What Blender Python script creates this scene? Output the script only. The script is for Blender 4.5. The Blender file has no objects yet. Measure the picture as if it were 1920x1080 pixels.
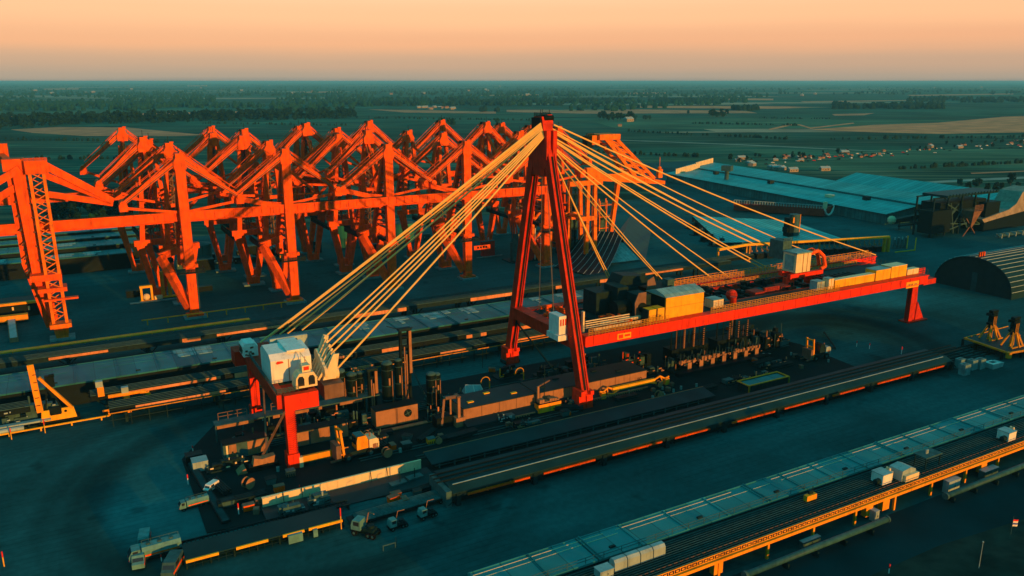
import bpy, bmesh, math, random
from mathutils import Vector, Matrix, noise as mnoise
R = math.radians
rnd = random.Random(7)
S = bpy.context.scene
col = S.collection

# ---------------------------------------------------------------- camera
HC, FPX = 100.0, 1500.0
PITCH = math.atan(388 / FPX)
HEAD = R(29)
cam = bpy.data.cameras.new('camera')
cam.lens = FPX / 1920 * 36
cam.sensor_width = 36
cam.clip_start = 1
cam.clip_end = 200000
camo = bpy.data.objects.new('camera', cam)
camo.location = (0, 0, HC)
camo.rotation_euler = (math.pi / 2 - PITCH, 0, -(HEAD))
col.objects.link(camo)
S.camera = camo

def _ray(px, py):
    u = (px - 960) / FPX; v = (540 - py) / FPX
    c, s = math.cos(PITCH), math.sin(PITCH)
    x, y, z = u, c + v * s, -s + v * c
    ch, sh = math.cos(HEAD), math.sin(HEAD)
    return Vector((x * ch + y * sh, -x * sh + y * ch, z))
def P(px, py, z=0.0):
    r = _ray(px, py); k = (z - HC) / r.z
    return Vector((r.x * k, r.y * k, z))
def PT(px, py, t):
    r = _ray(px, py); k = t / r.y
    return Vector((r.x * k, t, HC + r.z * k))

# ---------------------------------------------------------------- materials
MAT = {}
def M(name, rgb, rough=.65, metal=0.0, var=.25, scale=.35, streak=.25, rib=None, bump=0.0):
    m = bpy.data.materials.new(name); m.use_nodes = True
    nt = m.node_tree; N = nt.nodes; L = nt.links
    b = N['Principled BSDF']
    b.inputs['Roughness'].default_value = rough
    b.inputs['Metallic'].default_value = metal
    b.inputs['Specular IOR Level'].default_value = .5 if rough < .3 else .09
    geo = N.new('ShaderNodeNewGeometry')
    n1 = N.new('ShaderNodeTexNoise'); n1.inputs['Scale'].default_value = scale; n1.inputs['Detail'].default_value = 6
    L.new(geo.outputs['Position'], n1.inputs['Vector'])
    mp = N.new('ShaderNodeMapping'); mp.inputs['Scale'].default_value = (1.3, 1.3, .12)
    L.new(geo.outputs['Position'], mp.inputs['Vector'])
    n2 = N.new('ShaderNodeTexNoise'); n2.inputs['Scale'].default_value = .9; n2.inputs['Detail'].default_value = 4
    L.new(mp.outputs[0], n2.inputs['Vector'])
    r1 = N.new('ShaderNodeMapRange'); r1.inputs[1].default_value = .3; r1.inputs[2].default_value = .7
    r1.inputs[3].default_value = 1 - var; r1.inputs[4].default_value = 1 + var * .6
    L.new(n1.outputs[0], r1.inputs[0])
    r2 = N.new('ShaderNodeMapRange'); r2.inputs[1].default_value = .52; r2.inputs[2].default_value = .75
    r2.inputs[3].default_value = 1; r2.inputs[4].default_value = 1 - streak
    L.new(n2.outputs[0], r2.inputs[0])
    mu = N.new('ShaderNodeMath'); mu.operation = 'MULTIPLY'
    L.new(r1.outputs[0], mu.inputs[0]); L.new(r2.outputs[0], mu.inputs[1])
    last = mu
    if rib:                                   # rib = (axis vector, spacing in m, line share): seams between sheets
        ax, sp, share = rib
        dt = N.new('ShaderNodeVectorMath'); dt.operation = 'DOT_PRODUCT'; dt.inputs[1].default_value = ax
        L.new(geo.outputs['Position'], dt.inputs[0])
        dv = N.new('ShaderNodeMath'); dv.operation = 'DIVIDE'; dv.inputs[1].default_value = sp
        L.new(dt.outputs['Value'], dv.inputs[0])
        fr = N.new('ShaderNodeMath'); fr.operation = 'FRACT'; L.new(dv.outputs[0], fr.inputs[0])
        gt = N.new('ShaderNodeMapRange'); gt.inputs[1].default_value = share * .5; gt.inputs[2].default_value = share
        gt.inputs[3].default_value = .45; gt.inputs[4].default_value = 1
        L.new(fr.outputs[0], gt.inputs[0])
        fl = N.new('ShaderNodeMath'); fl.operation = 'FLOOR'; L.new(dv.outputs[0], fl.inputs[0])
        wn = N.new('ShaderNodeTexWhiteNoise'); wn.noise_dimensions = '1D'; L.new(fl.outputs[0], wn.inputs['W'])
        wr = N.new('ShaderNodeMapRange'); wr.inputs[3].default_value = .82; wr.inputs[4].default_value = 1.1
        L.new(wn.outputs['Value'], wr.inputs[0])
        m2 = N.new('ShaderNodeMath'); m2.operation = 'MULTIPLY'; L.new(gt.outputs[0], m2.inputs[0]); L.new(wr.outputs[0], m2.inputs[1])
        m3 = N.new('ShaderNodeMath'); m3.operation = 'MULTIPLY'; L.new(m2.outputs[0], m3.inputs[0]); L.new(mu.outputs[0], m3.inputs[1])
        last = m3
    vm = N.new('ShaderNodeVectorMath'); vm.operation = 'SCALE'; vm.inputs[0].default_value = rgb
    L.new(last.outputs[0], vm.inputs['Scale'])
    if streak:
        n4 = N.new('ShaderNodeTexNoise'); n4.inputs['Scale'].default_value = 1.7; n4.inputs['Detail'].default_value = 8; n4.inputs['Roughness'].default_value = .7
        mp4 = N.new('ShaderNodeMapping'); mp4.inputs['Scale'].default_value = (.7, .7, .22); mp4.inputs['Location'].default_value = (13, 7, 3)
        L.new(geo.outputs['Position'], mp4.inputs['Vector']); L.new(mp4.outputs[0], n4.inputs['Vector'])
        r4 = N.new('ShaderNodeMapRange'); r4.inputs[1].default_value = .56; r4.inputs[2].default_value = .72; r4.inputs[3].default_value = 0; r4.inputs[4].default_value = min(.75, streak*2.2)
        L.new(n4.outputs[0], r4.inputs[0])
        mx = N.new('ShaderNodeMix'); mx.data_type = 'RGBA'; mx.inputs['B'].default_value = (rgb[0]*.35+min(.02, rgb[0]*.5), rgb[1]*.30+min(.008, rgb[1]*.3), rgb[2]*.3+min(.004, rgb[2]*.2), 1)
        L.new(r4.outputs[0], mx.inputs['Factor']); L.new(vm.outputs[0], mx.inputs['A']); L.new(mx.outputs['Result'], b.inputs['Base Color'])
    else: L.new(vm.outputs[0], b.inputs['Base Color'])
    if bump:
        bp = N.new('ShaderNodeBump'); bp.inputs['Strength'].default_value = bump; bp.inputs['Distance'].default_value = .3
        L.new(n1.outputs[0], bp.inputs['Height']); L.new(bp.outputs[0], b.inputs['Normal'])
    MAT[name] = m
    return m
M('orange_paint', (.88, .100, .003), .6, var=.3, streak=.42)
M('burnt_amber', (.88, .185, .006), .6, var=.3, streak=.4)
M('amber_paint', (.88, .31, .012), .6, var=.2, streak=.25)
M('red_paint', (.60, .030, .006), .55, var=.28, streak=.4)
M('bright_red_paint', (.86, .036, .005), .5, var=.22, streak=.3)
M('yellow_paint', (.86, .41, .014), .55, var=.15, streak=.2)
M('deep_yellow_paint', (.62, .26, .012), .6, var=.25, streak=.3)
M('white_paint', (.78, .74, .66), .5, var=.12, streak=.2)
M('cream_paint', (.78, .60, .34), .5, var=.12, streak=.2)
M('salmon_tone', (.72, .27, .11), .6, var=.35, scale=.15, streak=.35)
M('tan_steel', (.36, .17, .08), .7, var=.2, streak=.25)
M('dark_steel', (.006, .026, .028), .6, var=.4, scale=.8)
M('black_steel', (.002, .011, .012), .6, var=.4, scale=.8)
M('grey_steel', (.045, .11, .11), .6, var=.3, scale=.6)
M('brown_steel', (.20, .11, .07), .65, var=.3)
M('light_metal', (.30, .40, .39), .45, .1, var=.2)
M('cable_steel', (.82, .50, .14), .55, var=.1, streak=0)
M('rope_steel', (.14, .13, .12), .6, var=.1, streak=0)
M('mid_teal', (.10, .26, .25), .5, var=.25, scale=.8)
M('concrete', (.14, .25, .25), .85, var=.3, scale=.6)
M('dark_concrete', (.03, .06, .065), .9, var=.35, scale=.25)
M('rubber', (.006, .008, .008), .85)
M('glass_dark', (.02, .025, .03), .12, 0, var=.1, streak=0)
M('safety_red', (.75, .03, .02), .5, var=.1, streak=0)
M('flag_blue', (.03, .08, .4), .7, var=.1, streak=0)
M('roof_shed', (.02, .165, .18), .5, .0, var=.3, scale=.12, streak=0, rib=((1, 0, 0), 6.1, .03))
M('roof_teal', (.03, .23, .235), .5, .0, var=.2, scale=.12, streak=0, rib=((1, 0, 0), 6.1, .05))
M('roof_panel', (.20, .36, .34), .45, .0, var=.3, scale=.5, streak=0, rib=((1, 0, 0), 2.0, .08))
M('roof_far', (.10, .42, .39), .55, .0, var=.22, scale=.05, streak=0, rib=((.113, .9936, 0), 4.6, .14))
M('roof_corrugated', (.09, .46, .43), .5, .0, var=.2, scale=.1, streak=0, rib=((.9936, -.113, 0), 3.4, .3))
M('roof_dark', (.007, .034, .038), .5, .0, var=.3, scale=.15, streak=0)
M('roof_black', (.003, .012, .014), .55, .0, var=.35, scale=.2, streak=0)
M('wall_teal', (.04, .17, .17), .6, var=.3, scale=.2, streak=.3, rib=((.113, .9936, 0), 3.5, .12))
M('pipe_teal', (.03, .105, .108), .5, var=.25, scale=.8)
M('timber_red', (.42, .04, .02), .7, var=.25)
M('bark', (.07, .05, .035), .9, var=.3, scale=2)
M('leaf_dark', (.006, .034, .026), .8, var=.5, scale=.15, streak=0)
M('leaf_mid', (.008, .060, .044), .8, var=.5, scale=.15, streak=0)
M('straw', (.95, .27, .11), .95, var=.35, scale=.02, streak=0)
M('straw_dull', (.75, .24, .11), .95, var=.35, scale=.02, streak=0)
M('track_dust', (.30, .31, .25), .95, var=.3, scale=.05, streak=0)
M('soil_bank', (.030, .034, .026), .95, var=.5, scale=.2, streak=0, bump=.6)
M('house_wall', (.30, .26, .20), .8, var=.3)
M('brick', (.36, .20, .13), .85, var=.3)
M('tile_roof', (.30, .13, .08), .8, var=.3)

# ---------------------------------------------------------------- mesh helpers
class MB:
    def __init__(s): s.v = []; s.f = []
    def add(s, vs, fs):
        o = len(s.v); s.v += [tuple(v) for v in vs]; s.f += [tuple(i + o for i in f) for f in fs]; return s
    def box(s, x0, x1, y0, y1, z0, z1):
        return s.add([(x0,y0,z0),(x1,y0,z0),(x1,y1,z0),(x0,y1,z0),(x0,y0,z1),(x1,y0,z1),(x1,y1,z1),(x0,y1,z1)],
                     [(0,3,2,1),(4,5,6,7),(0,1,5,4),(1,2,6,5),(2,3,7,6),(3,0,4,7)])
    def cbox(s, c, d, rz=0.0):
        co, si = math.cos(rz), math.sin(rz); hx, hy, hz = d[0]/2, d[1]/2, d[2]
        vs = []
        for z in (0, hz):
            for x, y in ((-hx,-hy),(hx,-hy),(hx,hy),(-hx,hy)):
                vs.append((c[0]+x*co-y*si, c[1]+x*si+y*co, c[2]+z))
        return s.add(vs, [(0,3,2,1),(4,5,6,7),(0,1,5,4),(1,2,6,5),(2,3,7,6),(3,0,4,7)])
    def frustum(s, p0, d0, p1, d1):            # four-sided tapered post, sections flat in x and y
        vs = []
        for p, d in ((p0, d0), (p1, d1)):
            for x, y in ((-1,-1),(1,-1),(1,1),(-1,1)):
                vs.append((p[0]+x*d[0]/2, p[1]+y*d[1]/2, p[2]))
        return s.add(vs, [(0,3,2,1),(4,5,6,7),(0,1,5,4),(1,2,6,5),(2,3,7,6),(3,0,4,7)])
    def bar(s, p, q, w, h=None, w2=None, h2=None):   # rectangular bar from p to q
        h = w if h is None else h; w2 = w if w2 is None else w2; h2 = h if h2 is None else h2
        p = Vector(p); q = Vector(q); d = (q - p).normalized()
        up = Vector((0,0,1)) if abs(d.z) < .97 else Vector((0,1,0))
        a = d.cross(up).normalized(); b = a.cross(d).normalized()
        vs = [c + a*(i*ww/2) + b*(j*hh/2) for c, ww, hh in ((p,w,h),(q,w2,h2)) for i, j in ((-1,-1),(1,-1),(1,1),(-1,1))]
        return s.add(vs, [(0,3,2,1),(4,5,6,7),(0,1,5,4),(1,2,6,5),(2,3,7,6),(3,0,4,7)])
    def tube(s, p, q, r, r2=None, n=8):
        r2 = r if r2 is None else r2
        p = Vector(p); q = Vector(q); d = (q - p).normalized()
        up = Vector((0,0,1)) if abs(d.z) < .97 else Vector((1,0,0))
        a = d.cross(up).normalized(); b = a.cross(d).normalized()
        vs = []
        for c, rr in ((p, r), (q, r2)):
            for i in range(n):
                t = 2*math.pi*i/n; vs.append(c + a*(rr*math.cos(t)) + b*(rr*math.sin(t)))
        fs = [(i, (i+1) % n, n+(i+1) % n, n+i) for i in range(n)] + [tuple(range(n))[::-1], tuple(range(n, 2*n))]
        return s.add(vs, fs)
    def path(s, pts, r, n=8):
        for a, b in zip(pts, pts[1:]): s.tube(a, b, r, n=n)
        return s
    def prism(s, pts, axis, a0, a1):           # polygon extruded along an axis: x -> (y,z), y -> (x,z), z -> (x,y)
        n = len(pts)
        def mk(a, p): return {'x': (a, p[0], p[1]), 'y': (p[0], a, p[1]), 'z': (p[0], p[1], a)}[axis]
        vs = [mk(a0, p) for p in pts] + [mk(a1, p) for p in pts]
        fs = [(i, (i+1) % n, n+(i+1) % n, n+i) for i in range(n)] + [tuple(range(n))[::-1], tuple(range(n, 2*n))]
        return s.add(vs, fs)
    def ball(s, c, r, n=8, sz=1.0):
        vs = [(c[0], c[1], c[2]+r*sz)]; m = n//2
        for i in range(1, m):
            ph = math.pi*i/m
            for j in range(n):
                t = 2*math.pi*j/n; vs.append((c[0]+r*math.sin(ph)*math.cos(t), c[1]+r*math.sin(ph)*math.sin(t), c[2]+r*sz*math.cos(ph)))
        vs.append((c[0], c[1], c[2]-r*sz)); e = len(vs)-1
        fs = [(0, 1+j, 1+(j+1) % n) for j in range(n)]
        for i in range(m-2):
            for j in range(n):
                a = 1+i*n+j; b = 1+i*n+(j+1) % n; fs.append((a, a+n, b+n, b))
        fs += [(e, 1+(m-2)*n+(j+1) % n, 1+(m-2)*n+j) for j in range(n)]
        return s.add(vs, fs)
    def rail(s, p, q, h=1.1, step=2.0, r=.06, rows=3):   # a handrail with posts
        p = Vector(p); q = Vector(q); d = q - p; n = max(1, int(round(d.length/step)))
        for i in range(n+1):
            a = p + d*(i/n); s.bar(a, a + Vector((0,0,h)), r*2)
        for k in range(rows):
            z = Vector((0,0,h*(k+1)/rows)); s.bar(p+z, q+z, r*2)
        return s
    def build(s, name, mat, parent=None, origin=None, smooth=False):
        me = bpy.data.meshes.new(name)
        if parent is not None: o0 = Vector(parent.get('_w', (0,0,0)))
        elif origin is not None: o0 = Vector(origin)
        else:
            xs = [v[0] for v in s.v]; ys = [v[1] for v in s.v]; zs = [v[2] for v in s.v]
            o0 = Vector(((min(xs)+max(xs))/2, (min(ys)+max(ys))/2, min(zs)))
        me.from_pydata([Vector(v) - o0 for v in s.v], [], s.f)
        bm = bmesh.new(); bm.from_mesh(me); bmesh.ops.recalc_face_normals(bm, faces=bm.faces); bm.to_mesh(me); bm.free()
        if smooth:
            for pl in me.polygons: pl.use_smooth = True
        me.materials.append(MAT[mat])
        o = bpy.data.objects.new(name, me); col.objects.link(o)
        if parent is not None:
            o.parent = parent; o['_w'] = tuple(o0)
        else:
            o.location = o0; o['_w'] = tuple(o0)
        return o
def tag(o, label=None, cat=None, group=None, kind=None):
    if label: o['label'] = label
    if cat: o['category'] = cat
    if group: o['group'] = group
    if kind: o['kind'] = kind
    return o
def thing(name, label, cat, loc=(0,0,0), group=None):
    o = bpy.data.objects.new(name, None); col.objects.link(o)
    o.empty_display_size = .5
    o.location = loc; o['_w'] = tuple(loc)
    return tag(o, label, cat, group)
def kids(o): return [c for c in bpy.data.objects if c.parent == o]
def copy_tree(o, loc=None, rz=None, label=None, parent=None, sc=None):
    c = o.copy(); col.objects.link(c); c.parent = parent
    if loc is not None: c.location = loc
    if rz is not None: c.rotation_euler = (0, 0, rz)
    if sc is not None: c.scale = (sc, sc, sc)
    if label: c['label'] = label
    for k in KIDS(o): copy_tree(k, parent=c)
    return c
def KIDS(o): return [c for c in o.children]
def sheet(name, poly, mat, z, label=None, kind='structure'):
    m = MB(); m.add([(p[0], p[1], z) for p in poly], [tuple(range(len(poly)))])
    return tag(m.build(name, mat, origin=(0,0,0)), label, kind=kind)
def each(name, mat, parent, boxes):                # one part per box
    for b in boxes: MB().box(*b).build(name, mat, parent)
ORD = ['first','second','third','fourth','fifth','sixth','seventh','eighth','ninth','tenth','eleventh','twelfth']
def words(text, loc, size, mat, parent, rz=0.0, depth=.02, name='lettering'):   # upright writing that faces -y
    cu = bpy.data.curves.new(name, 'FONT'); cu.body = text; cu.size = size; cu.extrude = depth
    o = bpy.data.objects.new(name, cu); col.objects.link(o); cu.materials.append(MAT[mat])
    bpy.context.view_layer.update()
    me = bpy.data.meshes.new_from_object(o.evaluated_get(bpy.context.evaluated_depsgraph_get())); bpy.data.objects.remove(o)
    me.transform(Matrix.Translation(Vector(loc) - Vector(parent['_w'])) @ Matrix.Rotation(math.pi/2, 4, 'X'))
    o = bpy.data.objects.new(name, me); col.objects.link(o); o.parent = parent; o['_w'] = parent['_w']
    return o

# ---------------------------------------------------------------- light and air
SUN_EL, SUN_AZ = R(5.2), R(12)        # the sun stands behind the camera, a little to the +x side
sd = Vector((math.sin(SUN_AZ)*math.cos(SUN_EL), -math.cos(SUN_AZ)*math.cos(SUN_EL), math.sin(SUN_EL)))
sl = bpy.data.lights.new('sun', 'SUN'); sl.energy = 5.0; sl.angle = R(.5); sl.color = (1, .41, .055)
so = bpy.data.objects.new('sun', sl); so.rotation_euler = sd.to_track_quat('Z', 'Y').to_euler(); so.location = sd*500; col.objects.link(so)
W = bpy.data.worlds.new('World'); S.world = W; W.use_nodes = True
nt = W.node_tree; N = nt.nodes; L = nt.links
bg = N['Background']; bg.inputs['Strength'].default_value = 1.0
sky = N.new('ShaderNodeTexSky'); sky.sky_type = 'NISHITA'; sky.sun_disc = False
sky.sun_elevation = SUN_EL; sky.sun_rotation = math.atan2(sd.x, sd.y)
tc = N.new('ShaderNodeTexCoord'); sp = N.new('ShaderNodeSeparateXYZ'); L.new(tc.outputs['Generated'], sp.inputs[0])
rp = N.new('ShaderNodeValToRGB'); cr = rp.color_ramp; cr.interpolation = 'EASE'
stops = [(.0, (.30, .29, .25)), (.004, (.40, .335, .265)), (.020, (.55, .36, .25)), (.045, (.86, .42, .23)), (.075, (1.0, .52, .27)), (.105, (1.0, .60, .33)),
         (.135, (.45, .45, .36)), (.20, (.02, .36, .40)), (1.0, (.0, .36, .43))]
while len(cr.elements) < len(stops): cr.elements.new(.5)
for e, (p, c) in zip(cr.elements, stops): e.position = p; e.color = (*c, 1)
sm = N.new('ShaderNodeMapping'); sm.inputs['Scale'].default_value = (1.6, 1.6, 26); L.new(tc.outputs['Generated'], sm.inputs['Vector'])
sn = N.new('ShaderNodeTexNoise'); sn.inputs['Scale'].default_value = 1.5; sn.inputs['Detail'].default_value = 5; L.new(sm.outputs[0], sn.inputs['Vector'])   # thin veils in the haze
sa = N.new('ShaderNodeMath'); sa.operation = 'MULTIPLY_ADD'; sa.inputs[1].default_value = .016; sa.inputs[2].default_value = -.008; L.new(sn.outputs[0], sa.inputs[0])
sb = N.new('ShaderNodeMath'); sb.operation = 'ADD'; L.new(sp.outputs['Z'], sb.inputs[0]); L.new(sa.outputs[0], sb.inputs[1])
L.new(sb.outputs[0], rp.inputs[0])
mxs = N.new('ShaderNodeMix'); mxs.data_type = 'RGBA'; mxs.blend_type = 'ADD'; mxs.inputs['Factor'].default_value = .02
az = N.new('ShaderNodeVectorMath'); az.operation = 'DOT_PRODUCT'; az.inputs[1].default_value = (math.sin(HEAD), math.cos(HEAD), 0)   # the warm band lies opposite the sun
L.new(tc.outputs['Generated'], az.inputs[0])
ar = N.new('ShaderNodeMapRange'); ar.interpolation_type = 'SMOOTHSTEP'; ar.inputs[1].default_value = .45; ar.inputs[2].default_value = .80; L.new(az.outputs['Value'], ar.inputs[0])
ot = N.new('ShaderNodeMix'); ot.data_type = 'RGBA'; ot.inputs['A'].default_value = (.03, .10, .12, 1)
hi = N.new('ShaderNodeMapRange'); hi.interpolation_type = 'SMOOTHSTEP'; hi.inputs[1].default_value = .10; hi.inputs[2].default_value = .35; L.new(sp.outputs['Z'], hi.inputs[0])
ot.inputs['B'].default_value = (.0, .36, .43, 1); L.new(hi.outputs[0], ot.inputs['Factor'])
zm = N.new('ShaderNodeMix'); zm.data_type = 'RGBA'; L.new(ar.outputs[0], zm.inputs['Factor']); L.new(ot.outputs['Result'], zm.inputs['A']); L.new(rp.outputs[0], zm.inputs['B'])
L.new(zm.outputs['Result'], mxs.inputs['A']); L.new(sky.outputs[0], mxs.inputs['B'])
L.new(mxs.outputs['Result'], bg.inputs['Color'])
S.view_settings.view_transform = 'Standard'; S.view_settings.look = 'None'
S.view_settings.exposure = 0; S.view_settings.gamma = 1

hz = MB().box(-40000, 40000, -6000, 60000, -1.5, 104)
hm = bpy.data.materials.new('haze_air'); hm.use_nodes = True; n = hm.node_tree.nodes
n.remove(n['Principled BSDF']); pv = n.new('ShaderNodeVolumePrincipled'); pv.inputs['Color'].default_value = (.19, .72, 1.0, 1)
pv.inputs['Density'].default_value = 5.8e-5; hm.node_tree.links.new(pv.outputs[0], n['Material Output'].inputs['Volume'])
MAT['haze_air'] = hm
tag(hz.build('haze', 'haze_air'), kind='stuff')
S.cycles.volume_bounces = 0 if hasattr(S, 'cycles') else 0

# ---------------------------------------------------------------- ground
def ground_mat():
    m = bpy.data.materials.new('field_ground'); m.use_nodes = True
    nt = m.node_tree; N = nt.nodes; L = nt.links; b = N['Principled BSDF']; b.inputs['Roughness'].default_value = .95; b.inputs['Specular IOR Level'].default_value = .05
    geo = N.new('ShaderNodeNewGeometry')
    mp = N.new('ShaderNodeMapping'); mp.vector_type = 'TEXTURE'; mp.inputs['Rotation'].default_value = (0, 0, -(HEAD) + R(4)); mp.inputs['Scale'].default_value = (1500, 330, 1)
    L.new(geo.outputs['Position'], mp.inputs['Vector'])
    vo = N.new('ShaderNodeTexVoronoi'); vo.inputs['Scale'].default_value = 1; vo.feature = 'F1'; vo.distance = 'CHEBYCHEV'
    L.new(mp.outputs[0], vo.inputs['Vector'])
    sx = N.new('ShaderNodeSeparateColor'); L.new(vo.outputs['Color'], sx.inputs[0])
    rr = N.new('ShaderNodeValToRGB'); e = rr.color_ramp; e.interpolation = 'CONSTANT'
    st = [(0, (.008, .085, .056)), (.22, (.004, .060, .040)), (.42, (.014, .110, .074)), (.58, (.006, .074, .052)), (.72, (.05, .13, .075)), (.84, (.005, .062, .044)), (.89, (.50, .30, .19))]
    while len(e.elements) < len(st): e.elements.new(.5)
    for x, (p, c) in zip(e.elements, st): x.position = p; x.color = (*c, 1)
    L.new(sx.outputs[0], rr.inputs[0])
    m2 = N.new('ShaderNodeMapping'); m2.vector_type = 'TEXTURE'; m2.inputs['Rotation'].default_value = (0, 0, -(HEAD)); m2.inputs['Scale'].default_value = (260, 14, 1)
    L.new(geo.outputs['Position'], m2.inputs['Vector'])
    ns = N.new('ShaderNodeTexNoise'); ns.inputs['Scale'].default_value = 1; ns.inputs['Detail'].default_value = 5
    L.new(m2.outputs[0], ns.inputs['Vector'])
    n3 = N.new('ShaderNodeTexNoise'); n3.inputs['Scale'].default_value = .006; n3.inputs['Detail'].default_value = 6
    L.new(geo.outputs['Position'], n3.inputs['Vector'])
    ad = N.new('ShaderNodeMath'); ad.operation = 'ADD'; L.new(ns.outputs[0], ad.inputs[0]); L.new(n3.outputs[0], ad.inputs[1])
    mr = N.new('ShaderNodeMapRange'); mr.inputs[1].default_value = .75; mr.inputs[2].default_value = 1.25; mr.inputs[3].default_value = .45; mr.inputs[4].default_value = 1.6
    L.new(ad.outputs[0], mr.inputs[0])
    br = N.new('ShaderNodeMapRange'); br.inputs[1].default_value = .50; br.inputs[2].default_value = .72; br.inputs[3].default_value = 0; br.inputs[4].default_value = .75; L.new(ns.outputs[0], br.inputs[0])
    bm_ = N.new('ShaderNodeMix'); bm_.data_type = 'RGBA'; bm_.inputs['B'].default_value = (.15, .14, .075, 1); L.new(br.outputs[0], bm_.inputs['Factor']); L.new(rr.outputs[0], bm_.inputs['A'])   # drier mown strips
    sc = N.new('ShaderNodeVectorMath'); sc.operation = 'SCALE'; L.new(bm_.outputs['Result'], sc.inputs[0]); L.new(mr.outputs[0], sc.inputs['Scale'])
    L.new(sc.outputs[0], b.inputs['Base Color'])
    MAT['field_ground'] = m
ground_mat()
def yard_mat():
    m = bpy.data.materials.new('yard_asphalt'); m.use_nodes = True
    nt = m.node_tree; N = nt.nodes; L = nt.links; b = N['Principled BSDF']; b.inputs['Roughness'].default_value = .85; b.inputs['Specular IOR Level'].default_value = .03
    geo = N.new('ShaderNodeNewGeometry'); pos = geo.outputs['Position']
    def noise(s, det=6, vec=None):
        n = N.new('ShaderNodeTexNoise'); n.inputs['Scale'].default_value = s; n.inputs['Detail'].default_value = det; L.new(vec or pos, n.inputs['Vector']); return n.outputs[0]
    def mrange(x, a, b_, c, d):
        r = N.new('ShaderNodeMapRange'); r.interpolation_type = 'SMOOTHSTEP'
        for i, v in enumerate((a, b_, c, d)): r.inputs[i+1].default_value = v
        L.new(x, r.inputs[0]); return r.outputs[0]
    def op(o, a, c):
        k = N.new('ShaderNodeMath'); k.operation = o
        for i, v in enumerate((a, c)):
            if isinstance(v, (int, float)): k.inputs[i].default_value = v
            else: L.new(v, k.inputs[i])
        return k.outputs[0]
    val = mrange(noise(.02), .35, .65, .75, 1.25)
    mp = N.new('ShaderNodeMapping'); mp.inputs['Scale'].default_value = (.012, .22, 1); L.new(pos, mp.inputs['Vector'])
    val = op('MULTIPLY', val, mrange(noise(1, 2, mp.outputs[0]), .35, .68, 1.06, .92))       # wheel wear along the lanes
    val = op('MULTIPLY', val, mrange(noise(.6, 8), .3, .7, .88, 1.1))
    wob = op('MULTIPLY', op('SUBTRACT', noise(.03, 2), .5), 6)
    for cx, cy, rad, wd, dk in ((45, 196, 51, 5, .55), (258, 200, 36, 6, .5), (45, 196, 60, 2.5, .8), (258, 200, 26, 2.5, .75), (40, 196, 66, 4, .8), (290, 190, 40, 6, .8), (60, 330, 70, 9, .85)):   # turning circles rubbed dark by tyres
        d = N.new('ShaderNodeVectorMath'); d.operation = 'DISTANCE'; d.inputs[1].default_value = (cx, cy, 0); L.new(pos, d.inputs[0])
        k = op('ABSOLUTE', op('SUBTRACT', op('ADD', d.outputs['Value'], wob), rad), 0)
        val = op('MULTIPLY', val, mrange(k, wd*.3, wd*1.5, dk, 1))
    for cx, cy, rad in ((22, 199, 34), (255, 205, 26), (330, 250, 40)):                      # dusty ground inside the turning circles
        d = N.new('ShaderNodeVectorMath'); d.operation = 'DISTANCE'; d.inputs[1].default_value = (cx, cy, 0); L.new(pos, d.inputs[0])
        k = op('ADD', d.outputs['Value'], wob); val = op('MULTIPLY', val, mrange(k, rad*.6, rad, 1.7, 1))
    wv = N.new('ShaderNodeTexWave'); wv.wave_type = 'BANDS'; wv.bands_direction = 'Y'; wv.inputs['Scale'].default_value = .16; wv.inputs['Distortion'].default_value = 9; wv.inputs['Detail'].default_value = 2; wv.inputs['Detail Scale'].default_value = .05
    L.new(pos, wv.inputs['Vector']); tr = mrange(wv.outputs['Fac'], .0, .12, .80, 1)
    msk = mrange(noise(.025, 3), .45, .6, 1, 0); val = op('MULTIPLY', val, op('MAXIMUM', tr, msk))   # wheel tracks
    vp = N.new('ShaderNodeTexVoronoi'); vp.feature = 'F1'; vp.distance = 'CHEBYCHEV'; vp.inputs['Scale'].default_value = .05; L.new(pos, vp.inputs['Vector'])
    vs = N.new('ShaderNodeSeparateColor'); L.new(vp.outputs['Color'], vs.inputs[0]); val = op('MULTIPLY', val, mrange(vs.outputs[0], 0, 1, .95, 1.05))   # patched areas
    val = op('MULTIPLY', val, mrange(noise(.08, 3), .62, .72, 1, .6))                         # oil patches
    sc = N.new('ShaderNodeVectorMath'); sc.operation = 'SCALE'; sc.inputs[0].default_value = (.014, .080, .084); L.new(val, sc.inputs['Scale'])
    L.new(sc.outputs[0], b.inputs['Base Color']); MAT['yard_asphalt'] = m
yard_mat()
g = MB()
for i in range(-3, 5):
    for j in range(-1, 6):
        x0, y0 = i*10000, j*10000 - 5000
        g.add([(x0, y0, 0), (x0+10000, y0, 0), (x0+10000, y0+10000, 0), (x0, y0+10000, 0)], [(0, 1, 2, 3)])
tag(g.build('ground', 'field_ground', origin=(0,0,0)), kind='structure')
yard = [(-420, 84), (640, 84), (760, 300), (760, 420), (690, 470), (720, 800), (610, 810), (470, 560), (300, 540), (200, 560), (-420, 560)]
sheet('yard_pavement', yard, 'yard_asphalt', .02)
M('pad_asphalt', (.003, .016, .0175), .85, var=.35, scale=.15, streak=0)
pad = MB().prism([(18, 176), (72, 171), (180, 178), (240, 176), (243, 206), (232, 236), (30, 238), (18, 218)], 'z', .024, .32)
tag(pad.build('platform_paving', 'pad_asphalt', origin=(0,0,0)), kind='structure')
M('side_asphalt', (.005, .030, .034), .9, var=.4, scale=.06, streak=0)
sheet('side_pavement', [(60, 70), (420, 70), (420, 106), (60, 106)], 'side_asphalt', .028)
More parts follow.
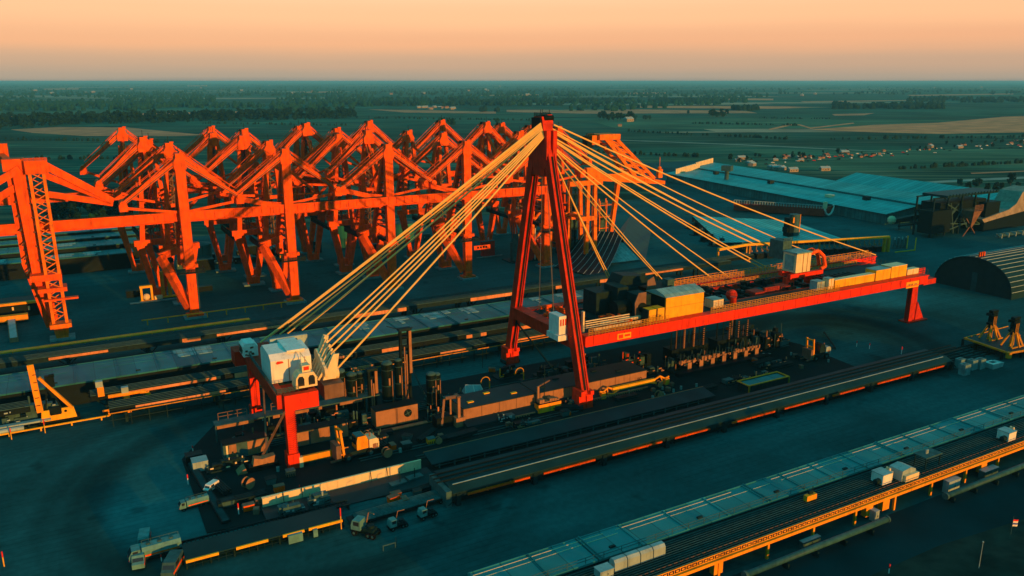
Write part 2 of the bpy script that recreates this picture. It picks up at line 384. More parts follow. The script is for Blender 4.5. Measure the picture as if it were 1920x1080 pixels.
# fields of stubble, tracks and roads seen beyond the yard
def pxsheet(name, pts, mat, z=.06): sheet(name, [P(x, y, z) for x, y in pts], mat, z)
pxsheet('stubble_field', [(1520, 243), (1640, 234), (1760, 230), (1880, 219), (2050, 212), (2050, 246), (1920, 248), (1760, 251), (1640, 248)], 'straw')
pxsheet('stubble_field', [(20, 243), (110, 238), (240, 239), (330, 248), (385, 253), (330, 255), (160, 255), (60, 249)], 'straw_dull')
pxsheet('stubble_field', [(950, 206), (1200, 205), (1400, 208), (1420, 212), (1100, 213), (950, 210)], 'straw_dull')
pxsheet('stubble_field', [(1180, 198), (1440, 199), (1560, 201), (1440, 204), (1200, 202)], 'straw')
pxsheet('stubble_field', [(1345, 184), (1450, 185), (1450, 188), (1350, 187)], 'straw')
pxsheet('stubble_field', [(250, 213), (480, 208), (490, 211), (270, 216)], 'straw')
pxsheet('stubble_field', [(-20, 219), (125, 216), (130, 219), (-20, 223)], 'straw_dull')
pxsheet('stubble_field', [(690, 205), (930, 209), (930, 213), (760, 211)], 'straw_dull')
for pts in ([(80, 166), (150, 164), (148, 168), (85, 169)], [(170, 154), (215, 153), (212, 156), (172, 156)], [(350, 160), (390, 159.5), (388, 161.5), (352, 162)],
            [(1175, 174), (1250, 173), (1248, 176), (1180, 176.5)], [(560, 172), (640, 171), (636, 173.5), (566, 174)], [(1560, 214), (1640, 212), (1620, 216), (1565, 217)],
            [(1500, 190), (1720, 187), (1720, 189), (1510, 192)], [(1700, 178), (1900, 175), (1900, 177), (1710, 180)], [(900, 178), (1010, 177), (1010, 179), (905, 180)]):
    pxsheet('stubble_field', pts, 'straw' if pts[0][0] % 20 else 'straw_dull', .08)
pxsheet('dirt_track', [(1655, 346), (1740, 340), (1830, 335), (1990, 328), (1990, 332), (1830, 339), (1740, 344), (1658, 349)], 'track_dust', .09)
pxsheet('dirt_track', [(1820, 324), (1990, 317), (1990, 319), (1822, 326)], 'straw_dull', .09)
pxsheet('dirt_track', [(1160, 262), (1400, 271), (1650, 283), (1650, 284), (1400, 272.5), (1160, 263)], 'track_dust', .09)
pxsheet('dirt_track', [(1440, 242), (1480, 233), (1500, 233), (1520, 239), (1600, 230), (1602, 231.5), (1520, 241.5), (1498, 235), (1484, 235), (1445, 244)], 'straw', .1)
# earth bank behind the near conveyors, its crest outside the frame; only a corner shows
bank = MB()
nx, ny = 70, 10
hs = {}
for i in range(nx+1):
    for j in range(ny+1):
        x = 60 + i*5.0; y = 92 - j*5.0 - max(0, (x-160))*.10
        h = 3.4*math.sin(min(1, j/4)*math.pi/2) * (0 if i == 0 else 1) * (1 if j < 8 else (10-j)/2)
        h += mnoise.noise(Vector((x*.09, y*.09, 3)))*.9*(1 if 0 < j < 10 else 0)
        hs[i, j] = len(bank.v); bank.v.append((x, y, max(h, .03)))
for i in range(nx):
    for j in range(ny):
        bank.f.append((hs[i,j], hs[i,j+1], hs[i+1,j+1], hs[i+1,j]))
tag(bank.build('earth_bank', 'soil_bank', origin=(0,0,0), smooth=True), kind='structure')

# ---------------------------------------------------------------- trees and woods
def crown_mesh(mb, c, r, h, nclump, nleaf, rr, leaf):
    for k in range(nclump):
        a = rr.uniform(0, 6.28); q = rr.random()**.6*r*.75; zz = rr.uniform(.12, .95)
        q *= (1 - .55*max(0, zz-.5)*2*.8)
        cc = Vector((c[0]+q*math.cos(a), c[1]+q*math.sin(a), c[2]+zz*h)); cr_ = r*rr.uniform(.22, .42)
        for i in range(nleaf):
            d = Vector((rr.gauss(0,1), rr.gauss(0,1), rr.gauss(0,.8)))
            d = d.normalized()*cr_*rr.uniform(.55, 1.05)
            p = cc + d; n = (d.normalized() + Vector((rr.uniform(-.6,.6), rr.uniform(-.6,.6), rr.uniform(-.2,.7)))).normalized()
            t = n.orthogonal().normalized(); b = n.cross(t); s = leaf*rr.uniform(.6, 1.3)
            th = rr.uniform(0, 6.28); u = (t*math.cos(th)+b*math.sin(th))*s; v = (b*math.cos(th)-t*math.sin(th))*s*.8
            mb.add([p-u-v, p+u-v*.6, p+u*.7+v, p-u*.8+v*.9], [(0,1,2,3)])
def tree_proto(i, h, r, mat, nclump=14, nleaf=26):
    rr = random.Random(100+i)
    t = thing('tree', 'tree', 'tree', (0, 0, -500), 'trees scattered over the fields')
    t['_w'] = (0, 0, 0)
    m = MB(); m.tube((0,0,-.3), (.2,.1,h*.45), h*.028, h*.016, 7)
    for k in range(5):
        a = k*1.25+rr.random(); m.tube((.12,.06,h*rr.uniform(.25,.4)), (math.cos(a)*r*.55, math.sin(a)*r*.55, h*rr.uniform(.5,.75)), h*.012, h*.004, 5)
    m.build('trunk', 'bark', t)
    c = MB(); crown_mesh(c, (0,0,h*.2), r, h*.8, nclump, nleaf, rr, r*.17); c.build('crown', mat, t)
    return t
protos = [tree_proto(0, 17, 7, 'leaf_dark'), tree_proto(1, 14, 7.5, 'leaf_mid'), tree_proto(2, 20, 8, 'leaf_dark', 18)]
used = [False]*3
def put_tree(p, sc, label, group):
    k = rnd.randrange(3)
    if not used[k]:
        used[k] = True; o = protos[k]; o.location = p; o['label'] = label; o.scale = (sc,)*3
    else: o = copy_tree(protos[k], loc=p, rz=rnd.uniform(0, 6.28), label=label, sc=sc)
    o['group'] = group
    return o
for i in range(13): put_tree(P(1124+i*5.6+rnd.uniform(-2, 2), 226+rnd.uniform(-2, 2)), rnd.uniform(.9, 1.3), 'dark tree of the long clump on the open field behind the mast top', 'trees of the long clump behind the mast')
for i in range(3): put_tree(P(1208+i*5, 225+rnd.uniform(-1, 1)), .8, 'dark tree of the small clump beside the long clump', 'trees of the small clump')
for i in range(7): put_tree(P(1331+i*5.2, 219+rnd.uniform(-2, 2)), 1.1, 'tree of the square copse standing alone on pale field', 'trees of the square copse')
for i in range(4): put_tree(P(828+i*7, 238+rnd.uniform(-3, 3)), rnd.uniform(1, 1.4), 'dark tree of the clump on the field behind the orange cranes', 'trees of the clump behind the cranes')
put_tree(P(932, 235), 1.1, 'lone dark tree on the field beyond the last orange crane', 'lone trees')
put_tree(P(1290, 215), .8, 'lone tree at the end of a pale field strip', 'lone trees')
for i in range(16): put_tree(P(104+i*8.5+rnd.uniform(-4, 4), 412+rnd.uniform(-16, 16)), rnd.uniform(.55, .95), 'dark bushy tree behind the orange girder near the lattice tower', 'trees behind the lattice tower')
for i in range(9): put_tree(P(1795+i*14+rnd.uniform(-5, 5), 352+rnd.uniform(-6, 10)), rnd.uniform(.4, .6), 'small dark tree behind the dark steel plant', 'small trees behind the dark plant')
def wood(name, pts, hr, leafs, seed, mat, rr_):
    rr = random.Random(seed); m = MB()
    for p in pts:
        h = rr.uniform(*hr); r = h*rr.uniform(.34, .5)
        if rr_ == 0:
            crown_mesh(m, (p.x, p.y, 0), r, h, 5, leafs, rr, r*.3)
        else:
            n = 7; o = len(m.v)
            for k in range(3):
                z = h*(.08, .55, .86)[k]; q = r*(.9, 1.0, .6)[k]
                for j in range(n): a = 6.283*j/n; s = q*rr.uniform(.75, 1.2); m.v.append((p.x+s*math.cos(a), p.y+s*math.sin(a), z*rr.uniform(.9, 1.08)))
            m.v.append((p.x+rr.uniform(-1,1), p.y+rr.uniform(-1,1), h))
            for k in range(2):
                for j in range(n): m.f.append((o+k*n+j, o+k*n+(j+1) % n, o+(k+1)*n+(j+1) % n, o+(k+1)*n+j))
            for j in range(n): m.f.append((o+2*n+j, o+2*n+(j+1) % n, o+3*n))
    return tag(m.build(name, mat, origin=(0,0,0)), kind='stuff')
pts = []
for i in range(520):
    x = rnd.uniform(-30, 665); y = 237 - .022*max(0, x) - rnd.random()*8 + (6 if x < 200 and rnd.random() < .4 else 0)*(1-x/200 if x > 0 else 1)
    pts.append(P(x, y))
wood('treeline', pts, (16, 27), 9, 11, 'leaf_dark', 0)
pts = []
while len(pts) < 2600:
    x = rnd.uniform(-60, 1980); y = 155 + 55*rnd.random()**1.6
    dens = mnoise.noise(Vector((x*.004, y*.09, 1.7))) + (.35 if x < 700 else (.05 if x < 1250 else -.18)) - (.5 if y > 204 else 0)
    if y < 174 and rnd.random() < .65: continue
    if 190 < y < 199 and 640 < x < 1360: dens += .6
    if 198 < y < 209 and x < 620: dens += .35
    if y > 209 and not (1560 < x < 1680): continue
    if dens > .1: pts.append(P(x, y))
wood('forest', pts, (14, 24), 0, 12, 'leaf_mid', 1)

pts = []
for x0, x1, ya, yb, n in ((1050, 1335, 189, 195, 420), (640, 1060, 188, 199, 420), (1560, 1770, 197, 205, 260), (1330, 1930, 166, 178, 420), (1700, 1930, 186, 193, 200), (700, 1330, 160, 182, 500), (860, 960, 206, 210, 40), (1370, 1420, 205, 208, 24)):
    for i in range(n):
        x = rnd.uniform(x0, x1); y = rnd.uniform(ya, yb)
        if mnoise.noise(Vector((x*.012, y*.16, 4.2))) > -.12 or n > 600: pts.append(P(x, y))
wood('forest_belt', pts, (13, 22), 0, 14, 'leaf_dark', 1)

pts = []
for (xa, ya), (xb, yb), n in (((1180, 247), (1480, 262), 60), ((1300, 232), (1500, 236), 40), ((700, 222), (1000, 226), 60), ((1560, 262), (1920, 258), 60), ((0, 262), (330, 268), 50), ((60, 300), (340, 296), 40), ((1100, 286), (1330, 296), 30), ((1680, 318), (1920, 306), 44), ((1420, 222), (1560, 224), 30), ((380, 232), (660, 236), 50)):
    for i in range(n):
        f = i/n+rnd.uniform(-.01, .01)
        if rnd.random() < .8: pts.append(P(xa+(xb-xa)*f, ya+(yb-ya)*f+rnd.uniform(-.3, .3)))
wood('hedgerow', pts, (3, 7), 0, 15, 'leaf_dark', 1)

# ---------------------------------------------------------------- the field of orange gantry towers
GZ = 42.5
def tower_top(t, y0=0.0, mat='orange_paint', z0=27.0, top=70.0):
    m = MB(); m.frustum((-1.2, y0+19, z0), (3.0, 3.0), (-.3, y0+4.2, top-4), (2.0, 2.2)); m.build('back_leg', mat, t)
    m = MB()
    for k in range(12):
        za = z0+3+k*(top-z0-10)/12; zb = z0+3+(k+1)*(top-z0-10)/12
        ya = y0+19 - (za-z0)/(top-4-z0)*14.8; yb = y0+19-(zb-z0)/(top-4-z0)*14.8
        if k % 2: m.bar((0, y0+1.5, za), (0, yb-1, zb), .5)
        else: m.bar((0, ya-1, za), (0, y0+1.5, zb), .5)
        m.box(-1.1, .9, y0+1.8, min(ya, y0+15)-1.2, za-.2, za+.15)
    m.tube((.5, y0+3.2, z0), (.3, y0+3.0, top-8), .35, n=6); m.tube((-.6, y0+4.0, z0), (-.4, y0+3.4, top-8), .25, n=6)
    m.build('lattice', 'brown_steel', t)
    h = MB(); h.prism([(-2.4, top-5.6), (2.4, top-5.6), (2.7, top-2.9), (1.7, top-.8), (1.7, top+1.0), (-1.5, top+1.0), (-1.5, top-.8), (-2.7, top-2.9)], 'y', y0-1.9, y0+1.9)
    h.box(-1.6, 1.6, y0+1.9, y0+6.5, top-4.5, top-.5)
    h.box(.4, 2.1, y0-.6, y0+.6, top+1.0, top+1.5)
    hd = h.build('head', mat, t)
    s = MB(); s.tube((-1.2, y0+4.5, top-.5), (1.2, y0+4.5, top-.5), 1.5, n=12); s.tube((0, y0, top+1.2), (0, y0, top+4), .12, n=5); s.build('sheave', 'dark_steel', hd)
def tower_arms(t, y0, span, jz, top, mat='orange_paint', lower=False, sides=(-1, 1)):
    for sx in sides:
        m = MB()
        m.bar((sx*1.4, y0+2.4, 46), (sx*(span-1.5), y0+2.4, jz-2.4), .8, 1.1); m.tube((sx*1.2, y0+.2, top+.6), (sx*(span-1), y0+.2, jz+3.4), .13, n=5); m.tube((sx*1.2, y0+4.6, top+.6), (sx*(span-1), y0+4.6, jz+3.2), .13, n=5)
        for yy, w in ((y0-.6, 1.3), (y0+5.2, 1.0)):
            m.bar((sx*2.2, yy, top-3.2), (sx*span, yy, jz), w, 1.9, w*.8, 1.5)
        m.bar((sx*2.4, y0-1.0, top-.9), (sx*(span-2), y0-1.0, jz+1.9), .38, .38)
        for f in (.3, .6, .9):
            x = sx*(2.6+(span-2.6)*f); z = top-3.2+(jz-top+3.2)*f
            m.bar((x, y0-.6, z), (x, y0+5.2, z), .7)
        a = m.build('arm', mat, t)
        g = MB(); g.bar((sx*2.2, y0-1.28, top-3.7), (sx*span, y0-1.18, jz-.4), .1, .42); g.bar((sx*3, y0+2.2, top-3.8), (sx*span, y0+2.2, jz-.3), .16); g.build('shade_line', 'brown_steel', a)  # brown bar paints the arm's shaded side; second bar is a thin rod
        k = MB(); k.tube((sx*span, y0-2, jz), (sx*span, y0+6, jz), 1.3, n=10); k.box(sx*span-1.6, sx*span+1.6, y0-1.2, y0+5, jz-3.2, jz-.4); k.build('joint', mat, a)
    if lower:
        m = MB(); m.bar((-span, y0+.5, jz-1), (-2.0, y0+.5, GZ+2.2), 1.6, 2.2); m.build('lower_arm', mat, t)
def front_tower(lower):
    t = thing('gantry_tower', 'x', 'gantry', (0, 0, 0), 'orange gantry towers')
    m = MB(); m.frustum((0, 0, 1.2), (3.6, 3.2), (0, 0, 65), (4.0, 3.0))
    m.box(-3.0, 3.0, -2.3, 2.3, 22.5, 24.0); m.box(-3.4, 3.4, -2.6, 2.6, .9, 1.7)
    c = m.build('column', 'orange_paint', t)
    f = MB(); f.rail((-5.5, -3.6, 20.6), (5.5, -3.6, 20.6), 1.2, 1.6, .09); f.rail((5.5, -3.6, 20.6), (5.5, 3.2, 20.6), 1.2, 1.7, .09); f.box(-5.6, 5.6, -3.8, -2.0, 20.2, 20.5); f.box(3, 5.6, -1.9, 3.4, 20.2, 20.5); f.build('platform', 'dark_steel', c)
    g = MB(); [g.box(1.95, 2.55, -.4-.0, .4, 3+k*.8, 3.08+k*.8) for k in range(20)]; g.bar((2.45, -.4, 2.5), (2.45, -.4, 20), .1); g.bar((2.45, .4, 2.5), (2.45, .4, 20), .1); g.build('ladder', 'grey_steel', c)
    m = MB(); m.frustum((-1.2, 19, 27), (3, 3), (-1.2, 19, 20), (3, 3)); m.bar((-10, 13.5, 25.5), (-1.8, 1.0, 4), 2.6, 3.2); m.bar((-10.6, 16, 25), (0, 18, 27.5), 2.2, 3); m.build('brace', 'orange_paint', t)
    b = MB(); b.box(-4.5, 4.5, -3.5, 3.5, .03, .9); b.build('base_pad', 'concrete', t)
    tower_top(t); tower_arms(t, 0, 23, 51.5, 70, lower=lower)
    return t
def rear_tower(kind=0):
    t = thing('gantry_tower', 'x', 'gantry', (0, 0, 0), 'orange gantry towers')
    for sx in (-1, 1):
        m = MB(); m.frustum((sx*1.5, 0, 1.0), (1.9, 2.8), (sx*6.2, 0, 26), (3.6, 2.7)); l = m.build('leg', 'orange_paint', t)
        m = MB(); m.box(sx*1.5-1.7, sx*1.5+1.2, -2.05, 2.05, .9, 4.2); m.build('foot', 'orange_paint', l)
        m = MB(); m.frustum((sx*5.0, 0, 26), (2.2, 2.2), (sx*1.8, 0, 66), (1.6, 2.0)); m.build('post', 'orange_paint', t)
    each('crossbeam', 'orange_paint', t, [(-8.6, 8.6, -1.4, 1.4, 25.4, 28.0), (-4.2, 4.2, -1.0, 1.0, 45, 46.6)])
    m = MB()
    for k in range(9):
        za, zb = 28+k*4, 32+k*4; w = 4.6-k*.36; m.bar((-w if k % 2 else w, .2, za), (w-.36 if k % 2 else -w+.36, .2, zb), .42)
    m.build('web', 'brown_steel', t)
    b = MB(); b.box(-5.2, 5.2, -3.2, 3.2, .03, .8); b.build('base_pad', 'concrete', t)
    tower_top(t, (0, -1.5, 1.5)[kind], top=(72.5, 74.0, 71.0)[kind]); tower_arms(t, (0, -.8, .9)[kind], (22.5, 20.0, 23.5)[kind], (53.0, 55.5, 50.0)[kind], (72.5, 74.0, 71.0)[kind], sides=((-1, 1), (-1, 1), (-1,))[kind])
    if kind == 1: m = MB(); m.bar((0, .6, 70), (0, -15, 56), 1.2, 1.6); m.bar((0, -15, 56), (0, -1, 47), .9, 1.2); m.build('jib', 'orange_paint', t)
    if kind == 2: m = MB(); m.bar((5, .4, 28.5), (22, 1.0, 46), 1.1, 1.5); m.bar((22, 1.0, 46), (2.6, .4, 63), .9, 1.2); m.bar((21, 1, 46), (3, .5, 46), .7); m.build('jib', 'orange_paint', t)
    m = MB(); m.bar((0, -1.5, 23.5), (3.6, -23, 21.5), 1.5, 1.9); m.rail((-.6, -1.5, 24.5), (3.0, -23, 22.5), 1.1, 3, .08); m.build('tie_beam', 'dark_steel', t)
    return t
XC = [41.5, 86, 135, 177, 227]
fA, fB = front_tower(False), front_tower(True)
RT = [rear_tower(k) for k in range(3)]; rT = RT[0]
uA = uB = False; uR = [False]*3
yn = [361, 364, 366, 367, 371]
for i, x in enumerate(XC):
    lab = 'orange gantry tower with plain column, %s of the front row' % ['first from the lattice tower', 'second', 'third', 'fourth', 'last, seen behind the red mast'][i]
    loc = (x, yn[i], 0)
    if i in (0, 4):
        if not uA: fA.location = loc; fA['label'] = lab; uA = True
        else: copy_tree(fA, loc=loc, label=lab)
    else:
        if not uB: fB.location = loc; fB['label'] = lab; uB = True
        else: copy_tree(fB, loc=loc, label=lab)
ROWS = [27, 44, 62, 82, 106]
for i, x in enumerate(XC):
    for j, d in enumerate(ROWS):
        if (i, j) in ((0, 3), (3, 3), (3, 1), (4, 1), (4, 3)): continue
        loc = (x - .15*d + [3.5, -3, 4, -4.5, 2][j], yn[i] + d, 0)
        lab = 'orange splay legged gantry tower, %s row back in the %s tower line' % (['second', 'third', 'fourth', 'fifth', 'sixth'][j], ORD[i])
        k = (i*2+j) % 3
        if not uR[k]: uR[k] = True; o = RT[k]; o.location = loc; o['label'] = lab
        else: o = copy_tree(RT[k], loc=loc, label=lab)
        o.rotation_euler = (0, 0, (.0, .05, -.04, .03, -.06)[(i+j) % 5])
        o.scale = (1, 1, 1.0 + .006*j + .008*(i % 3))
for d in (40, 66, 96):
    copy_tree(rT, loc=(266-.15*d, 372+d, 0), label='orange splay legged gantry tower behind the red mast, %s row of the end line' % {40: 'near', 66: 'middle', 96: 'far'}[d])
def runway(name, x0, x1, y, z, lab):
    t = thing(name, lab, 'girder', (x0, y, z))
    m = MB(); m.box(x0, x1, y-.5, y+.5, z, z+3.2); m.box(x0, x1, y-1.2, y+1.2, z+3.2, z+3.6); m.box(x0, x1, y-1.0, y+1.0, z-.35, z); m.build('beam', 'orange_paint', t)
    m = MB(); n = int((x1-x0)/4)
    for k in range(n): xx = x0+k*4+1; m.box(xx, xx+.18, y-.95, y-.52, z+.1, z+3.1)
    m.build('stiffener', 'orange_paint', t)
    m = MB(); m.box(x0, x1, y-.12, y+.12, z+3.604, z+3.95); m.build('rail', 'dark_steel', t)
runway('runway_girder', -75, 232, 364.6, GZ, 'long orange runway girder through the front row of towers')
runway('runway_girder', -75, 232, 368.9, GZ-1.2, 'lower orange runway girder just behind the front one')
runway('runway_girder', -95, 236, 446, GZ+1, 'long orange runway girder through the rear rows of towers')

# lattice tower at the near end of the towers
LX, LY = -9.4, 354.5
t = thing('lattice_tower', 'orange tower with open lattice front leg at the end of the runway girders', 'gantry', (LX, LY, 0))
m = MB(); b0, b1 = (LX-2.6, LY, 9), (LX-3.0, LY, 66)
for sx in (-1, 1):
    m.bar((LX+sx*2.3, LY-1.8, 7), (LX+sx*2.3-.6, LY-1.8, 66), 1.1, 1.1)
    m.bar((LX+sx*2.3, LY+1.8, 7), (LX+sx*2.3-.6, LY+1.8, 66), .9, .9)
for k in range(22):
    za, zb = 8+k*2.65, 8+(k+1)*2.65; q = -1 if k % 2 else 1
    m.bar((LX-q*2.2-.01*k, LY-1.8, za), (LX+q*2.2-.01*k, LY-1.8, zb), .36)
    m.bar((LX+q*2.2-.01*k, LY+1.8, za), (LX-q*2.2-.01*k, LY+1.8, zb), .3)
m.build('lattice_leg', 'burnt_amber', t)
m = MB(); m.frustum((LX-1.5, LY+9, 1), (2.6, 2.2), (LX-5, LY+5, 26), (5, 3)); m.frustum((LX-5, LY+5, 26), (4.4, 3.2), (LX-6.6, LY+4, 67), (4.2, 3.2)); m.build('rear_leg', 'orange_paint', t)
m = MB(); m.frustum((LX-4.5, LY+17, 1), (2.4, 2.2), (LX-9, LY+12, 30), (3.4, 2.6)); m.frustum((LX-9, LY+12, 30), (3.0, 2.6), (LX-9.6, LY+8, 68), (2.6, 2.4)); m.build('rear_leg', 'orange_paint', t)
m = MB()
for k in range(15):
    za, zb = 24+k*2.8, 26.8+k*2.8
    m.bar((LX-2.6, LY+4-(k % 2)*3, za), (LX-4.2, LY+1+(k % 2)*3, zb), .4); m.bar((LX-9.2, LY+10-(k % 2)*5, za), (LX-6.5, LY+5+(k % 2)*5, zb), .4)
m.build('web', 'brown_steel', t)
m = MB(); m.box(LX-6, LX+4, LY-3.2, LY+4, 20, 21.6); m.box(LX-4.5, LX+7.5, LY-3.6, LY-1, 16.6, 17.3); m.box(LX-8, LX+2.8, LY-2.4, LY+6, 24.5, 27.0); m.build('collar', 'orange_paint', t)
m = MB(); m.box(LX-3.8, LX+3.8, LY-3.2, LY+3.0, 5.2, 6.8); m.frustum((LX, LY, .8), (4.2, 3), (LX, LY, 5.2), (5.6, 3.4)); m.build('foot', 'burnt_amber', t)
m = MB(); m.box(LX-4.2, LX+3.4, LY-2.6, LY+3, 66, 71); m.box(LX-11.5, LX-4.4, LY+2, LY+9, 67, 71.5); m.prism([(LX-16, 70), (LX-10, 70), (LX-10, 76), (LX-16, 76)], 'y', LY+24, LY+28); m.bar((LX-10, LY+8, 70), (LX-13, LY+26, 71), 2.4, 3); m.rail((LX-4.2, LY-2.6, 71), (LX+3.4, LY-2.6, 71), 1, 1.2, .08); m.build('head', 'orange_paint', t)
m = MB()
for dy, dz, w in ((-1.5, 69, 1.0), (2, 65, 2.0), (8, 57, 2.0)):
    m.bar((LX+2, LY+dy, dz), (15, LY+7+dy*.4, 53-(69-dz)*.12), w, 2.4)
m.bar((LX+2.5, LY-1, 70.5), (13, LY+5, 56), .4)
m.build('arm', 'orange_paint', t)
m = MB()
for dy, dz in ((1, 68), (6, 62)): m.bar((LX-6, LY+dy, dz), (-44, LY+dy, dz-17), 2.0, 2.6)
m.build('arm', 'orange_paint', t)
m = MB(); m.box(LX-4.5, LX+4.5, LY-3, LY+4, .03, .8); m.build('base_pad', 'concrete', t)

# boom crane at the far end of the towers
t = thing('boom_crane', 'amber crane with raised lattice boom behind the stay cables', 'crane', (257, 369, 0))
for x, y in ((252.5, 369), (258.5, 369), (253, 388), (262, 388)):
    m = MB(); m.frustum((x, y, .1), (2.2, 2.0), (x+(254.5-x)*.25, y, 47), (1.9, 1.7)); m.build('leg', 'burnt_amber', t)
m = MB(); m.box(247, 258.6, 367.9, 370.2, 24, 26.5); m.box(249, 258.6, 387, 389, 24, 26); m.bar((253, 370, 25), (253, 387, 25), 1.6, 2); m.box(240, 262, 367.6, 370.4, 44, 46.6); m.build('crossbeam', 'burnt_amber', t)
m = MB(); m.prism([(253, 46.6), (308, 41), (308, 43), (285, 47.5), (281, 50), (272, 49), (263, 49.5), (258, 53.5), (252, 53.5)], 'y', 369.4, 371.6); m.bar((262, 377, 47), (300, 377, 44), 1.5, 2); 
for k in range(6): m.bar((264+k*6, 371.6, 47-k*.5), (264+k*6, 377, 47-k*.5), .8)
m.build('girder', 'burnt_amber', t)
m = MB()
for y in (368.5, 377):
    m.bar((286, y, 46), (262.5, y, 70), 1.5, 1.8); m.bar((299, y, 45), (271, y, 68.5), 1.5, 1.8)
for k in range(7):
    f = k/6; a = Vector((286-23.5*f, 0, 46+24*f)); b = Vector((299-28*f, 0, 45+23.5*f))
    for y in (368.5, 377): m.bar((a.x, y, a.z), (b.x, y, b.z), .8)
    m.bar((a.x, 368.5, a.z), (a.x, 377, a.z), .8)
    if k < 6:
        a2 = Vector((286-23.5*(f+1/6), 0, 46+24*(f+1/6))); m.bar((b.x, 368.5, b.z), (a2.x, 368.5, a2.z), .6)
bo = m.build('boom', 'burnt_amber', t)
m = MB(); m.box(258.5, 272.5, 366.8, 378.6, 68.5, 71.5); m.box(255, 260, 369, 376, 66, 71); m.build('boom_head', 'burnt_amber', bo)
m = MB(); m.box(252.5, 256.4, 370, 375, 64.5, 70.5); m.rail((251, 369, 71), (256, 369, 71), 1.2, 1.2, .1); m.build('sheave_block', 'black_steel', bo)
m = MB(); m.frustum((277, 382, .1), (2.2, 2.2), (279, 376, 46), (2.4, 2.4)); m.build('leg', 'burnt_amber', t)
m = MB(); m.box(303, 306, 369.6, 372, 45, 50); m.tube((304.5, 370.8, 50), (304.5, 370.8, 57), .15, n=5); m.ball((304.5, 370.8, 50.6), 1.2); m.build('trolley', 'burnt_amber', t)
t = thing('braced_tower', 'amber steel tower with diagonal braces behind the red mast' , 'tower', (236, 392, 0))
m = MB()
for x in (231, 243):
    m.bar((x, 392, .1), (x, 392, 53), 1.5)
m.build('post', 'burnt_amber', t)
m = MB(); m.bar((231, 392, 22), (243, 392, 34), 1.2); m.bar((243, 392, 34), (231, 392, 46), 1.2); m.bar((231, 392, 10), (243, 392, 22), 1.2); m.build('diagonal', 'burnt_amber', t)
m = MB(); m.box(228, 250, 391, 393, 33, 35); m.box(229, 246, 391, 393, 46, 47.4); m.rail((229, 391, 47.4), (246, 391, 47.4), 1.2, 1.6, .1); m.box(243, 262, 390.5, 393.5, 21, 23); m.build('crossbeam', 'burnt_amber', t)
for k, (x, y, h, lab) in enumerate(((246, 402, 40, 'slim'), (266, 405, 36, 'short'), (284, 398, 30, 'squat'))):
    t = thing('pipe_rack', '%s dark rack of pipes and vessels behind the amber crane legs' % lab, 'pipe rack', (x, y, 0), 'pipe racks behind the amber crane')
    m = MB(); [m.bar((x+a, y+b, .1), (x+a, y+b, h), .6) for a in (-5, 0, 5) for b in (-4, 4)]; [m.box(x-5.4, x+5.4, y-4.4, y+4.4, z, z+.4) for z in range(6, h, 7)]; m.build('frame', 'burnt_amber' if k == 2 else 'dark_steel', t)
    m = MB(); rr = random.Random(k); [m.tube((x+rr.uniform(-4, 4), y+rr.uniform(-3.5, 3.5), 1), (x+rr.uniform(-4, 4), y+rr.uniform(-3.5, 3.5), h*rr.uniform(.5, 1.0)), .5, n=8) for _ in range(6)]; m.build('pipe', 'grey_steel', t)
    m = MB(); m.tube((x-2, y-1, 2), (x-2, y-1, h*.6), 2.2, n=14); m.tube((x+2.6, y+1, 7), (x+2.6, y+1, h*.8), 1.3, n=12); m.build('vessel', 'grey_steel', t)

# ---------------------------------------------------------------- the red cable-stayed crane
C = thing('stayed_crane', 'tall red A-frame crane with orange stay cables and long red deck', 'crane', (134, 218, 0))
AX = 134.0
for nm, y0, y1, sg in (('near', 195.6, 218.0, -1), ('far', 243.0, 226.0, 1)):
    m = MB(); m.frustum((AX, y0, 4.6), (2.9, 2.9), (AX, y1, 79), (2.6, 2.8))
    def at_(z, y0=y0, y1=y1): return y0 + (y1-y0)*(z-4.6)/74.4
    for sx in (-1.22, 1.18):
        m.bar((AX+sx, at_(5)-1.65, 5), (AX+sx*.95, at_(78)-1.6, 78), .5, .6)
    leg = m.build('leg', 'red_paint', C)
    m = MB(); m.bar((AX+.1, at_(6)-1.5, 6), (AX+.1, at_(77)-1.45, 77), .7, .3); m.build('groove_shade', 'black_steel', leg)  # black bar paints the shade inside the leg's groove
    m = MB(); m.prism([(y0-2.3, .3), (y0+2.5, .3), (y0+1.9, 4.7), (y0-1.9, 4.7)], 'x', AX-2.7, AX+2.4); m.box(AX-.15, AX+.1, y0-2.5, y0-2.1, .5, 4.6)
    m.box(AX-2.6, AX-1.2, y0-3.0, y0+2, 4.7, 6.4); m.box(AX+1.2, AX+2.4, y0-2.6, y0+2, 4.7, 6.0)
    m.build('foot_block', 'bright_red_paint', leg)
    m = MB(); [m.tube((AX+x, y0-1.9, .75), (AX+x, y0+1.9, .75), .7, n=12) for x in (-2.6, -1, 1, 2.4)]; m.build('wheel', 'dark_steel', leg)
m = MB()
m.prism([(216.2, 76), (228, 76), (225.4, 86), (224.2, 89.2), (219.4, 89.2), (218.4, 86)], 'x', AX-1.75, AX+1.75)
m.box(AX-1.9, AX-.4, 216.0, 217.0, 77, 85); m.box(AX+.5, AX+1.9, 215.95, 217.0, 77, 85)
m.prism([(218.6, 86.4), (221.2, 86.4), (221.0, 89.8), (219.4, 89.8)], 'x', AX+.4, AX+2.1)
hd = m.build('head', 'red_paint', C)
m = MB(); m.tube((AX-.9, 219.7, 88.7), (AX+2.4, 219.7, 88.7), 1.0, n=12); m.tube((AX-1.5, 223.2, 88.4), (AX+1, 223.2, 88.4), 1.0, n=12)
for q in ((-1.2, 221), (.3, 222.5), (1.4, 220)): m.tube((AX+q[0], q[1], 89), (AX+q[0], q[1], 91.3), .09, n=5)
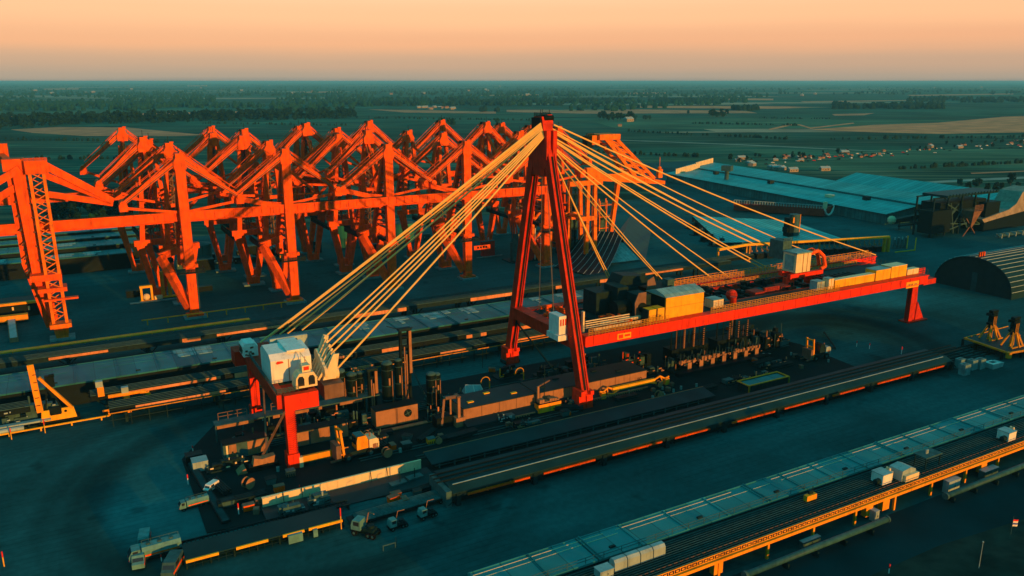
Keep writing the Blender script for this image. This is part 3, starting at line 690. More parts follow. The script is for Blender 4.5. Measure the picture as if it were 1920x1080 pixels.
m.rail((AX-1.7, 219.5, 89.2), (AX-1.7, 224.1, 89.2), 1.1, 1.1, .07); m.rail((AX+1.6, 219.5, 89.2), (AX+1.6, 224.1, 89.2), 1.1, 1.1, .07)
m.box(AX-2.2, AX-1.7, 219.5, 225, 84, 88.8)
m.build('sheave_block', 'black_steel', hd)
m = MB(); m.box(AX-1.3, AX+1.3, 218.5, 226.5, 70.5, 73.2); m.prism([(216.8, 73.2), (227.4, 73.2), (227.2, 76.0), (217.0, 76.0)], 'x', AX-1.5, AX+1.5); m.build('cross_brace', 'red_paint', C)
m = MB(); m.box(AX-1.5, AX+1.5, 199.8, 240.4, 18.3, 22.3); m.box(AX-2.0, AX+2.0, 200.1, 239.6, 22.3, 22.55); m.build('tie_beam', 'red_paint', C)
m = MB(); m.bar((AX+.4, 240.6, 17), (AX+4, 216, 2.6), .45); m.build('stay_rod', 'dark_steel', C)
# main girders, deck and walkways
def girder(y, x0, x1, z0, z1, name='girder'):
    m = MB(); m.box(x0, x1, y-1.2, y+1.2, z0, z1); m.box(x0, x1, y-1.7, y+1.7, z1, z1+.3); m.box(x0, x1, y-1.5, y+1.5, z0-.25, z0)
    g = m.build(name, 'bright_red_paint', C)
    m = MB(); n = int((x1-x0)/6); [m.box(x0+3+k*6, x0+3.22+k*6, y-1.33, y-1.2, z0+.02, z1-.02) for k in range(n)]; m.build('stiffener', 'red_paint', g)
    return g
girder(199.0, 136, 306.5, 19.2, 22.2)
girder(235.6, 136, 322, 18.8, 21.6)
m = MB(); m.box(136, 306, 200.75, 208, 21.7, 22.0); m.box(136, 306, 227.5, 233.8, 21.2, 21.5); m.box(150, 196, 208, 227.5, 21.2, 21.6); m.box(262, 306, 208, 227.5, 21.2, 21.6)
for x in range(146, 306, 12): m.box(x, x+.8, 200.3, 234.3, 19.4, 21.15)
m.build('deck', 'dark_steel', C)
m = MB()
m.box(136, 320, 208.2, 209.4, 19.2, 21.9); m.box(136, 306, 226.2, 227.3, 19.2, 21.9); m.build('inner_girder', 'red_paint', C)
rl = MB(); rl.rail((137, 197.5, 22.5), (169, 197.5, 22.5), 2.3, 1.3, .075, 4); rl.rail((187.5, 197.5, 22.5), (252, 197.5, 22.5), 2.4, 1.3, .075, 4)
rl.build('railing', 'deep_yellow_paint', C)
rl = MB(); rl.rail((196, 234.2, 21.9), (318, 234.2, 21.9), 2.3, 1.6, .075, 4); rl.rail((210, 227.6, 21.9), (300, 227.6, 21.9), 1.6, 2, .07, 3); rl.rail((200, 237.3, 21.9), (320, 237.3, 21.9), 2.3, 2, .075, 3); rl.build('railing', 'amber_paint', C)
rl = MB(); rl.rail((306, 198, 22.5), (306, 234, 22.5), 2.2, 2, .08, 3); rl.rail((297, 204, 22.5), (306, 204, 22.5), 2.2, 1.5, .08, 3); rl.build('railing', 'grey_steel', C)
# end leg
m = MB(); m.frustum((307.5, 205, .6), (2.4, 2.2), (307.5, 205, 18.4), (2.0, 2.2)); m.frustum((311.5, 206, .6), (2.4, 2.2), (310, 206, 20), (2.2, 2.2)); m.prism([(311.5, .6), (317, .6), (312, 8.5)], 'y', 204.4, 206.4); m.box(305.5, 318, 203, 208, .03, .6)
m.box(305, 313, 198.4, 236.5, 18.0, 20.2); m.build('leg', 'red_paint', C)
m = MB(); m.box(292.5, 300.5, 197.55, 197.77, 18.3, 20.9); pn = m.build('sign_board', 'yellow_paint', C)
m = MB(); [m.box(293.2+k*.62, 293.2+k*.62+(.38 if k % 3 else .2), 197.50, 197.55, 19.2 + (.1 if k % 2 else 0), 20.0) for k in range(6)]; [m.box(297.7+k*.6, 298.05+k*.6, 197.50, 197.55, 19.3, 20.0) for k in range(3)]; m.build('lettering', 'tile_roof', pn)
m = MB(); m.box(148.2, 153.6, 197.5, 197.77, 19.5, 21.4); pn = m.build('sign_board', 'yellow_paint', C); m = MB(); m.box(148.6, 150.4, 197.44, 197.5, 19.8, 21.1); m.box(151, 153.2, 197.44, 197.5, 20.2, 20.9); m.build('lettering', 'bright_red_paint', pn)
# machinery house
m = MB(); m.box(170, 186.5, 200.4, 211, 22.55, 30.0); hs = m.build('machinery_house', 'yellow_paint', C)
m = MB(); m.prism([(200.1, 29.9), (201.6, 30.75), (205.7, 31.7), (211.3, 30.0)], 'x', 169.7, 186.8); m.build('roof', 'roof_panel', hs)
m = MB(); m.box(170.1, 186.4, 200.3, 200.4, 26.3, 26.42); m.box(170.1, 186.4, 200.28, 200.4, 22.6, 22.8); m.build('seam', 'deep_yellow_paint', hs)
m = MB(); m.box(169.90, 170.0, 200.9, 210.6, 22.6, 29.7); m.build('end_panel', 'black_steel', hs)  # black sheet paints the shade on the end turned from the sun
m = MB(); m.box(163, 166.1, 200.4, 204, 22.5, 26.6); m.box(166.3, 169.4, 200.35, 204, 22.5, 26.7); cb = m.build('control_cabinet', 'yellow_paint', C)
m = MB(); m.tube((167.6, 200.30, 24.0), (167.6, 200.36, 24.0), .35, n=12); m.box(166.0, 166.4, 200.2, 200.34, 22.5, 26.7); m.box(162.6, 162.98, 200.5, 204, 22.5, 26.6); m.build('door', 'dark_steel', cb)
# winch set
m = MB(); m.box(163, 168, 206, 213, 22, 30.2); m.box(160, 164.5, 214, 222, 21.7, 31.5); m.box(154, 172, 218, 226, 21.7, 29.5); m.prism([(163, 29.5), (166, 34), (175, 33), (180, 29.5)], 'y', 219, 226); wn = m.build('winch_housing', 'dark_steel', C)
m = MB(); m.prism([(161.5, 22), (165.7, 22), (165.7, 31.3), (162.5, 31.3), (161.0, 28)], 'y', 205.6, 206.0 - .05); m.prism([(171.5, 22.5), (175.0, 22.5), (175.8, 30), (174.2, 34.2), (171.5, 33)], 'y', 212.5, 213.0); m.build('side_plate', 'brown_steel', wn)
m = MB(); [m.tube((164, 205.2+k*.1, 26.2), (164, 205.3+k*.1, 26.2), 1.7-.35*k, n=16) for k in range(3)]; m.tube((157, 212, 25), (163, 212, 25), 2.7, n=18); m.build('drum', 'black_steel', wn)
m = MB(); [m.box(178+k*1.6, 179+k*1.6, 216, 226, 21.7, 27.5) for k in range(6)]; m.box(177, 188, 215, 227, 27.5, 27.9); m.build('motor_frame', 'black_steel', wn)
m = MB(); m.tube((188, 221, 21.7), (188, 221, 26.5), 1.5, n=12); m.box(186.4, 189.6, 219.4, 222.6, 26.5, 30); m.build('anchor_post', 'grey_steel', wn)
m = MB(); rr = random.Random(5)
for k in range(34):
    x = rr.uniform(137, 158); y = rr.uniform(210, 236) if x < 145 else rr.uniform(203, 212); z = rr.uniform(.6, 2.2); m.box(x, x+rr.uniform(.6, 2.2), y, y+rr.uniform(.6, 1.6), 22, 22+z)
m.build('deck_gear', 'orange_paint', C)
m = MB()
for k in range(40):
    x = rr.uniform(190, 258); y = rr.uniform(209.5, 226); m.box(x, x+rr.uniform(1, 5), y, y+rr.uniform(.5, 2), 20.0, 20+rr.uniform(.8, 3.2))
for k in range(9): m.tube((192+k*7, 212, 21.5), (192+k*7, 225, 21.5+rr.uniform(0, 1)), .45, n=8)
m.build('deck_machinery', 'black_steel', C)
m = MB(); m.tube((205, 205, 22), (205, 205, 24.6), 1.2, n=14); m.ball((212, 213, 22.5), 2.2, 12); m.build('vessel', 'red_paint', C); m = MB(); m.box(222, 227, 211, 216, 20, 22.6); m.box(238, 243, 213, 218, 19.5, 22.4); m.box(228, 236, 212, 213, 21, 23.4); m.build('gearbox', 'timber_red', C)
m = MB(); [m.bar((139.5, 203.2, 23.2+k*.75), (157, 203.2, 23.2+k*.75), .28) for k in range(4)]; m.bar((147, 205, 23), (163, 205, 23.2), .9); m.box(138.2, 138.8, 202.6, 203.6, 22, 29); m.bar((142, 202, 22.6), (161, 202, 22.6), .7); m.build('pipe_stack', 'cream_paint', C)
m = MB(); m.box(AX-4.6, AX-1.9, 203, 209, 22.55, 28.5); m.box(AX-5.2, AX-1.8, 202.4, 209.4, 20.6, 22.4); cb = m.build('electric_house', 'white_paint', C)
m = MB(); [m.box(AX-4.2+k*.9, AX-3.7+k*.9, 202.9, 203.0, 25.4, 27.5) for k in range(3)]; m.build('panel', 'red_paint', cb)
# operator cab on its own portal
m = MB(); m.box(243.5, 262, 213.8, 215.4, 24.5, 26.4); m.box(244, 246, 214, 218, 21, 24.5); m.box(256, 258, 214, 218, 21, 24.5); m.box(244.5, 258.5, 219, 221, 24.7, 26.6); m.bar((262, 214.6, 26), (257, 214.6, 20.5), 1.1); m.build('cab_portal', 'bright_red_paint', C)
m = MB(); m.box(246.5, 254.6, 214.2, 221, 26.6, 34.2); cb = m.build('operator_cab', 'cream_paint', C)
m = MB(); m.box(246.2, 254.9, 213.9, 221.3, 34.2, 34.7); m.box(246.42, 246.52, 215.4, 220, 27.4, 33.4); m.build('roof', 'roof_panel', cb)
m = MB(); m.box(250.1, 250.4, 214.1, 214.2, 26.7, 34.1); m.box(252.6, 252.8, 214.1, 214.2, 26.7, 34.1); m.build('seam', 'tan_steel', cb)
m = MB(); m.path([(254.6, 216, 33), (260.5, 216, 34), (264, 216, 31.5), (265.5, 216, 27), (263, 216, 26.2)], .75, 8); m.path([(254.6, 219, 33), (260.5, 219, 34), (264, 219, 31.5), (265.5, 219, 27)], .75, 8); m.build('arch', 'orange_paint', cb)
m = MB(); m.box(247, 252, 222, 229, 30.5, 38); m.rail((247, 222, 38), (252, 222, 38), 1.2, 1.2, .08); m.build('hoist_box', 'grey_steel', C)
m = MB(); m.bar((AX+5.5, 222, 22), (AX+1.5, 221.5, 76), .11); m.bar((AX+6.5, 224, 22), (AX+1.5, 222, 76), .11); m.bar((AX+3, 228, 22), (AX+1, 223, 76), .11); m.bar((AX+4, 229, 22), (AX+1, 223.5, 76), .11); m.build('hoist_rope', 'rope_steel', C)
# front portal with the counterweight house
for nm, x, y, top in (('near', 43.4, 199.4, 18), ('far', 41.6, 236.4, 18)):
    m = MB(); m.frustum((x, y, 4.4), (2.0, 2.6), (x, y, top), (2.5, 2.7)); lg = m.build('front_leg', 'red_paint', C)
    m = MB(); m.box(x-1.5, x+1.6, y-2.0, y+1.9, .35, 4.4); m.build('foot_block', 'bright_red_paint', lg)
    m = MB()
    if nm == 'near':
        for k in range(22):
            z = 4.7+k*.6; m.bar((x-.95, y-1.38, z+.3), (x+.05, y-1.38, z), .16, .1); m.bar((x+.05, y-1.38, z), (x+1.0, y-1.38, z+.5), .16, .1); m.box(x+1.0, x+1.5, y-1.2, y+1.2, z, z+.12)
        m.build('tread', 'bright_red_paint', lg)
    else:
        m.box(x-1.2, x-.4, y-1.7, y-1.4, 4.5, 17.8); m.box(x+.5, x+1.3, y-1.7, y-1.4, 4.5, 17.8); m.build('flange', 'bright_red_paint', lg)
m = MB(); m.box(40.2, 42.6, 197.5, 247, 17.8, 21.6); m.box(48.8, 50.6, 197.5, 244, 17.8, 21.4); m.box(42.6, 48.8, 197.5, 246, 20.4, 20.9); m.box(37.5, 42, 240, 246, 16.5, 21); m.build('front_beam', 'red_paint', C)
m = MB(); m.box(41.8, 50.6, 195.8, 197.5, 17.4, 21.7); m.build('end_box', 'bright_red_paint', C)
m = MB(); m.box(53.2, 58.6, 199.5, 206, 17.2, 21.2); m.build('side_box', 'brown_steel', C)
m = MB(); m.bar((44.6, 236, 17), (38, 205, 2), .5); m.bar((42.4, 198, 17), (36, 205, 1), .5); m.build('stay_rod', 'brown_steel', C)
rl = MB(); rl.rail((40.3, 197.6, 21.7), (40.3, 242, 21.7), 1.4, 1.6, .07, 3); rl.rail((40.3, 197.6, 21.9), (46, 197.6, 21.9), 1.3, 1.2, .07); rl.build('railing', 'grey_steel', C)
m = MB(); m.prism([(206.6, 21.6), (219, 21.6), (219, 28.0), (216.5, 29.6), (208.6, 29.2), (206.6, 27.8)], 'x', 41.2, 52.0); cw = m.build('counterweight_house', 'white_paint', C)
m = MB(); m.box(40.9, 52.2, 206.2, 219.3, 20.9, 21.6); m.build('base', 'dark_steel', cw)
m = MB(); m.box(45.8, 46.0, 206.52, 206.6, 21.6, 27.8); m.box(50.2, 50.4, 206.52, 206.6, 21.6, 27.8); m.build('seam', 'tan_steel', cw)
m = MB(); m.prism([(45.9, 207.5), (50.7, 207.5), (50.7, 218.6), (45.9, 218.6)], 'z', 29.3, 29.85); m.build('roof_plate', 'white_paint', cw)
m = MB(); m.prism([(42.6, 27.2), (43.0, 27.6), (44.3, 27.5), (44.6, 27.0), (42.8, 26.8)], 'y', 206.45, 206.58); m.build('logo', 'bright_red_paint', cw)
m = MB(); m.box(44, 54.5, 219, 219.8, 23, 30); m.build('rear_panel', 'light_metal', cw)
# head sheaves and cab at the portal end
m = MB(); m.prism([(45.6, 21.8), (51.4, 21.8), (51.4, 24.2), (50.6, 25.8), (46.8, 25.8), (45.9, 24.6)], 'y', 199.2, 203.2); cb = m.build('winch_cab', 'cream_paint', C)
m = MB()
for x in (46.3, 49.1): m.prism([(x, 22.4), (x+1.7, 22.4), (x+1.7, 24.3), (x+1.3, 25.0), (x+.4, 25.0), (x, 24.3)], 'y', 199.08, 199.2)
m.build('window', 'glass_dark', cb)
m = MB(); m.box(47.8, 50.0, 200, 202.6, 25.8, 27.6); m.bar((48.0, 201, 27.6), (49.0, 206, 29.4), .16); m.bar((49.8, 201, 27.6), (49.0, 206, 29.4), .16); m.build('roof_box', 'cream_paint', cb)
m = MB(); m.box(48.2, 49.6, 199.9, 199.97, 26.3, 27.3); m.build('lamp_panel', 'bright_red_paint', cb)
m = MB()
for k in range(5): m.tube((54+.1*k, 202.5+k*2.0, 24.0+k*.55), (54.7+.1*k, 202.5+k*2.0, 24.0+k*.55), 1.9, n=16); m.bar((52.5, 202.5+k*2, 22), (57.4, 202.5+k*2.0, 29+k*.6), .55)
m.prism([(53.4, 22.2), (57.0, 22.2), (58.6, 31.0), (57.2, 31.5)], 'y', 211.6, 212.2); m.prism([(53.4, 22.2), (57.0, 22.2), (58.2, 29.0), (56.6, 29.0)], 'y', 201.0, 201.5); m.tube((56.6, 203.4, 23), (58.2, 203.4, 23), 1.7, n=16); m.build('sheave_nest', 'cream_paint', C)
m = MB(); m.box(38.8, 43.0, 232, 238.2, 21.6, 24.8); m.prism([(39, 24.8), (42.8, 24.8), (42.2, 25.5), (39.5, 25.5)], 'y', 232.2, 238.0); cb = m.build('cable_house', 'white_paint', C)
m = MB(); rr = random.Random(9)
for k in range(12): x = 39.1+rr.random()*2; z = 21.8+rr.random()*2.4; m.box(38.7, 38.8, 232.4+rr.random()*5.6, 232.9+rr.random()*5.6, z, z+.5)
for k in range(10): x = 39.2+rr.random()*3.2; z = 21.8+rr.random()*2.4; m.box(x, x+.6, 231.9, 232.0, z, z+.5)
m.build('vent', 'tile_roof', cb)
# stay cables: from the head out to both decks; each cable sags a little
def cable(p, q, r=.26, sag=.6, n=8):
    p = Vector(p); q = Vector(q); m = MB()
    pts = [p.lerp(q, k/n) - Vector((0, 0, sag*4*(k/n)*(1-k/n))) for k in range(n+1)]
    m.path(pts, r, 6)
    return m.build('stay_cable', 'cable_steel', C)
LE = [((44.0, 232.8, 25.2), 232.8), ((47.5, 236.0, 25.6), 0), ((50.6, 236.6, 25.6), 0), ((53.0, 236.8, 25.5), 0), ((56.2, 231.8, 27.5), 0),
      ((57.0, 213.0, 29.6), 0), ((57.2, 211.0, 28.8), 0), ((57.3, 208.6, 28.0), 0), ((57.4, 206.4, 27.3), 0), ((57.3, 203.4, 23.2), 0)]
for k, (q, _) in enumerate(LE):
    cable((AX-1.9, 219.6-k*.22, 87.2-k*.45), q, .29 if k in (0, 4, 9) else .25)
RE = [(1140, 522), (1146, 524), (1232, 517), (1241, 523), (1333, 520), (1368, 525), (1428, 503), (1436, 500), (1472, 484), (1482, 478), (1500, 488), (1560, 492), (1640, 493)]
for k, e in enumerate(RE):
    q = PT(e[0], e[1], 235.6); q.z = max(q.z, 22)
    cable((AX+1.9, 218.2 + (k % 3)*1.3, 76.5+k*.85), q, .21 if k % 2 else .27, .5+.12*k)
    m = MB()
# containers standing on the crane deck
def deck_box(x0, x1, y0, y1, z0, z1, mat, label, roofmat='roof_panel', extra=None):
    t = thing('container', label, 'container', (x0, y0, z0), 'boxes standing on the crane deck')
    m = MB(); m.box(x0, x1, y0, y1, z0, z1); m.build('body', mat, t)
    m = MB(); m.box(x0-.06, x1+.06, y0-.06, y1+.06, z1, z1+.18); m.build('roof', roofmat, t)
    m = MB(); n = max(1, int((x1-x0)/6)); [m.box(x0+(k+1)*(x1-x0)/(n+1)-.1, x0+(k+1)*(x1-x0)/(n+1)+.1, y0-.07, y0, z0+.05, z1-.02) for k in range(n)]; m.box(x0, x1, y0-.07, y0, z0, z0+.25); m.build('rib', 'deep_yellow_paint', t)
    return t
deck_box(254, 277, 201.2, 203.6, 22.5, 25.6, 'yellow_paint', 'long low yellow box beside the red girder near its far end', 'cream_paint')
deck_box(277.5, 286.4, 201, 206, 22.5, 26.8, 'yellow_paint', 'tall yellow box on the deck, left one of the joined pair')
deck_box(286.8, 296.5, 201, 206, 22.5, 27.2, 'yellow_paint', 'tall yellow box on the deck, right one of the joined pair', 'cream_paint')
deck_box(297.2, 304.5, 201, 203.5, 22.5, 24.8, 'cream_paint', 'small cream box at the very end of the red girder', 'cream_paint')
deck_box(246.2, 250.4, 203, 206.5, 22.0, 25.4, 'light_metal', 'grey box on the deck at the start of the yellow boxes')
deck_box(250.8, 253.6, 201.5, 204.5, 22.2, 26.4, 'cream_paint', 'narrow upright cream box between grey box and yellow boxes')
deck_box(194, 198.8, 203.4, 208, 22.0, 25.0, 'cream_paint', 'small white box beside the big yellow machinery house')
m = MB(); m.box(255, 277, 203.9, 213, 22.0, 24.0); [m.box(256+k*2.6, 257.4+k*2.6, 205, 212.4, 24.0, 24.5) for k in range(8)]; tag(m.build('generator', 'black_steel'), 'flat black generator block behind the long low yellow box on the deck', 'generator')

# ---------------------------------------------------------------- long sheds and conveyors
def flat_shed(label, x0, x1, y0, y1, z, seed, panels=True):
    t = thing('long_shed', label, 'shed', (x0, y0, 0))
    m = MB(); m.box(x0, x1, y0, y1, z-.5, z); rf = m.build('roof', 'roof_shed' if panels else 'roof_teal', t)
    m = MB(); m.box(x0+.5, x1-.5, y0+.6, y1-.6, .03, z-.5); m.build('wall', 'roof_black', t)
    rr = random.Random(seed)
    m = MB()
    for k in range(int((x1-x0)/12)):
        x = x0+k*12+rr.uniform(0, 2)
        m.box(x, x+.22, y0-.02, y1, z, z+.28)
        if k % 4 == 2: m.box(x+.8, x+1.05, y0-.1, y1+.2, z, z+.4)
    for f in ((.62, .82) if panels else ()):
        x = x0
        while x < x1-20:
            l = rr.uniform(14, 40); y = y0+(y1-y0)*f+rr.choice((0, 0, -.5)); m.box(x, x+l, y, y+.12, z, z+.10); x += l+rr.uniform(1, 12)
    m.box(x0, x1, y1-.25, y1, z, z+.22)
    m.build('seam', 'roof_shed' if panels else 'roof_teal', rf)
    if panels:
        m = MB()
        for k in range(int((x1-x0)/16)):
            if rr.random() < .3:
                x = x0+k*16+rr.uniform(0, 6); l = rr.uniform(5, 13)
                for q in range(2): m.box(x+q*.8, x+l-q*rr.uniform(0, 4), y1-4.6-q*4.4, y1-.9-q*4.4, z+.02, z+.2)
        m.build('roof_light', 'roof_panel', rf)
    m = MB()
    for k in range(int((x1-x0)/24)): m.box(x0+k*24+6, x0+k*24+7.4, y0+2.2, y0+2.8, z, z+.35)
    m.build('vent', 'dark_steel', rf)
    return t
t = flat_shed('nearest long shed with flat teal roof and handrail beside the amber conveyor bridge', 60, 330, 117.7, 126.5, 5.2, 1, False)
m = MB(); rr = random.Random(4)
for yy in (123.9, 125.3):
    x = 60
    while x < 320: l = rr.uniform(24, 70); m.box(x, x+l, yy, yy+.09, 5.2, 5.30); x += l+rr.uniform(2, 14)
m.box(60, 330, 126.35, 126.5, 5.2, 5.36); m.build('ridge_line', 'cream_paint', t)  # cream colour paints the low sun caught on the roof ridges
m = MB(); m.rail((60, 118.0, 5.2), (330, 118.0, 5.2), 1.3, 4.5, .05, 2); m.build('handrail', 'grey_steel', t)
t = flat_shed('far long shed with patchy teal roof between the orange towers and the red crane', -90, 219.5, 274.5, 293.5, 7.6, 2)
def pipe_bridge(label, x0, x1, y0, y1, z, edge, seed, rails=6, leg_mat='amber_paint', gap=14, band=None):
    t = thing('conveyor_bridge', label, 'conveyor', (x0, y0, 0))
    m = MB(); m.box(x0, x1, y0+.6, y1, z-.8, z-.35); m.build('deck', 'black_steel', t)
    m = MB()
    for k in range(rails):
        y = y0+1.6+(y1-y0-2.4)*k/(rails-1); m.box(x0, x1, y-.06, y+.06, z-.345, z-.12)
    m.build('belt_rail', 'grey_steel', t)
    if edge:
        m = MB(); m.box(x0, x1, y0, y0+.5, z-1.5, z-.8); m.box(x0, x1, y0+.05, y0+.16, z+.65, z+.85); m.box(x0, x1, y0+.05, y0+.16, z-.35, z-.15)
        n = int((x1-x0)/1.5); [m.box(x0+k*1.5, x0+k*1.5+.14, y0+.04, y0+.17, z-.15, z+.65) for k in range(n)]
        [m.box(x0+k*1.5+.5, x0+k*1.5+1.2, y0+.07, y0+.14, z+.05, z+.38) for k in range(n)]
        m.build('guard_rail', edge, t)
    n = int((x1-x0)/gap)
    each('leg', leg_mat, t, [(x0+k*gap, x0+k*gap+.55, y0+.1, y0+.65, .03, z-1.5 if edge else z-.8) for k in range(n+1)] + [(x0+k*gap, x0+k*gap+.5, y1-.7, y1-.2, .03, z-.8) for k in range(n+1)])
    return t
t = pipe_bridge('nearest conveyor bridge of parallel dark belts with amber lattice guard rail', 66, 330, 106.6, 117.2, 5.2, 'amber_paint', 3, 13)
each('hopper_box', 'amber_paint', t, [(x, x+2.4, 106.9, 108.2, .9, 3.6) for x in (96, 107, 154, 160, 199)])
m = MB(); m.box(66, 330, 109.2, 109.36, 5.2, 5.3); m.build('cable_line', 'tile_roof', t)
# pipes and boxes under the near conveyor
for k, (a, b, lab) in enumerate((((1372, 1058), (1640, 962), 'teal pipe lying under the near conveyor, lower of the two'), ((1750, 918), (1990, 838), 'teal pipe lying under the near conveyor, upper of the two'))):
    p, q = P(*a, 2.2), P(*b, 2.2); p.y = q.y = 102.6
    t = thing('pipeline', lab, 'pipe', (p.x, 102.6, 0))
    m = MB(); m.tube((p.x, 102.6, 2.2), (q.x, 102.6, 2.2), .68, n=16); m.build('pipe', 'pipe_teal', t, smooth=True)
    m = MB(); [m.box(x, x+.5, 101.8, 103.4, .03, 1.3) for x in range(int(p.x)+3, int(q.x), 9)]; m.build('saddle', 'dark_steel', t)
    m = MB(); m.tube((p.x-.6, 102.6, 2.2), (p.x, 102.6, 2.2), .85, n=16); m.tube((q.x, 102.6, 2.2), (q.x+.4, 102.6, 2.2), .85, n=16); m.build('flange', 'grey_steel', t)
def cabinet(px, py, sx, sy, sz, mat, label, z=.03, group=None):
    p = P(px, py, z); t = thing('cabinet', label, 'cabinet', (p.x, p.y, z), group)
    m = MB(); m.box(p.x-sx/2, p.x+sx/2, p.y-sy/2, p.y+sy/2, z, z+sz); b = m.build('body', mat, t)
    m = MB(); m.box(p.x-sx/2-.08, p.x+sx/2+.08, p.y-sy/2-.08, p.y+sy/2+.08, z+sz, z+sz+.12); m.build('lid', 'light_metal', t)
    m = MB(); m.box(p.x-sx*.42, p.x-.05, p.y-sy/2-.06, p.y-sy/2, z+sz*.1, z+sz*.9); m.box(p.x+.05, p.x+sx*.42, p.y-sy/2-.06, p.y-sy/2, z+sz*.1, z+sz*.9); d = m.build('door', mat, t)
    m = MB(); m.box(p.x+.12, p.x+.3, p.y-sy/2-.12, p.y-sy/2-.06, z+sz*.45, z+sz*.6); m.build('handle', 'dark_steel', d)
    return t
cabinet(1638, 975, 1.5, 1.5, 2.6, 'light_metal', 'pale cabinet at the end of the lower teal pipe')
cabinet(1518, 1022, 5.5, 1.0, 1.6, 'grey_steel', 'grey box under the middle of the lower teal pipe')
cabinet(1782, 920, 4.6, 1.6, 3.2, 'light_metal', 'pale double door cabinet at the start of the upper teal pipe')
cabinet(1852, 893, 6, 1.6, 2.2, 'grey_steel', 'long grey box under the upper teal pipe')
# loads riding on the near conveyor
def conveyor_box(px, py, sx, sy, sz, label):
    p = P(px, py, 5.3); t = thing('machine_house', label, 'machine house', (p.x, p.y, 5.3)); x, y, z = p
    m = MB(); m.box(x-sx/2, x+sx/2, y-sy/2, y+sy/2, z, z+sz); m.build('body', 'white_paint', t)
    m = MB(); m.box(x+sx/2, x+sx/2+1.2, y-sy*.3, y+sy*.35, z, z+sz*.9); [m.tube((x+sx/2+.5, y-.4+k*.7, z+sz*.9), (x+sx/2+.5, y-.4+k*.7, z+sz*1.25), .28, n=8) for k in range(2)]; m.build('duct', 'cream_paint', t)
    m = MB(); m.box(x-sx/2-.1, x+sx/2+.1, y-sy/2-.1, y+sy/2+.1, z+sz, z+sz+.15); m.build('roof', 'light_metal', t)
    m = MB(); m.tube((x-sx/2-1.4, y-.6, z+.8), (x-sx/2, y-.6, z+.8), .7, n=12); m.build('motor', 'dark_steel', t)
    return t
conveyor_box(1652, 902, 3.4, 3.2, 2.5, 'white machine house on the near conveyor bridge, larger of two')
conveyor_box(1886, 822, 3.4, 3.2, 2.4, 'white machine house on the near conveyor bridge, close to the frame edge')
p = P(1690, 893, 5.3); t = thing('covered_machine', 'pale tarpaulin covered machine next to the larger white machine house', 'machine', p)
m = MB(); m.prism([(p.x-2.6, 5.3), (p.x+3.2, 5.3), (p.x+2.6, 7.6), (p.x+.6, 8.4), (p.x-2.4, 8.0)], 'y', p.y-1.8, p.y+1.9); m.build('cover', 'light_metal', t)
m = MB(); m.box(p.x-2, p.x+3, p.y-2.6, p.y-1.82, 5.3, 6.9); m.build('skirt', 'cream_paint', t)
p = P(1736, 872, 5.3); t = thing('roofed_station', 'flat dark canopy over a small station on the near conveyor', 'canopy', p)
m = MB(); m.box(p.x-3, p.x+3.4, p.y-1.8, p.y+1.8, 8.4, 8.65); m.build('canopy', 'grey_steel', t)
m = MB(); [m.bar((p.x+a, p.y+b, 5.3), (p.x+a, p.y+b, 8.4), .2) for a in (-2.6, 3) for b in (-1.5, 1.5)]; m.build('post', 'dark_steel', t)
m = MB(); m.tube((p.x-.6, p.y, 8.65), (p.x-.6, p.y, 9.7), .25, n=8); m.tube((p.x-.1, p.y, 8.65), (p.x-.1, p.y, 9.7), .25, n=8); m.build('chimney', 'light_metal', t)
p, q = P(1158, 1078, 5.3), P(1250, 1040, 5.3)
t = thing('fabric_cover', 'long pale segmented cover lying on the near conveyor at the frame bottom', 'cover', (p.x, p.y, 5.3))
for k in range(4):
    f0, f1 = k/4, (k+.93)/4; x0, x1 = p.x+(q.x-p.x)*f0, p.x+(q.x-p.x)*f1; y = 113.5
    m = MB(); m.prism([(y-1, 5.3), (y+1, 5.3), (y+.95, 7.2), (y+.5, 7.75), (y-.5, 7.75), (y-.95, 7.2)], 'x', x0, x1); m.build('segment', 'light_metal', t)
p = P(1519, 937, 5.3); t = thing('belt_scraper', 'small amber scraper cart on the near conveyor belts', 'cart', p)
m = MB(); m.box(p.x-1.6, p.x+1.6, p.y-.5, p.y+.6, 5.3, 6.7); m.build('body', 'amber_paint', t); m = MB(); m.bar((p.x+.6, p.y, 6.7), (p.x+1.0, p.y+.4, 8.4), .2); m.box(p.x-.4, p.x+.9, p.y, p.y+.6, 6.7, 7.5); m.build('mast', 'dark_steel', t)
cabinet(1132, 1078, 3.2, 2.2, 1.6, 'light_metal', 'pale square box on the near conveyor beside the fabric cover', 5.3)

# long shed with orange coloured strips under its eave (middle of the yard)
t = thing('long_shed', 'long dark shed with orange strips under the eave and a pale ridge line', 'shed', (72, 160, 0))
m = MB(); m.prism([(159.6, 3.5), (162.0, 4.5), (170.4, 4.7), (170.4, 4.4), (162.0, 4.2), (159.6, 3.2)], 'x', 72, 268); rf = m.build('roof', 'roof_dark', t)
m = MB(); m.box(73.2, 266, 162.0, 162.3, 4.52, 4.64); m.build('ridge_line', 'light_metal', rf)
m = MB(); [m.box(70, 280, y, y+.25, 4.66, 4.95) for y in (164.2, 166.2, 168.2)]; m.build('roof_rail', 'black_steel', rf)
m = MB(); m.box(72, 268, 161.2, 170, .03, 3.4); m.build('wall', 'roof_black', t)  # near-black wall colour stands in for the shade under the eave
m = MB(); m.box(72, 268, 159.7, 160.3, 2.1, 3.1); m.build('eave_beam', 'dark_steel', t)
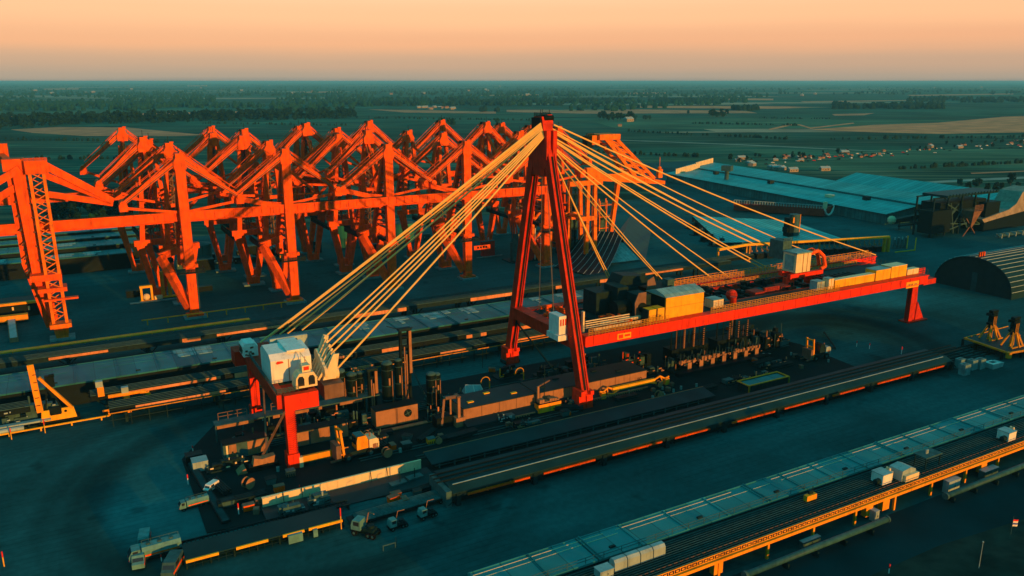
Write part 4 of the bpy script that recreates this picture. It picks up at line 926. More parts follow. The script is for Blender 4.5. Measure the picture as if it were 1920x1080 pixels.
for k in range(9):
    m = MB(); x = 76+k*21.6; l = (17.5, 16, 17, 13, 17.5, 17.5, 15, 17, 14)[k]
    m.box(x, x+l, 159.2, 159.62, 2.25, 2.8); m.box(x+l*.3, x+l*.3+.35, 159.05, 159.66, 2.2, 2.9); m.box(x+l*.68, x+l*.68+.35, 159.05, 159.66, 2.2, 2.9); m.build('painted_strip', 'orange_paint', t)
for k in range(10): m = MB(); x = 73+k*21.6; m.box(x, x+1.2, 159.3, 160.6, .03, 3.2); m.bar((x+1.2, 159.9, 2.6), (x+3.4, 159.9, .6) if k % 2 else (x-2.0, 159.9, .5), .25); m.build('leg', 'dark_steel', t)
m = MB(); m.box(70.5, 71.95, 159.8, 170.2, .03, 4.2); m.build('end_wall', 'grey_steel', t)
t = thing('long_canopy', 'long black sloping canopy in front of the tan container row', 'canopy', (74, 172, 0))
m = MB(); m.prism([(178.8, 2.0), (184.6, 3.0), (184.6, 2.7), (178.8, 1.7)], 'x', 75, 174); rf = m.build('roof', 'roof_dark', t)
m = MB(); m.box(75, 174, 184.6, 184.8, 2.7, 3.1); m.build('gutter', 'tan_steel', rf)
m = MB(); [m.box(77+k*4.5, 77.35+k*4.5, 178.9, 179.2, .33, 1.7) for k in range(21)]; m.box(76, 170, 179.2, 179.4, .9, 1.1); m.build('post', 'grey_steel', t)
m = MB(); m.box(77, 169, 180, 184, .33, 1.6); m.build('bay', 'black_steel', t)
p = P(832, 912); t = thing('switch_box', 'tall grey switch box at the end of the orange striped shed', 'cabinet', p)
m = MB(); m.box(p.x-1, p.x+1.2, p.y-1, p.y+1, .03, 3.6); m.build('body', 'grey_steel', t); m = MB(); m.box(p.x-1.1, p.x+1.3, p.y-1.1, p.y+1.1, 3.6, 3.8); m.tube((p.x, p.y, 3.8), (p.x, p.y, 4.2), .5, n=10); m.build('lid', 'light_metal', t)
# rails that run on from the shed to the trestle platform
m = MB(); [m.box(262, 322, y, y+.3, .03, .5) for y in (163, 165, 167, 169, 171, 173)]; [m.box(262+k*6, 262.4+k*6, 162, 174, .03, .3) for k in range(10)]; tag(m.build('rail_track', 'dark_steel'), 'bundle of dark rails between striped shed and yellow trestles', 'rail track')

# far conveyors
def long_line(label, x0, x1, y0, y1, z, seed, edge_mat='salmon_tone', body='dark_steel', patches=True, brackets=True):
    t = thing('conveyor_gallery', label, 'conveyor', (x0, y0, 0)); rr = random.Random(seed)
    m = MB(); m.box(x0, x1, y0+.4, y1, z-1.6, z); m.build('gallery', body, t)
    m = MB(); [m.box(x0, x1, y0+.8+(y1-y0-1)*k/4, y0+.98+(y1-y0-1)*k/4, z+.004, z+.22) for k in range(5)]; m.build('belt_rail', 'grey_steel', t)
    m = MB()
    x = x0+rr.uniform(0, 10)
    while x < x1-30:
        l = rr.uniform(6, 30); MB().box(x, x+l, y0+.05, y0+.4, z-1.0-rr.choice((0, .7)), z-.15).build('painted_highlight', edge_mat, t); x += l+rr.uniform(4, 30)  # salmon blocks paint sunlit highlights along the gallery side
    for k in range(int((x1-x0)/26)):
        m = MB(); xx = x0+4+k*26; m.box(xx, xx+.8, y0+1, y0+1.8, .03, z-1.6); m.box(xx, xx+.8, y1-1.8, y1-1, .03, z-1.6)
        if brackets: m.bar((xx-2.6, y0+1.4, z-1.6), (xx, y0+1.4, z-4.2), .35); m.bar((xx+3.4, y0+1.4, z-1.6), (xx+.8, y0+1.4, z-4.2), .35)
        m.build('leg', 'dark_steel', t)
    return t
long_line('dark conveyor gallery with painted salmon highlights just behind the far teal roofed shed', -90, 300, 303, 309, 8.5, 21)
long_line('dark conveyor line at the feet of the front orange towers', -90, 330, 316, 322, 6.0, 22, 'salmon_tone', 'black_steel')
long_line('short dark conveyor with painted salmon highlights at the frame edge beside the yellow derrick', -90, -18, 262, 268, 6.5, 26, 'salmon_tone', 'roof_black')
long_line('upper dark conveyor with painted salmon highlights in front of the far shed', -2, 206, 262, 268, 6.5, 23, 'salmon_tone', 'roof_black')
t = long_line('lower dark conveyor with yellow edge rail beside the open yard', 2.5, 206, 252, 258.5, 5.2, 24, 'salmon_tone', 'roof_black', brackets=False)
m = MB(); m.box(2.5, 206, 250.6, 250.9, 4.2, 4.6); [m.box(3+k*5, 3.2+k*5, 250.6, 251, .03, 4.2) for k in range(40)]; m.box(2.5, 206, 250.65, 250.8, 2.1, 2.3); m.build('edge_rail', 'dark_steel', t); m = MB(); m.box(2.5, 206, 250.55, 250.64, 4.25, 4.55); m.build('edge_strip', 'deep_yellow_paint', t)
m = MB(); m.box(-60, 60, 338.2, 335.3, 2.6, 3.0); m.box(20, 88, 357.5, 358, 2.2, 2.6); [m.box(-58+k*8, -57.6+k*8, 338.3, 338.6, .03, 2.6) for k in range(15)]; [m.box(22+k*8, 22.4+k*8, 357.6, 357.9, .03, 2.2) for k in range(8)]; tag(m.build('pipe_rail', 'amber_paint'), 'long low amber pipe rails at the feet of the orange towers', 'pipe')
# teal sheds behind the lattice tower
for k, (y0, y1, z, lab) in enumerate(((478, 490, 9, 'nearest'), (496, 512, 11, 'second'), (518, 530, 12, 'third'), (536, 548, 13, 'farthest'))):
    flat_shed('%s of four teal roofed sheds behind the lattice tower' % lab, -190, 27 + k*4, y0, y1, z, 40+k)
t = thing('lit_shed', 'dark shed with cream dots painted as warm light left of the lattice tower', 'shed', (-90, 398, 0))
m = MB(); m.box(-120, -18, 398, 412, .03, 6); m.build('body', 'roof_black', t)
m = MB(); m.box(-120, -18, 396, 397.9, 6.05, 7.0); m.box(-120, -22, 388, 391, 1.0, 3.4); m.build('awning', 'amber_paint', t)
m = MB(); rr = random.Random(3); [m.box(x, x+.7, 397.7, 397.98, 2+rr.random()*2, 3+rr.random()*2) for x in range(-118, -20, 6)]; m.build('door', 'cream_paint', t)  # cream patches painted as dots of warm light on the wall
p = P(27, 642); t = thing('steel_plate', 'long salmon steel beam lying on the ground below the girders', 'beam', p)
m = MB(); a = P(22, 603); m.bar((a.x, a.y, 1.0), (p.x, p.y, 1.0), 3.0, 1.9); m.build('beam', 'tan_steel', t); m = MB(); m.bar((a.x, a.y, 1.98), (p.x, p.y, 1.98), 2.4, .1); m.build('top_plate', 'light_metal', t)

# ---------------------------------------------------------------- large buildings on the far side
a_ = Vector((.113, .9936, 0)); b_ = Vector((.9936, -.113, 0)); C0 = Vector((510.6, 367.6, 0))
def Wq(l, w, z): v = C0 + a_*l + b_*w; return (v.x, v.y, z)
t = thing('warehouse', 'huge warehouse with long teal metal roof beyond the hangars', 'warehouse', tuple(C0))
def slab(prof, l0, l1, name, mat, par, th=.35):
    m = MB(); n = len(prof)
    vs = [Wq(l0, w, z) for w, z in prof] + [Wq(l1, w, z) for w, z in prof] + [Wq(l0, w, z-th) for w, z in prof] + [Wq(l1, w, z-th) for w, z in prof]
    fs = []
    for i in range(n-1): fs += [(i, i+1, n+i+1, n+i), (2*n+i, 3*n+i, 3*n+i+1, 2*n+i+1)]
    fs += [(0, n, 3*n, 2*n), (n-1, 3*n-1, 4*n-1, 2*n-1)]
    for e, o in ((0, 0), (n, 0)):
        for i in range(n-1): fs.append((e+i, e+2*n+i, e+2*n+i+1, e+i+1))
    m.add(vs, fs); return m.build(name, mat, par)
L1 = 282
r1 = slab([(-2, 8.0), (28, 12.2)], -2, L1, 'roof', 'roof_corrugated', t)
r2 = slab([(28.4, 13.6), (53, 17.4), (104, 9)], -14, L1+10, 'roof', 'roof_far', t)
m = MB(); m.add([Wq(0, 0, .03), Wq(L1-2, 0, .03), Wq(L1-2, 0, 7.7), Wq(0, 0, 7.7)], [(0,1,2,3)]); m.add([Wq(0, 28.2, 7), Wq(L1, 28.2, 7), Wq(L1, 28.2, 13.3), Wq(0, 28.2, 13.3)], [(0,1,2,3)])
m.add([Wq(0, 0, .03), Wq(0, 102, .03), Wq(0, 102, 9), Wq(0, 53, 17), Wq(0, 28, 13.2), Wq(0, 28, 12), Wq(0, 0, 7.8)], [(0,1,2,3,4,5,6)])
m.add([Wq(L1, 0, .03), Wq(L1, 102, .03), Wq(L1, 102, 9), Wq(L1, 53, 17), Wq(L1, 28, 13.2), Wq(L1, 28, 12), Wq(L1, 0, 7.8)], [(0,1,2,3,4,5,6)])
m.build('wall', 'wall_teal', t)
m = MB()
for l in (40, 150, 230): 
    q = Wq(l, 22, 11.5); m.cbox((q[0], q[1], 11), (5, 4, 3.2), R(74))
m.build('roof_hut', 'dark_steel', t)
m = MB(); q = Wq(200, 12, 9); m.tube((q[0], q[1], 9), (q[0], q[1], 22), 2.0, n=14); m.cbox((q[0], q[1], 18), (9, 9, 5), R(30)); m.build('roof_tower', 'grey_steel', t)
m = MB(); q = Wq(70, 14, 10); m.cbox((q[0], q[1], 10), (6, 5, 2), R(74)); m.build('roof_hut', 'cream_paint', t)
m = MB()
for l, w0, w1, h in ((268, 1, 30, 6.5), (276, 30.5, 52, 5.5)):
    for k in range(12):
        wa, wb = w0+(w1-w0)*k/12, w0+(w1-w0)*(k+.86)/12; za = 8+wa*.19
        q0, q1 = Vector(Wq(l, wa, za-1)), Vector(Wq(l, wb, za-1)); d = a_*1.2
        m.add([q0, q1, q1+d, q0+d, q0+Vector((0,0,h)), q1+Vector((0,0,h)), q1+d+Vector((0,0,h)), q0+d+Vector((0,0,h))], [(0,3,2,1),(4,5,6,7),(0,1,5,4),(1,2,6,5),(2,3,7,6),(3,0,4,7)])
m.build('parapet', 'cream_paint', t)
# dark steel plant in front of the right end of the warehouse
p = P(1795, 438); t = thing('steel_plant', 'dark open steel structure with hopper at the end of the big warehouse', 'plant', tuple(p)); px, py = p.x, p.y
m = MB(); [m.cbox((px-30+i*15, py+j*12, .03), (.9, .9, 26)) for i in range(5) for j in range(2)]; [m.cbox((px, py+j*12, z), (62, .7, .8)) for j in range(2) for z in (8, 16, 25.5)]; m.build('frame', 'dark_steel', t)
m = MB(); m.cbox((px+4, py+8, 5), (50, 14, 17)); m.cbox((px-24, py+2, 3), (20, 10, 15)); m.cbox((px+30, py+4, 0), (16, 16, 20)); m.build('cladding', 'black_steel', t)
m = MB(); m.cbox((px+4, py+4, 26.4), (56, 18, 1.4)); [m.cbox((px-22+k*3.4, py-5.2, 26.5), (.5, .5, 2.0)) for k in range(16)]; m.build('roof', 'roof_dark', t)
m = MB(); m.frustum((px, py-8, 6), (2, 2), (px, py-8, 17), (9, 8)); [m.bar((px+a, py-8, .03), (px-a*.8, py-8, 12), .6) for a in (-7, 7)]; m.rail((px-4.5, py-12.2, 17), (px+4.5, py-12.2, 17), 4, 1.2, .14, 4); m.build('hopper', 'brown_steel', t)
m = MB(); rr = random.Random(8); [m.tube((px-28+rr.random()*56, py-1.2, rr.random()*8), (px-28+rr.random()*56, py-1.2, 8+rr.random()*14), .45, n=6) for _ in range(10)]; m.build('pipe', 'grey_steel', t)
p = P(1712, 430); t = thing('conveyor_gantry', 'dark inclined gantry between the warehouse and the dark plant', 'gantry', tuple(p))
m = MB(); m.bar((p.x-14, p.y+6, 6), (p.x+26, p.y-8, 13), 4, 3); m.bar((p.x-14, p.y+2, 3), (p.x+24, p.y-12, 7), .8); m.build('gallery', 'dark_steel', t); m = MB(); [m.bar((p.x-10+k*9, p.y+4-k*3, .03), (p.x-10+k*9, p.y+4-k*3, 6+k*1.6), .8) for k in range(4)]; m.build('leg', 'grey_steel', t); m = MB(); m.ball((p.x-16, p.y+6, 7), 3.0, 10); m.build('lamp_housing', 'cream_paint', t)
t = thing('warehouse', 'second teal roofed warehouse at the frame edge behind the pale hull', 'warehouse', (600, 330, 0))
p = P(1838, 418); m = MB(); m.prism([(0, 0), (0, 12), (30, 20), (60, 12), (60, 0)], 'y', 0, 150)
m.v = [tuple(Vector(p) + b_*v[0] + a_*v[1] + Vector((0,0,v[2]))) for v in m.v]; m.build('shell', 'roof_far', t)
t = thing('hull_section', 'pale upswept hull section on supports at the frame edge', 'hull', (0, 0, 0))
p = P(1838, 436); t.location = p; t['_w'] = tuple(p); m = MB()
m.prism([(0, 9), (3, 6.5), (16, 8), (60, 12), (60, 27), (44, 25), (38, 17), (30, 13.5), (10, 10.5)], 'y', 0, 16); m.v = [tuple(Vector(p)+Vector(v)) for v in m.v]; m.build('hull', 'house_wall', t)
m = MB(); m.prism([(5, 0), (60, 0), (60, 11.5), (20, 8), (5, 6.4)], 'y', 1, 15); m.v = [tuple(Vector(p)+Vector(v)) for v in m.v]; m.build('cradle', 'black_steel', t)
t = thing('pipe_rack', 'low pale pipe rack on the ground below the pale hull', 'pipe rack', tuple(P(1900, 440))); p = P(1900, 440)
m = MB(); [m.tube((p.x-22, p.y-3+k, 1.2+.5*k), (p.x+30, p.y-3+k, 1.2+.5*k), .4, n=6) for k in range(3)]; m.build('pipe', 'grey_steel', t); m = MB(); [m.cbox((p.x-20+k*8, p.y-2, .03), (.7, 4, 2.6)) for k in range(6)]; m.build('post', 'light_metal', t)
# hangars and halls
t = thing('arched_hangar', 'dark arched hangar with ribbed curved roof beside the deck end leg', 'hangar', (382, 224, 0))
y0, y1, zr = 204.0, 243.5, 17.0; n = 22
arc = [(y0+(y1-y0)*(.5-.5*math.cos(math.pi*k/n)), zr*math.sin(math.pi*k/n)**.85 if 0 < k < n else 0) for k in range(n+1)]
m = MB()
for k in range(n): m.prism([arc[k], arc[k+1], (arc[k+1][0], arc[k+1][1]-.3), (arc[k][0], arc[k][1]-.3)], 'x', 382, 520)
m.build('roof', 'roof_dark', t)
M('hangar_front', (.02, .025, .027), .8, var=.2, streak=0)
m = MB(); m.prism([(a, max(z-.35, 0)) for a, z in arc], 'x', 382.6, 383.2); fr = m.build('front_wall', 'hangar_front', t)
m = MB(); m.box(382.4, 382.6, 221.5, 224.3, .03, 9.5); m.build('door', 'dark_concrete', fr)
m = MB()
for k in range(1, n):
    yy, zz = arc[k]; m.box(382, 520, yy-.12, yy+.12, zz+.02, zz+.28)
m.build('seam', 'light_metal', t)
m = MB(); [m.cbox((384+k*1.8, 223, 17.2), (.7, .7, 2.2)) for k in range(3)]; m.build('vent', 'orange_paint', t)
t = thing('corrugated_hall', 'teal corrugated hall with hipped end behind the yellow frame gantry', 'hall', (385, 350, 0))
q = [P(1298, 405, 6), P(1480, 413, 6), P(1588, 450, 2.5), P(1352, 455, 2.5)]
m = MB(); m.add(q + [P(1298, 405, 5.6), P(1480, 413, 5.6), P(1588, 450, 2.1), P(1352, 455, 2.1)], [(0,1,2,3), (7,6,5,4), (0,4,5,1), (1,5,6,2), (2,6,7,3), (3,7,4,0)]); m.build('roof', 'roof_corrugated', t)
m = MB(); qq = [Vector((v.x, v.y, .03)) for v in q]; m.add(qq+[Vector((v.x, v.y, v.z-.5)) for v in q], [(0,1,5,4), (1,2,6,5), (2,3,7,6), (3,0,4,7)]); m.build('wall', 'roof_black', t)
p = P(1486, 450); t = thing('silo', 'grey silo tower in front of the corrugated hall', 'silo', tuple(p))
m = MB(); m.tube((p.x, p.y, .03), (p.x, p.y, 17), 3.2, n=18); m.build('tank', 'grey_steel', t); m = MB(); m.cbox((p.x-4.5, p.y, .03), (4, 5, 15)); m.box(p.x-8, p.x-6, p.y-2, p.y+2, 6, 9); m.build('stair', 'black_steel', t); m = MB(); m.cbox((p.x-4, p.y-2.6, 12), (1.2, 1.2, 3.5)); m.tube((p.x+3.1, p.y-2, 1), (p.x+3.1, p.y-2, 17), .3, n=6); m.build('pipe', 'amber_paint', t)
t = thing('ribbed_shed', 'black shed with thin curved ribs on its steep roof behind the red mast', 'shed', (240, 350, 0))
pa, pb, pc, pd = P(1066, 505), P(1125, 520), P(1186, 425, 10), P(1108, 425, 10)
m = MB(); ns = 8; base = []
A0, A1 = P(1040, 500, 1), P(1128, 522, .5); B0, B1 = P(1100, 432, 14), P(1170, 436, 14)
for k in range(ns+1):
    f = k/ns; bow = math.sin(f*math.pi)*-2.6
    for u, v in ((A0, B0), (A1, B1)):
        w = u.lerp(v, f); base.append(Vector((w.x, w.y, w.z+bow)))
m.v = [tuple(v) for v in base] + [(v.x, v.y, v.z-.4) for v in base]; nn = len(base)
for k in range(ns): i = 2*k; m.f += [(i, i+1, i+3, i+2), (nn+i, nn+i+2, nn+i+3, nn+i+1), (i, i+2, nn+i+2, nn+i), (i+1, nn+i+1, nn+i+3, i+3)]
m.f += [(0, nn, nn+1, 1), (2*ns, 2*ns+1, nn+2*ns+1, nn+2*ns)]
rf = m.build('roof', 'roof_black', t)
m = MB()
for r in range(9):
    g_ = r/8
    pts = []
    for k in range(ns+1):
        f = k/ns; u = A0.lerp(A1, g_); v = B0.lerp(B1, g_); w = u.lerp(v, f); pts.append(Vector((w.x, w.y, w.z+math.sin(f*math.pi)*-2.6+.12)))
    m.path(pts, .13, 5)
m.build('rib', 'light_metal', rf)
m = MB(); m.add([A0, B0, Vector((B0.x, B0.y, .03)), Vector((A0.x, A0.y, .03))], [(0,1,2,3)]); m.add([B0, B1, Vector((B1.x, B1.y, .03)), Vector((B0.x, B0.y, .03))], [(0,1,2,3)]); m.build('wall', 'black_steel', t)
t = thing('glazed_gable', 'teal gabled shed with pale streaked end wall beside the black ribbed shed', 'shed', (262, 335, 0))
p0, p1, p2 = P(1128, 500), P(1210, 490), P(1165, 450, 9); dv = Vector((60, 70, 0))
m = MB(); m.add([p0, p1, p2, p0+dv, p1+dv, p2+dv], [(0,1,2), (3,5,4), (0,2,5,3), (1,4,5,2), (0,3,4,1)]); m.build('shell', 'roof_dark', t)
m = MB(); c = (p0+p1+p2)/3; m.add([p0.lerp(c, .25)+Vector((-.2,-.3,.3)), p1.lerp(c, .25)+Vector((-.2,-.3,.3)), p2.lerp(c, .12)+Vector((-.2,-.3,.3)), p0.lerp(c, .25), p1.lerp(c, .25), p2.lerp(c, .12)], [(0,1,2), (3,5,4), (0,3,4,1), (1,4,5,2), (2,5,3,0)]); m.build('end_glazing', 'roof_panel', t)
# red hulled long barge behind the hall
t = thing('barge', 'long dark red hull with pale bow arch in front of the big warehouse', 'barge', tuple(P(1460, 400)))
p, q = P(1375, 396), P(1545, 408); d = (q-p).normalized(); nrm = Vector((-d.y, d.x, 0))
m = MB(); sec = [(0, 1), (0, 6.5), (10, 6.5), (10, 1)]
m.add([p+nrm*a+Vector((0,0,z)) for a, z in sec]+[q+nrm*a+Vector((0,0,z)) for a, z in sec], [(0,1,5,4), (1,2,6,5), (2,3,7,6), (3,0,4,7), (0,3,2,1), (4,5,6,7)]); m.build('hull', 'timber_red', t)
m = MB(); n2 = 34; [m.bar(p.lerp(q, k/n2)+Vector((0,0,6.5)), p.lerp(q, k/n2)+Vector((0,0,9)), .4) for k in range(n2)]; m.bar(p+Vector((0,0,9)), q+Vector((0,0,9)), .5); m.build('railing', 'light_metal', t)
m = MB(); r_ = P(1557, 404); pts = []
for k in range(13):
    an = math.pi*(k/12); pts.append(q+(r_-q)*(.5-.5*math.cos(an))*1.4+Vector((0,0,8-7*math.sin(an))))
m.path(pts, .9, 6); m.build('bow_arch', 'white_paint', t)
m = MB(); m.add([q+Vector((0,0,7)), q+(r_-q)*1.35+Vector((0,0,7)), q+(r_-q)*.9+Vector((0,0,1.5)), q+(r_-q)*.4+Vector((0,0,1.5)), q+nrm*9+Vector((0,0,7)), q+(r_-q)*1.3+nrm*6+Vector((0,0,7))], [(0,1,2,3), (0,4,5,1), (0,3,4), (1,5,2), (2,5,4,3)]); m.build('bow', 'timber_red', t)
m = MB(); p3 = P(1532, 388, 8); m.cbox((q.x, q.y, 7), (2.2, 2.2, 5)); m.build('bollard', 'cream_paint', t)
# yellow frame gantry with hanging hooks
t = thing('frame_gantry', 'long yellow frame gantry with rows of hooks behind the crane deck', 'gantry', tuple(P(1540, 490)))
p, q = P(1398, 488), P(1664, 472)
for nm, (e0, e1) in (('a', (P(1345, 498), P(1398, 488))), ('b', (p, q))):
    m = MB(); m.bar(e0+Vector((0,0,9.2)), e1+Vector((0,0,9.2)), 1.6, 1.3); m.build('beam', 'yellow_paint', t)
m = MB(); 
for f in (0, .02, .5, .97, 1.0): w = p.lerp(q, f); m.bar(w, w+Vector((0,0,8.6)), 1.5 if f in (.97, 1.0) else .8)
w = P(1345, 498); m.bar(w, w+Vector((0,0,8)), .9); m.build('leg', 'deep_yellow_paint', t)
for k in range(26):
    m = MB(); w = p.lerp(q, .03+k*.036); m.tube(w+Vector((0,0,5.4)), w+Vector((0,0,7.8)), .3, n=6); m.ball(w+Vector((.3,-.3,5.2)), .75, 6); m.build('hook', 'tan_steel', t)
m = MB(); [m.cbox(tuple(p.lerp(q, .04+k*.07)+Vector((0,3,0))), (5, 4, 3.2), R(-6)) for k in range(14)]; m.build('tray', 'black_steel', t)
w = P(1715, 470); t = thing('goal_posts', 'thin yellow post frame standing on open ground', 'goal posts', tuple(w))
m = MB(); e = P(1700, 466); m.bar(P(1678, 474)+Vector((0,0,.4)), w+Vector((0,0,.4)), .5); m.bar(w, w+Vector((0,0,8)), .45); m.bar(e, e+Vector((0,0,8)), .45); m.build('post', 'yellow_paint', t)
for k in range(4):
    w = P(1676+k*7, 466-k*.5); t = thing('pump_unit', 'slim dark pump unit beside the end of the yellow frame gantry', 'pump', tuple(w), 'dark pump units by the yellow gantry')
    m = MB(); m.tube(w, w+Vector((0,0,5.5+k % 2)), .8, n=8); m.cbox(tuple(w), (2.2, 1.6, 2.4)); m.build('body', 'grey_steel', t); m = MB(); m.tube(w+Vector((0,0,5.5+k % 2)), w+Vector((0,0,7)), .4, n=6); m.build('valve', 'light_metal', t)

# ---------------------------------------------------------------- machines and gear on the paved platform
def place(t, loc, rz=0.0, sc=1.0):
    t.location = loc; t.rotation_euler = (0, 0, rz); t.scale = (sc,)*3; return t
PZ = .33
def wheels(t, pts, r, w, axis='y', mat='rubber'):
    for x, y in pts:
        m = MB(); a, b = ((x, y-w/2, r), (x, y+w/2, r)) if axis == 'y' else ((x-w/2, y, r), (x+w/2, y, r))
        m.tube(a, b, r, n=14); wh = m.build('wheel', mat, t)
        m = MB(); a2, b2 = ((x, y-w/2-.03, r), (x, y+w/2+.03, r)) if axis == 'y' else ((x-w/2-.03, y, r), (x+w/2+.03, y, r))
        m.tube(a2, b2, r*.45, n=10); m.build('hub', 'grey_steel', wh)
def box_unit(name, label, cat, x0, x1, y0, y1, h, mat, roof='dark_steel', z=PZ, panels=(), plinth=True, group=None):
    t = thing(name, label, cat, (x0, y0, z), group)
    m = MB(); m.box(x0, x1, y0, y1, z+.25, z+h); b = m.build('body', mat, t)
    m = MB(); m.box(x0-.08, x1+.08, y0-.08, y1+.08, z+h, z+h+.18); m.build('roof', roof, t)
    m = MB(); m.box(x0+.15, x1-.15, y0+.15, y1-.15, z, z+.25); m.build('skid', 'black_steel', t)
    for (a, c, pm) in panels:
        m = MB(); m.box(x0+(x1-x0)*a, x0+(x1-x0)*c, y0-.09, y0, z+.5, z+h-.15); m.build('panel', pm, b)
    return t, b
# tan container houses under the crane
for x0, x1, lab in ((94.6, 119.4, 'long tan container house under the crane, nearer the front portal'), (120.0, 163.0, 'long tan container house under the crane, passing behind the near red leg')):
    t = thing('container_house', lab, 'container', (x0, 200, PZ))
    m = MB(); m.box(x0, x1, 200.4, 210.5, 2.2, 5.5); bd = m.build('body', 'tan_steel', t)
    m = MB(); m.box(x0-.1, x1+.1, 200.3, 211, 5.5, 5.7); m.build('roof', 'roof_dark', t)
    m = MB(); m.prism([(197.2, 1.2), (200.3, 2.2), (211, 2.2), (211, PZ), (197.2, PZ)], 'x', x0-.3, x1+.3); m.build('plinth', 'roof_dark', t)
    m = MB(); m.box(x0+14 if x1 < 120 else x0, x1-2, 196.9, 197.2, .95, 1.3); [m.box(x0+15+k*.9, x0+15.25+k*.9, 196.8, 197.2, .6, .95) for k in range(int((x1-x0-18)/.9))]; m.build('kick_rail', 'tan_steel', t)
    m = MB(); [m.box(x0+k*6, x0+.12+k*6, 200.30, 200.4, 2.3, 5.45) for k in range(1, int((x1-x0)/6))]; m.build('seam', 'brown_steel', bd)
    if x1 > 150: words('EO', (159.2, 200.28, 2.6), 1.4, 'black_steel', bd)
    m = MB(); [m.cbox((x0+4+k*7.5, 204+(k % 2)*4, 5.7), (2.0, 1.0, .3)) for k in range(int((x1-x0)/8))]; m.build('roof_hatch', 'yellow_paint' if x1 < 120 else 'dark_steel', t)
def crowd(name, label, cat, x0, x1, y0, y1, z, zmax, seed, nbox=14, npipe=8, mat='black_steel', accent='tan_steel'):
    t = thing(name, label, cat, (x0, y0, z)); rr = random.Random(seed)
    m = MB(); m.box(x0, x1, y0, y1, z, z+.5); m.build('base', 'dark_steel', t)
    for k in range(nbox):
        m = MB(); x = rr.uniform(x0, x1-1.5); y = rr.uniform(y0, y1-1.2); m.box(x, min(x1, x+rr.uniform(1, 4.5)), y, min(y1, y+rr.uniform(.8, 2.5)), z+.5+.01*k, z+.5+rr.uniform(.3, 1)*(zmax-.5)); m.build('housing', mat if k % 4 else 'grey_steel', t)
    for k in range(npipe):
        m = MB(); x = rr.uniform(x0+.4, x1-.4); y = rr.uniform(y0+.3, y1-.3); m.tube((x, y, z+.5), (x, y, z+zmax*rr.uniform(.8, 1.35)), rr.uniform(.08, .28), n=7); m.build('pipe', 'grey_steel' if k % 3 else accent, t)
    m = MB()
    for k in range(npipe):
        x = rr.uniform(x0+.4, x1-.8); zz = z+rr.uniform(.3, .9)*zmax; m.box(x, x+rr.uniform(.2, 1.4), y0-.12-.01*k, y0-.02, zz, zz+rr.uniform(.15, .5))
    m.build('fitting', accent, t)
    m = MB(); m.path([(x0+.5, y0+.4, z+1), (x0+(x1-x0)*.3, y0+.2, z+1.6), (x0+(x1-x0)*.65, y0+.3, z+.9), (x1-.4, y0+.2, z+1.3)], .12, 6); m.build('hose', 'rubber', t)
    return t
# gantry line on the platform edge with handrails
t = thing('walkway', 'long grey walkway with tan edge and handrails at the back of the platform', 'walkway', (28, 224, PZ))
m = MB(); m.box(28, 80, 223.5, 227.5, 5.2, 5.6); m.build('deck', 'grey_steel', t)
m = MB(); [m.box(a, b, 223.2, 223.48, 4.6, 5.5) for a, b in ((28.4, 38.6), (44, 46), (50.5, 54.5), (57.5, 58.5), (64, 71))]; m.build('edge_plate', 'tan_steel', t)
m = MB(); [m.box(28+k*7.4, 28.4+k*7.4, 224, 224.4, PZ, 5.2) for k in range(8)]; m.build('post', 'grey_steel', t)
m = MB(); m.rail((29.5, 227.3, 5.6), (37.5, 227.3, 5.6), 2.1, 2.6, .08, 2); m.rail((44.5, 227.3, 5.6), (54, 227.3, 5.6), 2.1, 2.6, .08, 2); m.rail((65, 227.3, 5.6), (77, 227.3, 5.6), 2.1, 2.6, .08, 2); m.build('handrail', 'brown_steel', t)
crowd('process_skid', 'dark skid of housings and pipes under the walkway by the far portal leg', 'skid', 29, 48, 216.5, 222.5, PZ, 3.4, 31)
crowd('process_skid', 'dark skid of pumps behind the near foot of the front portal', 'skid', 50, 70, 212, 219, PZ, 4.2, 32)
for x0, x1, y, lab, pn in ((27.8, 40.0, 210.6, 'tan panelled machine container left of the near portal foot', ((.06, .10, 'cream_paint'), (.12, .28, 'tan_steel'), (.52, .92, 'tan_steel'))), (46.2, 62, 209.4, 'tan panelled machine container right of the near portal foot', ((.02, .28, 'tan_steel'), (.31, .66, 'tan_steel'), (.86, 1.0, 'tan_steel')))):
    box_unit('machine_container', lab, 'container', x0, x1, y, y+3.6, 4.6, 'grey_steel', 'black_steel', panels=pn)
t, b = box_unit('fan_container', 'tan container with a round black fan opening in its side', 'container', 70.8, 84.0, 210.2, 214.6, 5.6, 'tan_steel', 'black_steel')
m = MB(); m.tube((80.8, 210.08, 3.6), (80.8, 210.21, 3.6), 1.25, n=22); fn = m.build('fan', 'black_steel', b)
m = MB(); m.tube((80.8, 210.0, 3.6), (80.8, 210.09, 3.6), .35, n=10); [m.bar((80.8, 210.05, 3.6), (80.8+1.1*math.cos(q*1.57+.4), 210.05, 3.6+1.1*math.sin(q*1.57+.4)), .14) for q in range(4)]; m.build('blade', 'grey_steel', fn)
m = MB(); [m.box(77.0+k*.35, 77.18+k*.35, 210.05, 210.2, .7, 5.8) for k in range(2)]; m.build('post', 'brown_steel', b)
m = MB(); m.box(62, 95, 207.2, 208.6, PZ, .7); m.box(62, 92, 206.9, 207.19, .5, .75); tag(m.build('kerb_beam', 'tan_steel'), 'low tan kerb beam in front of the fan container', 'kerb')
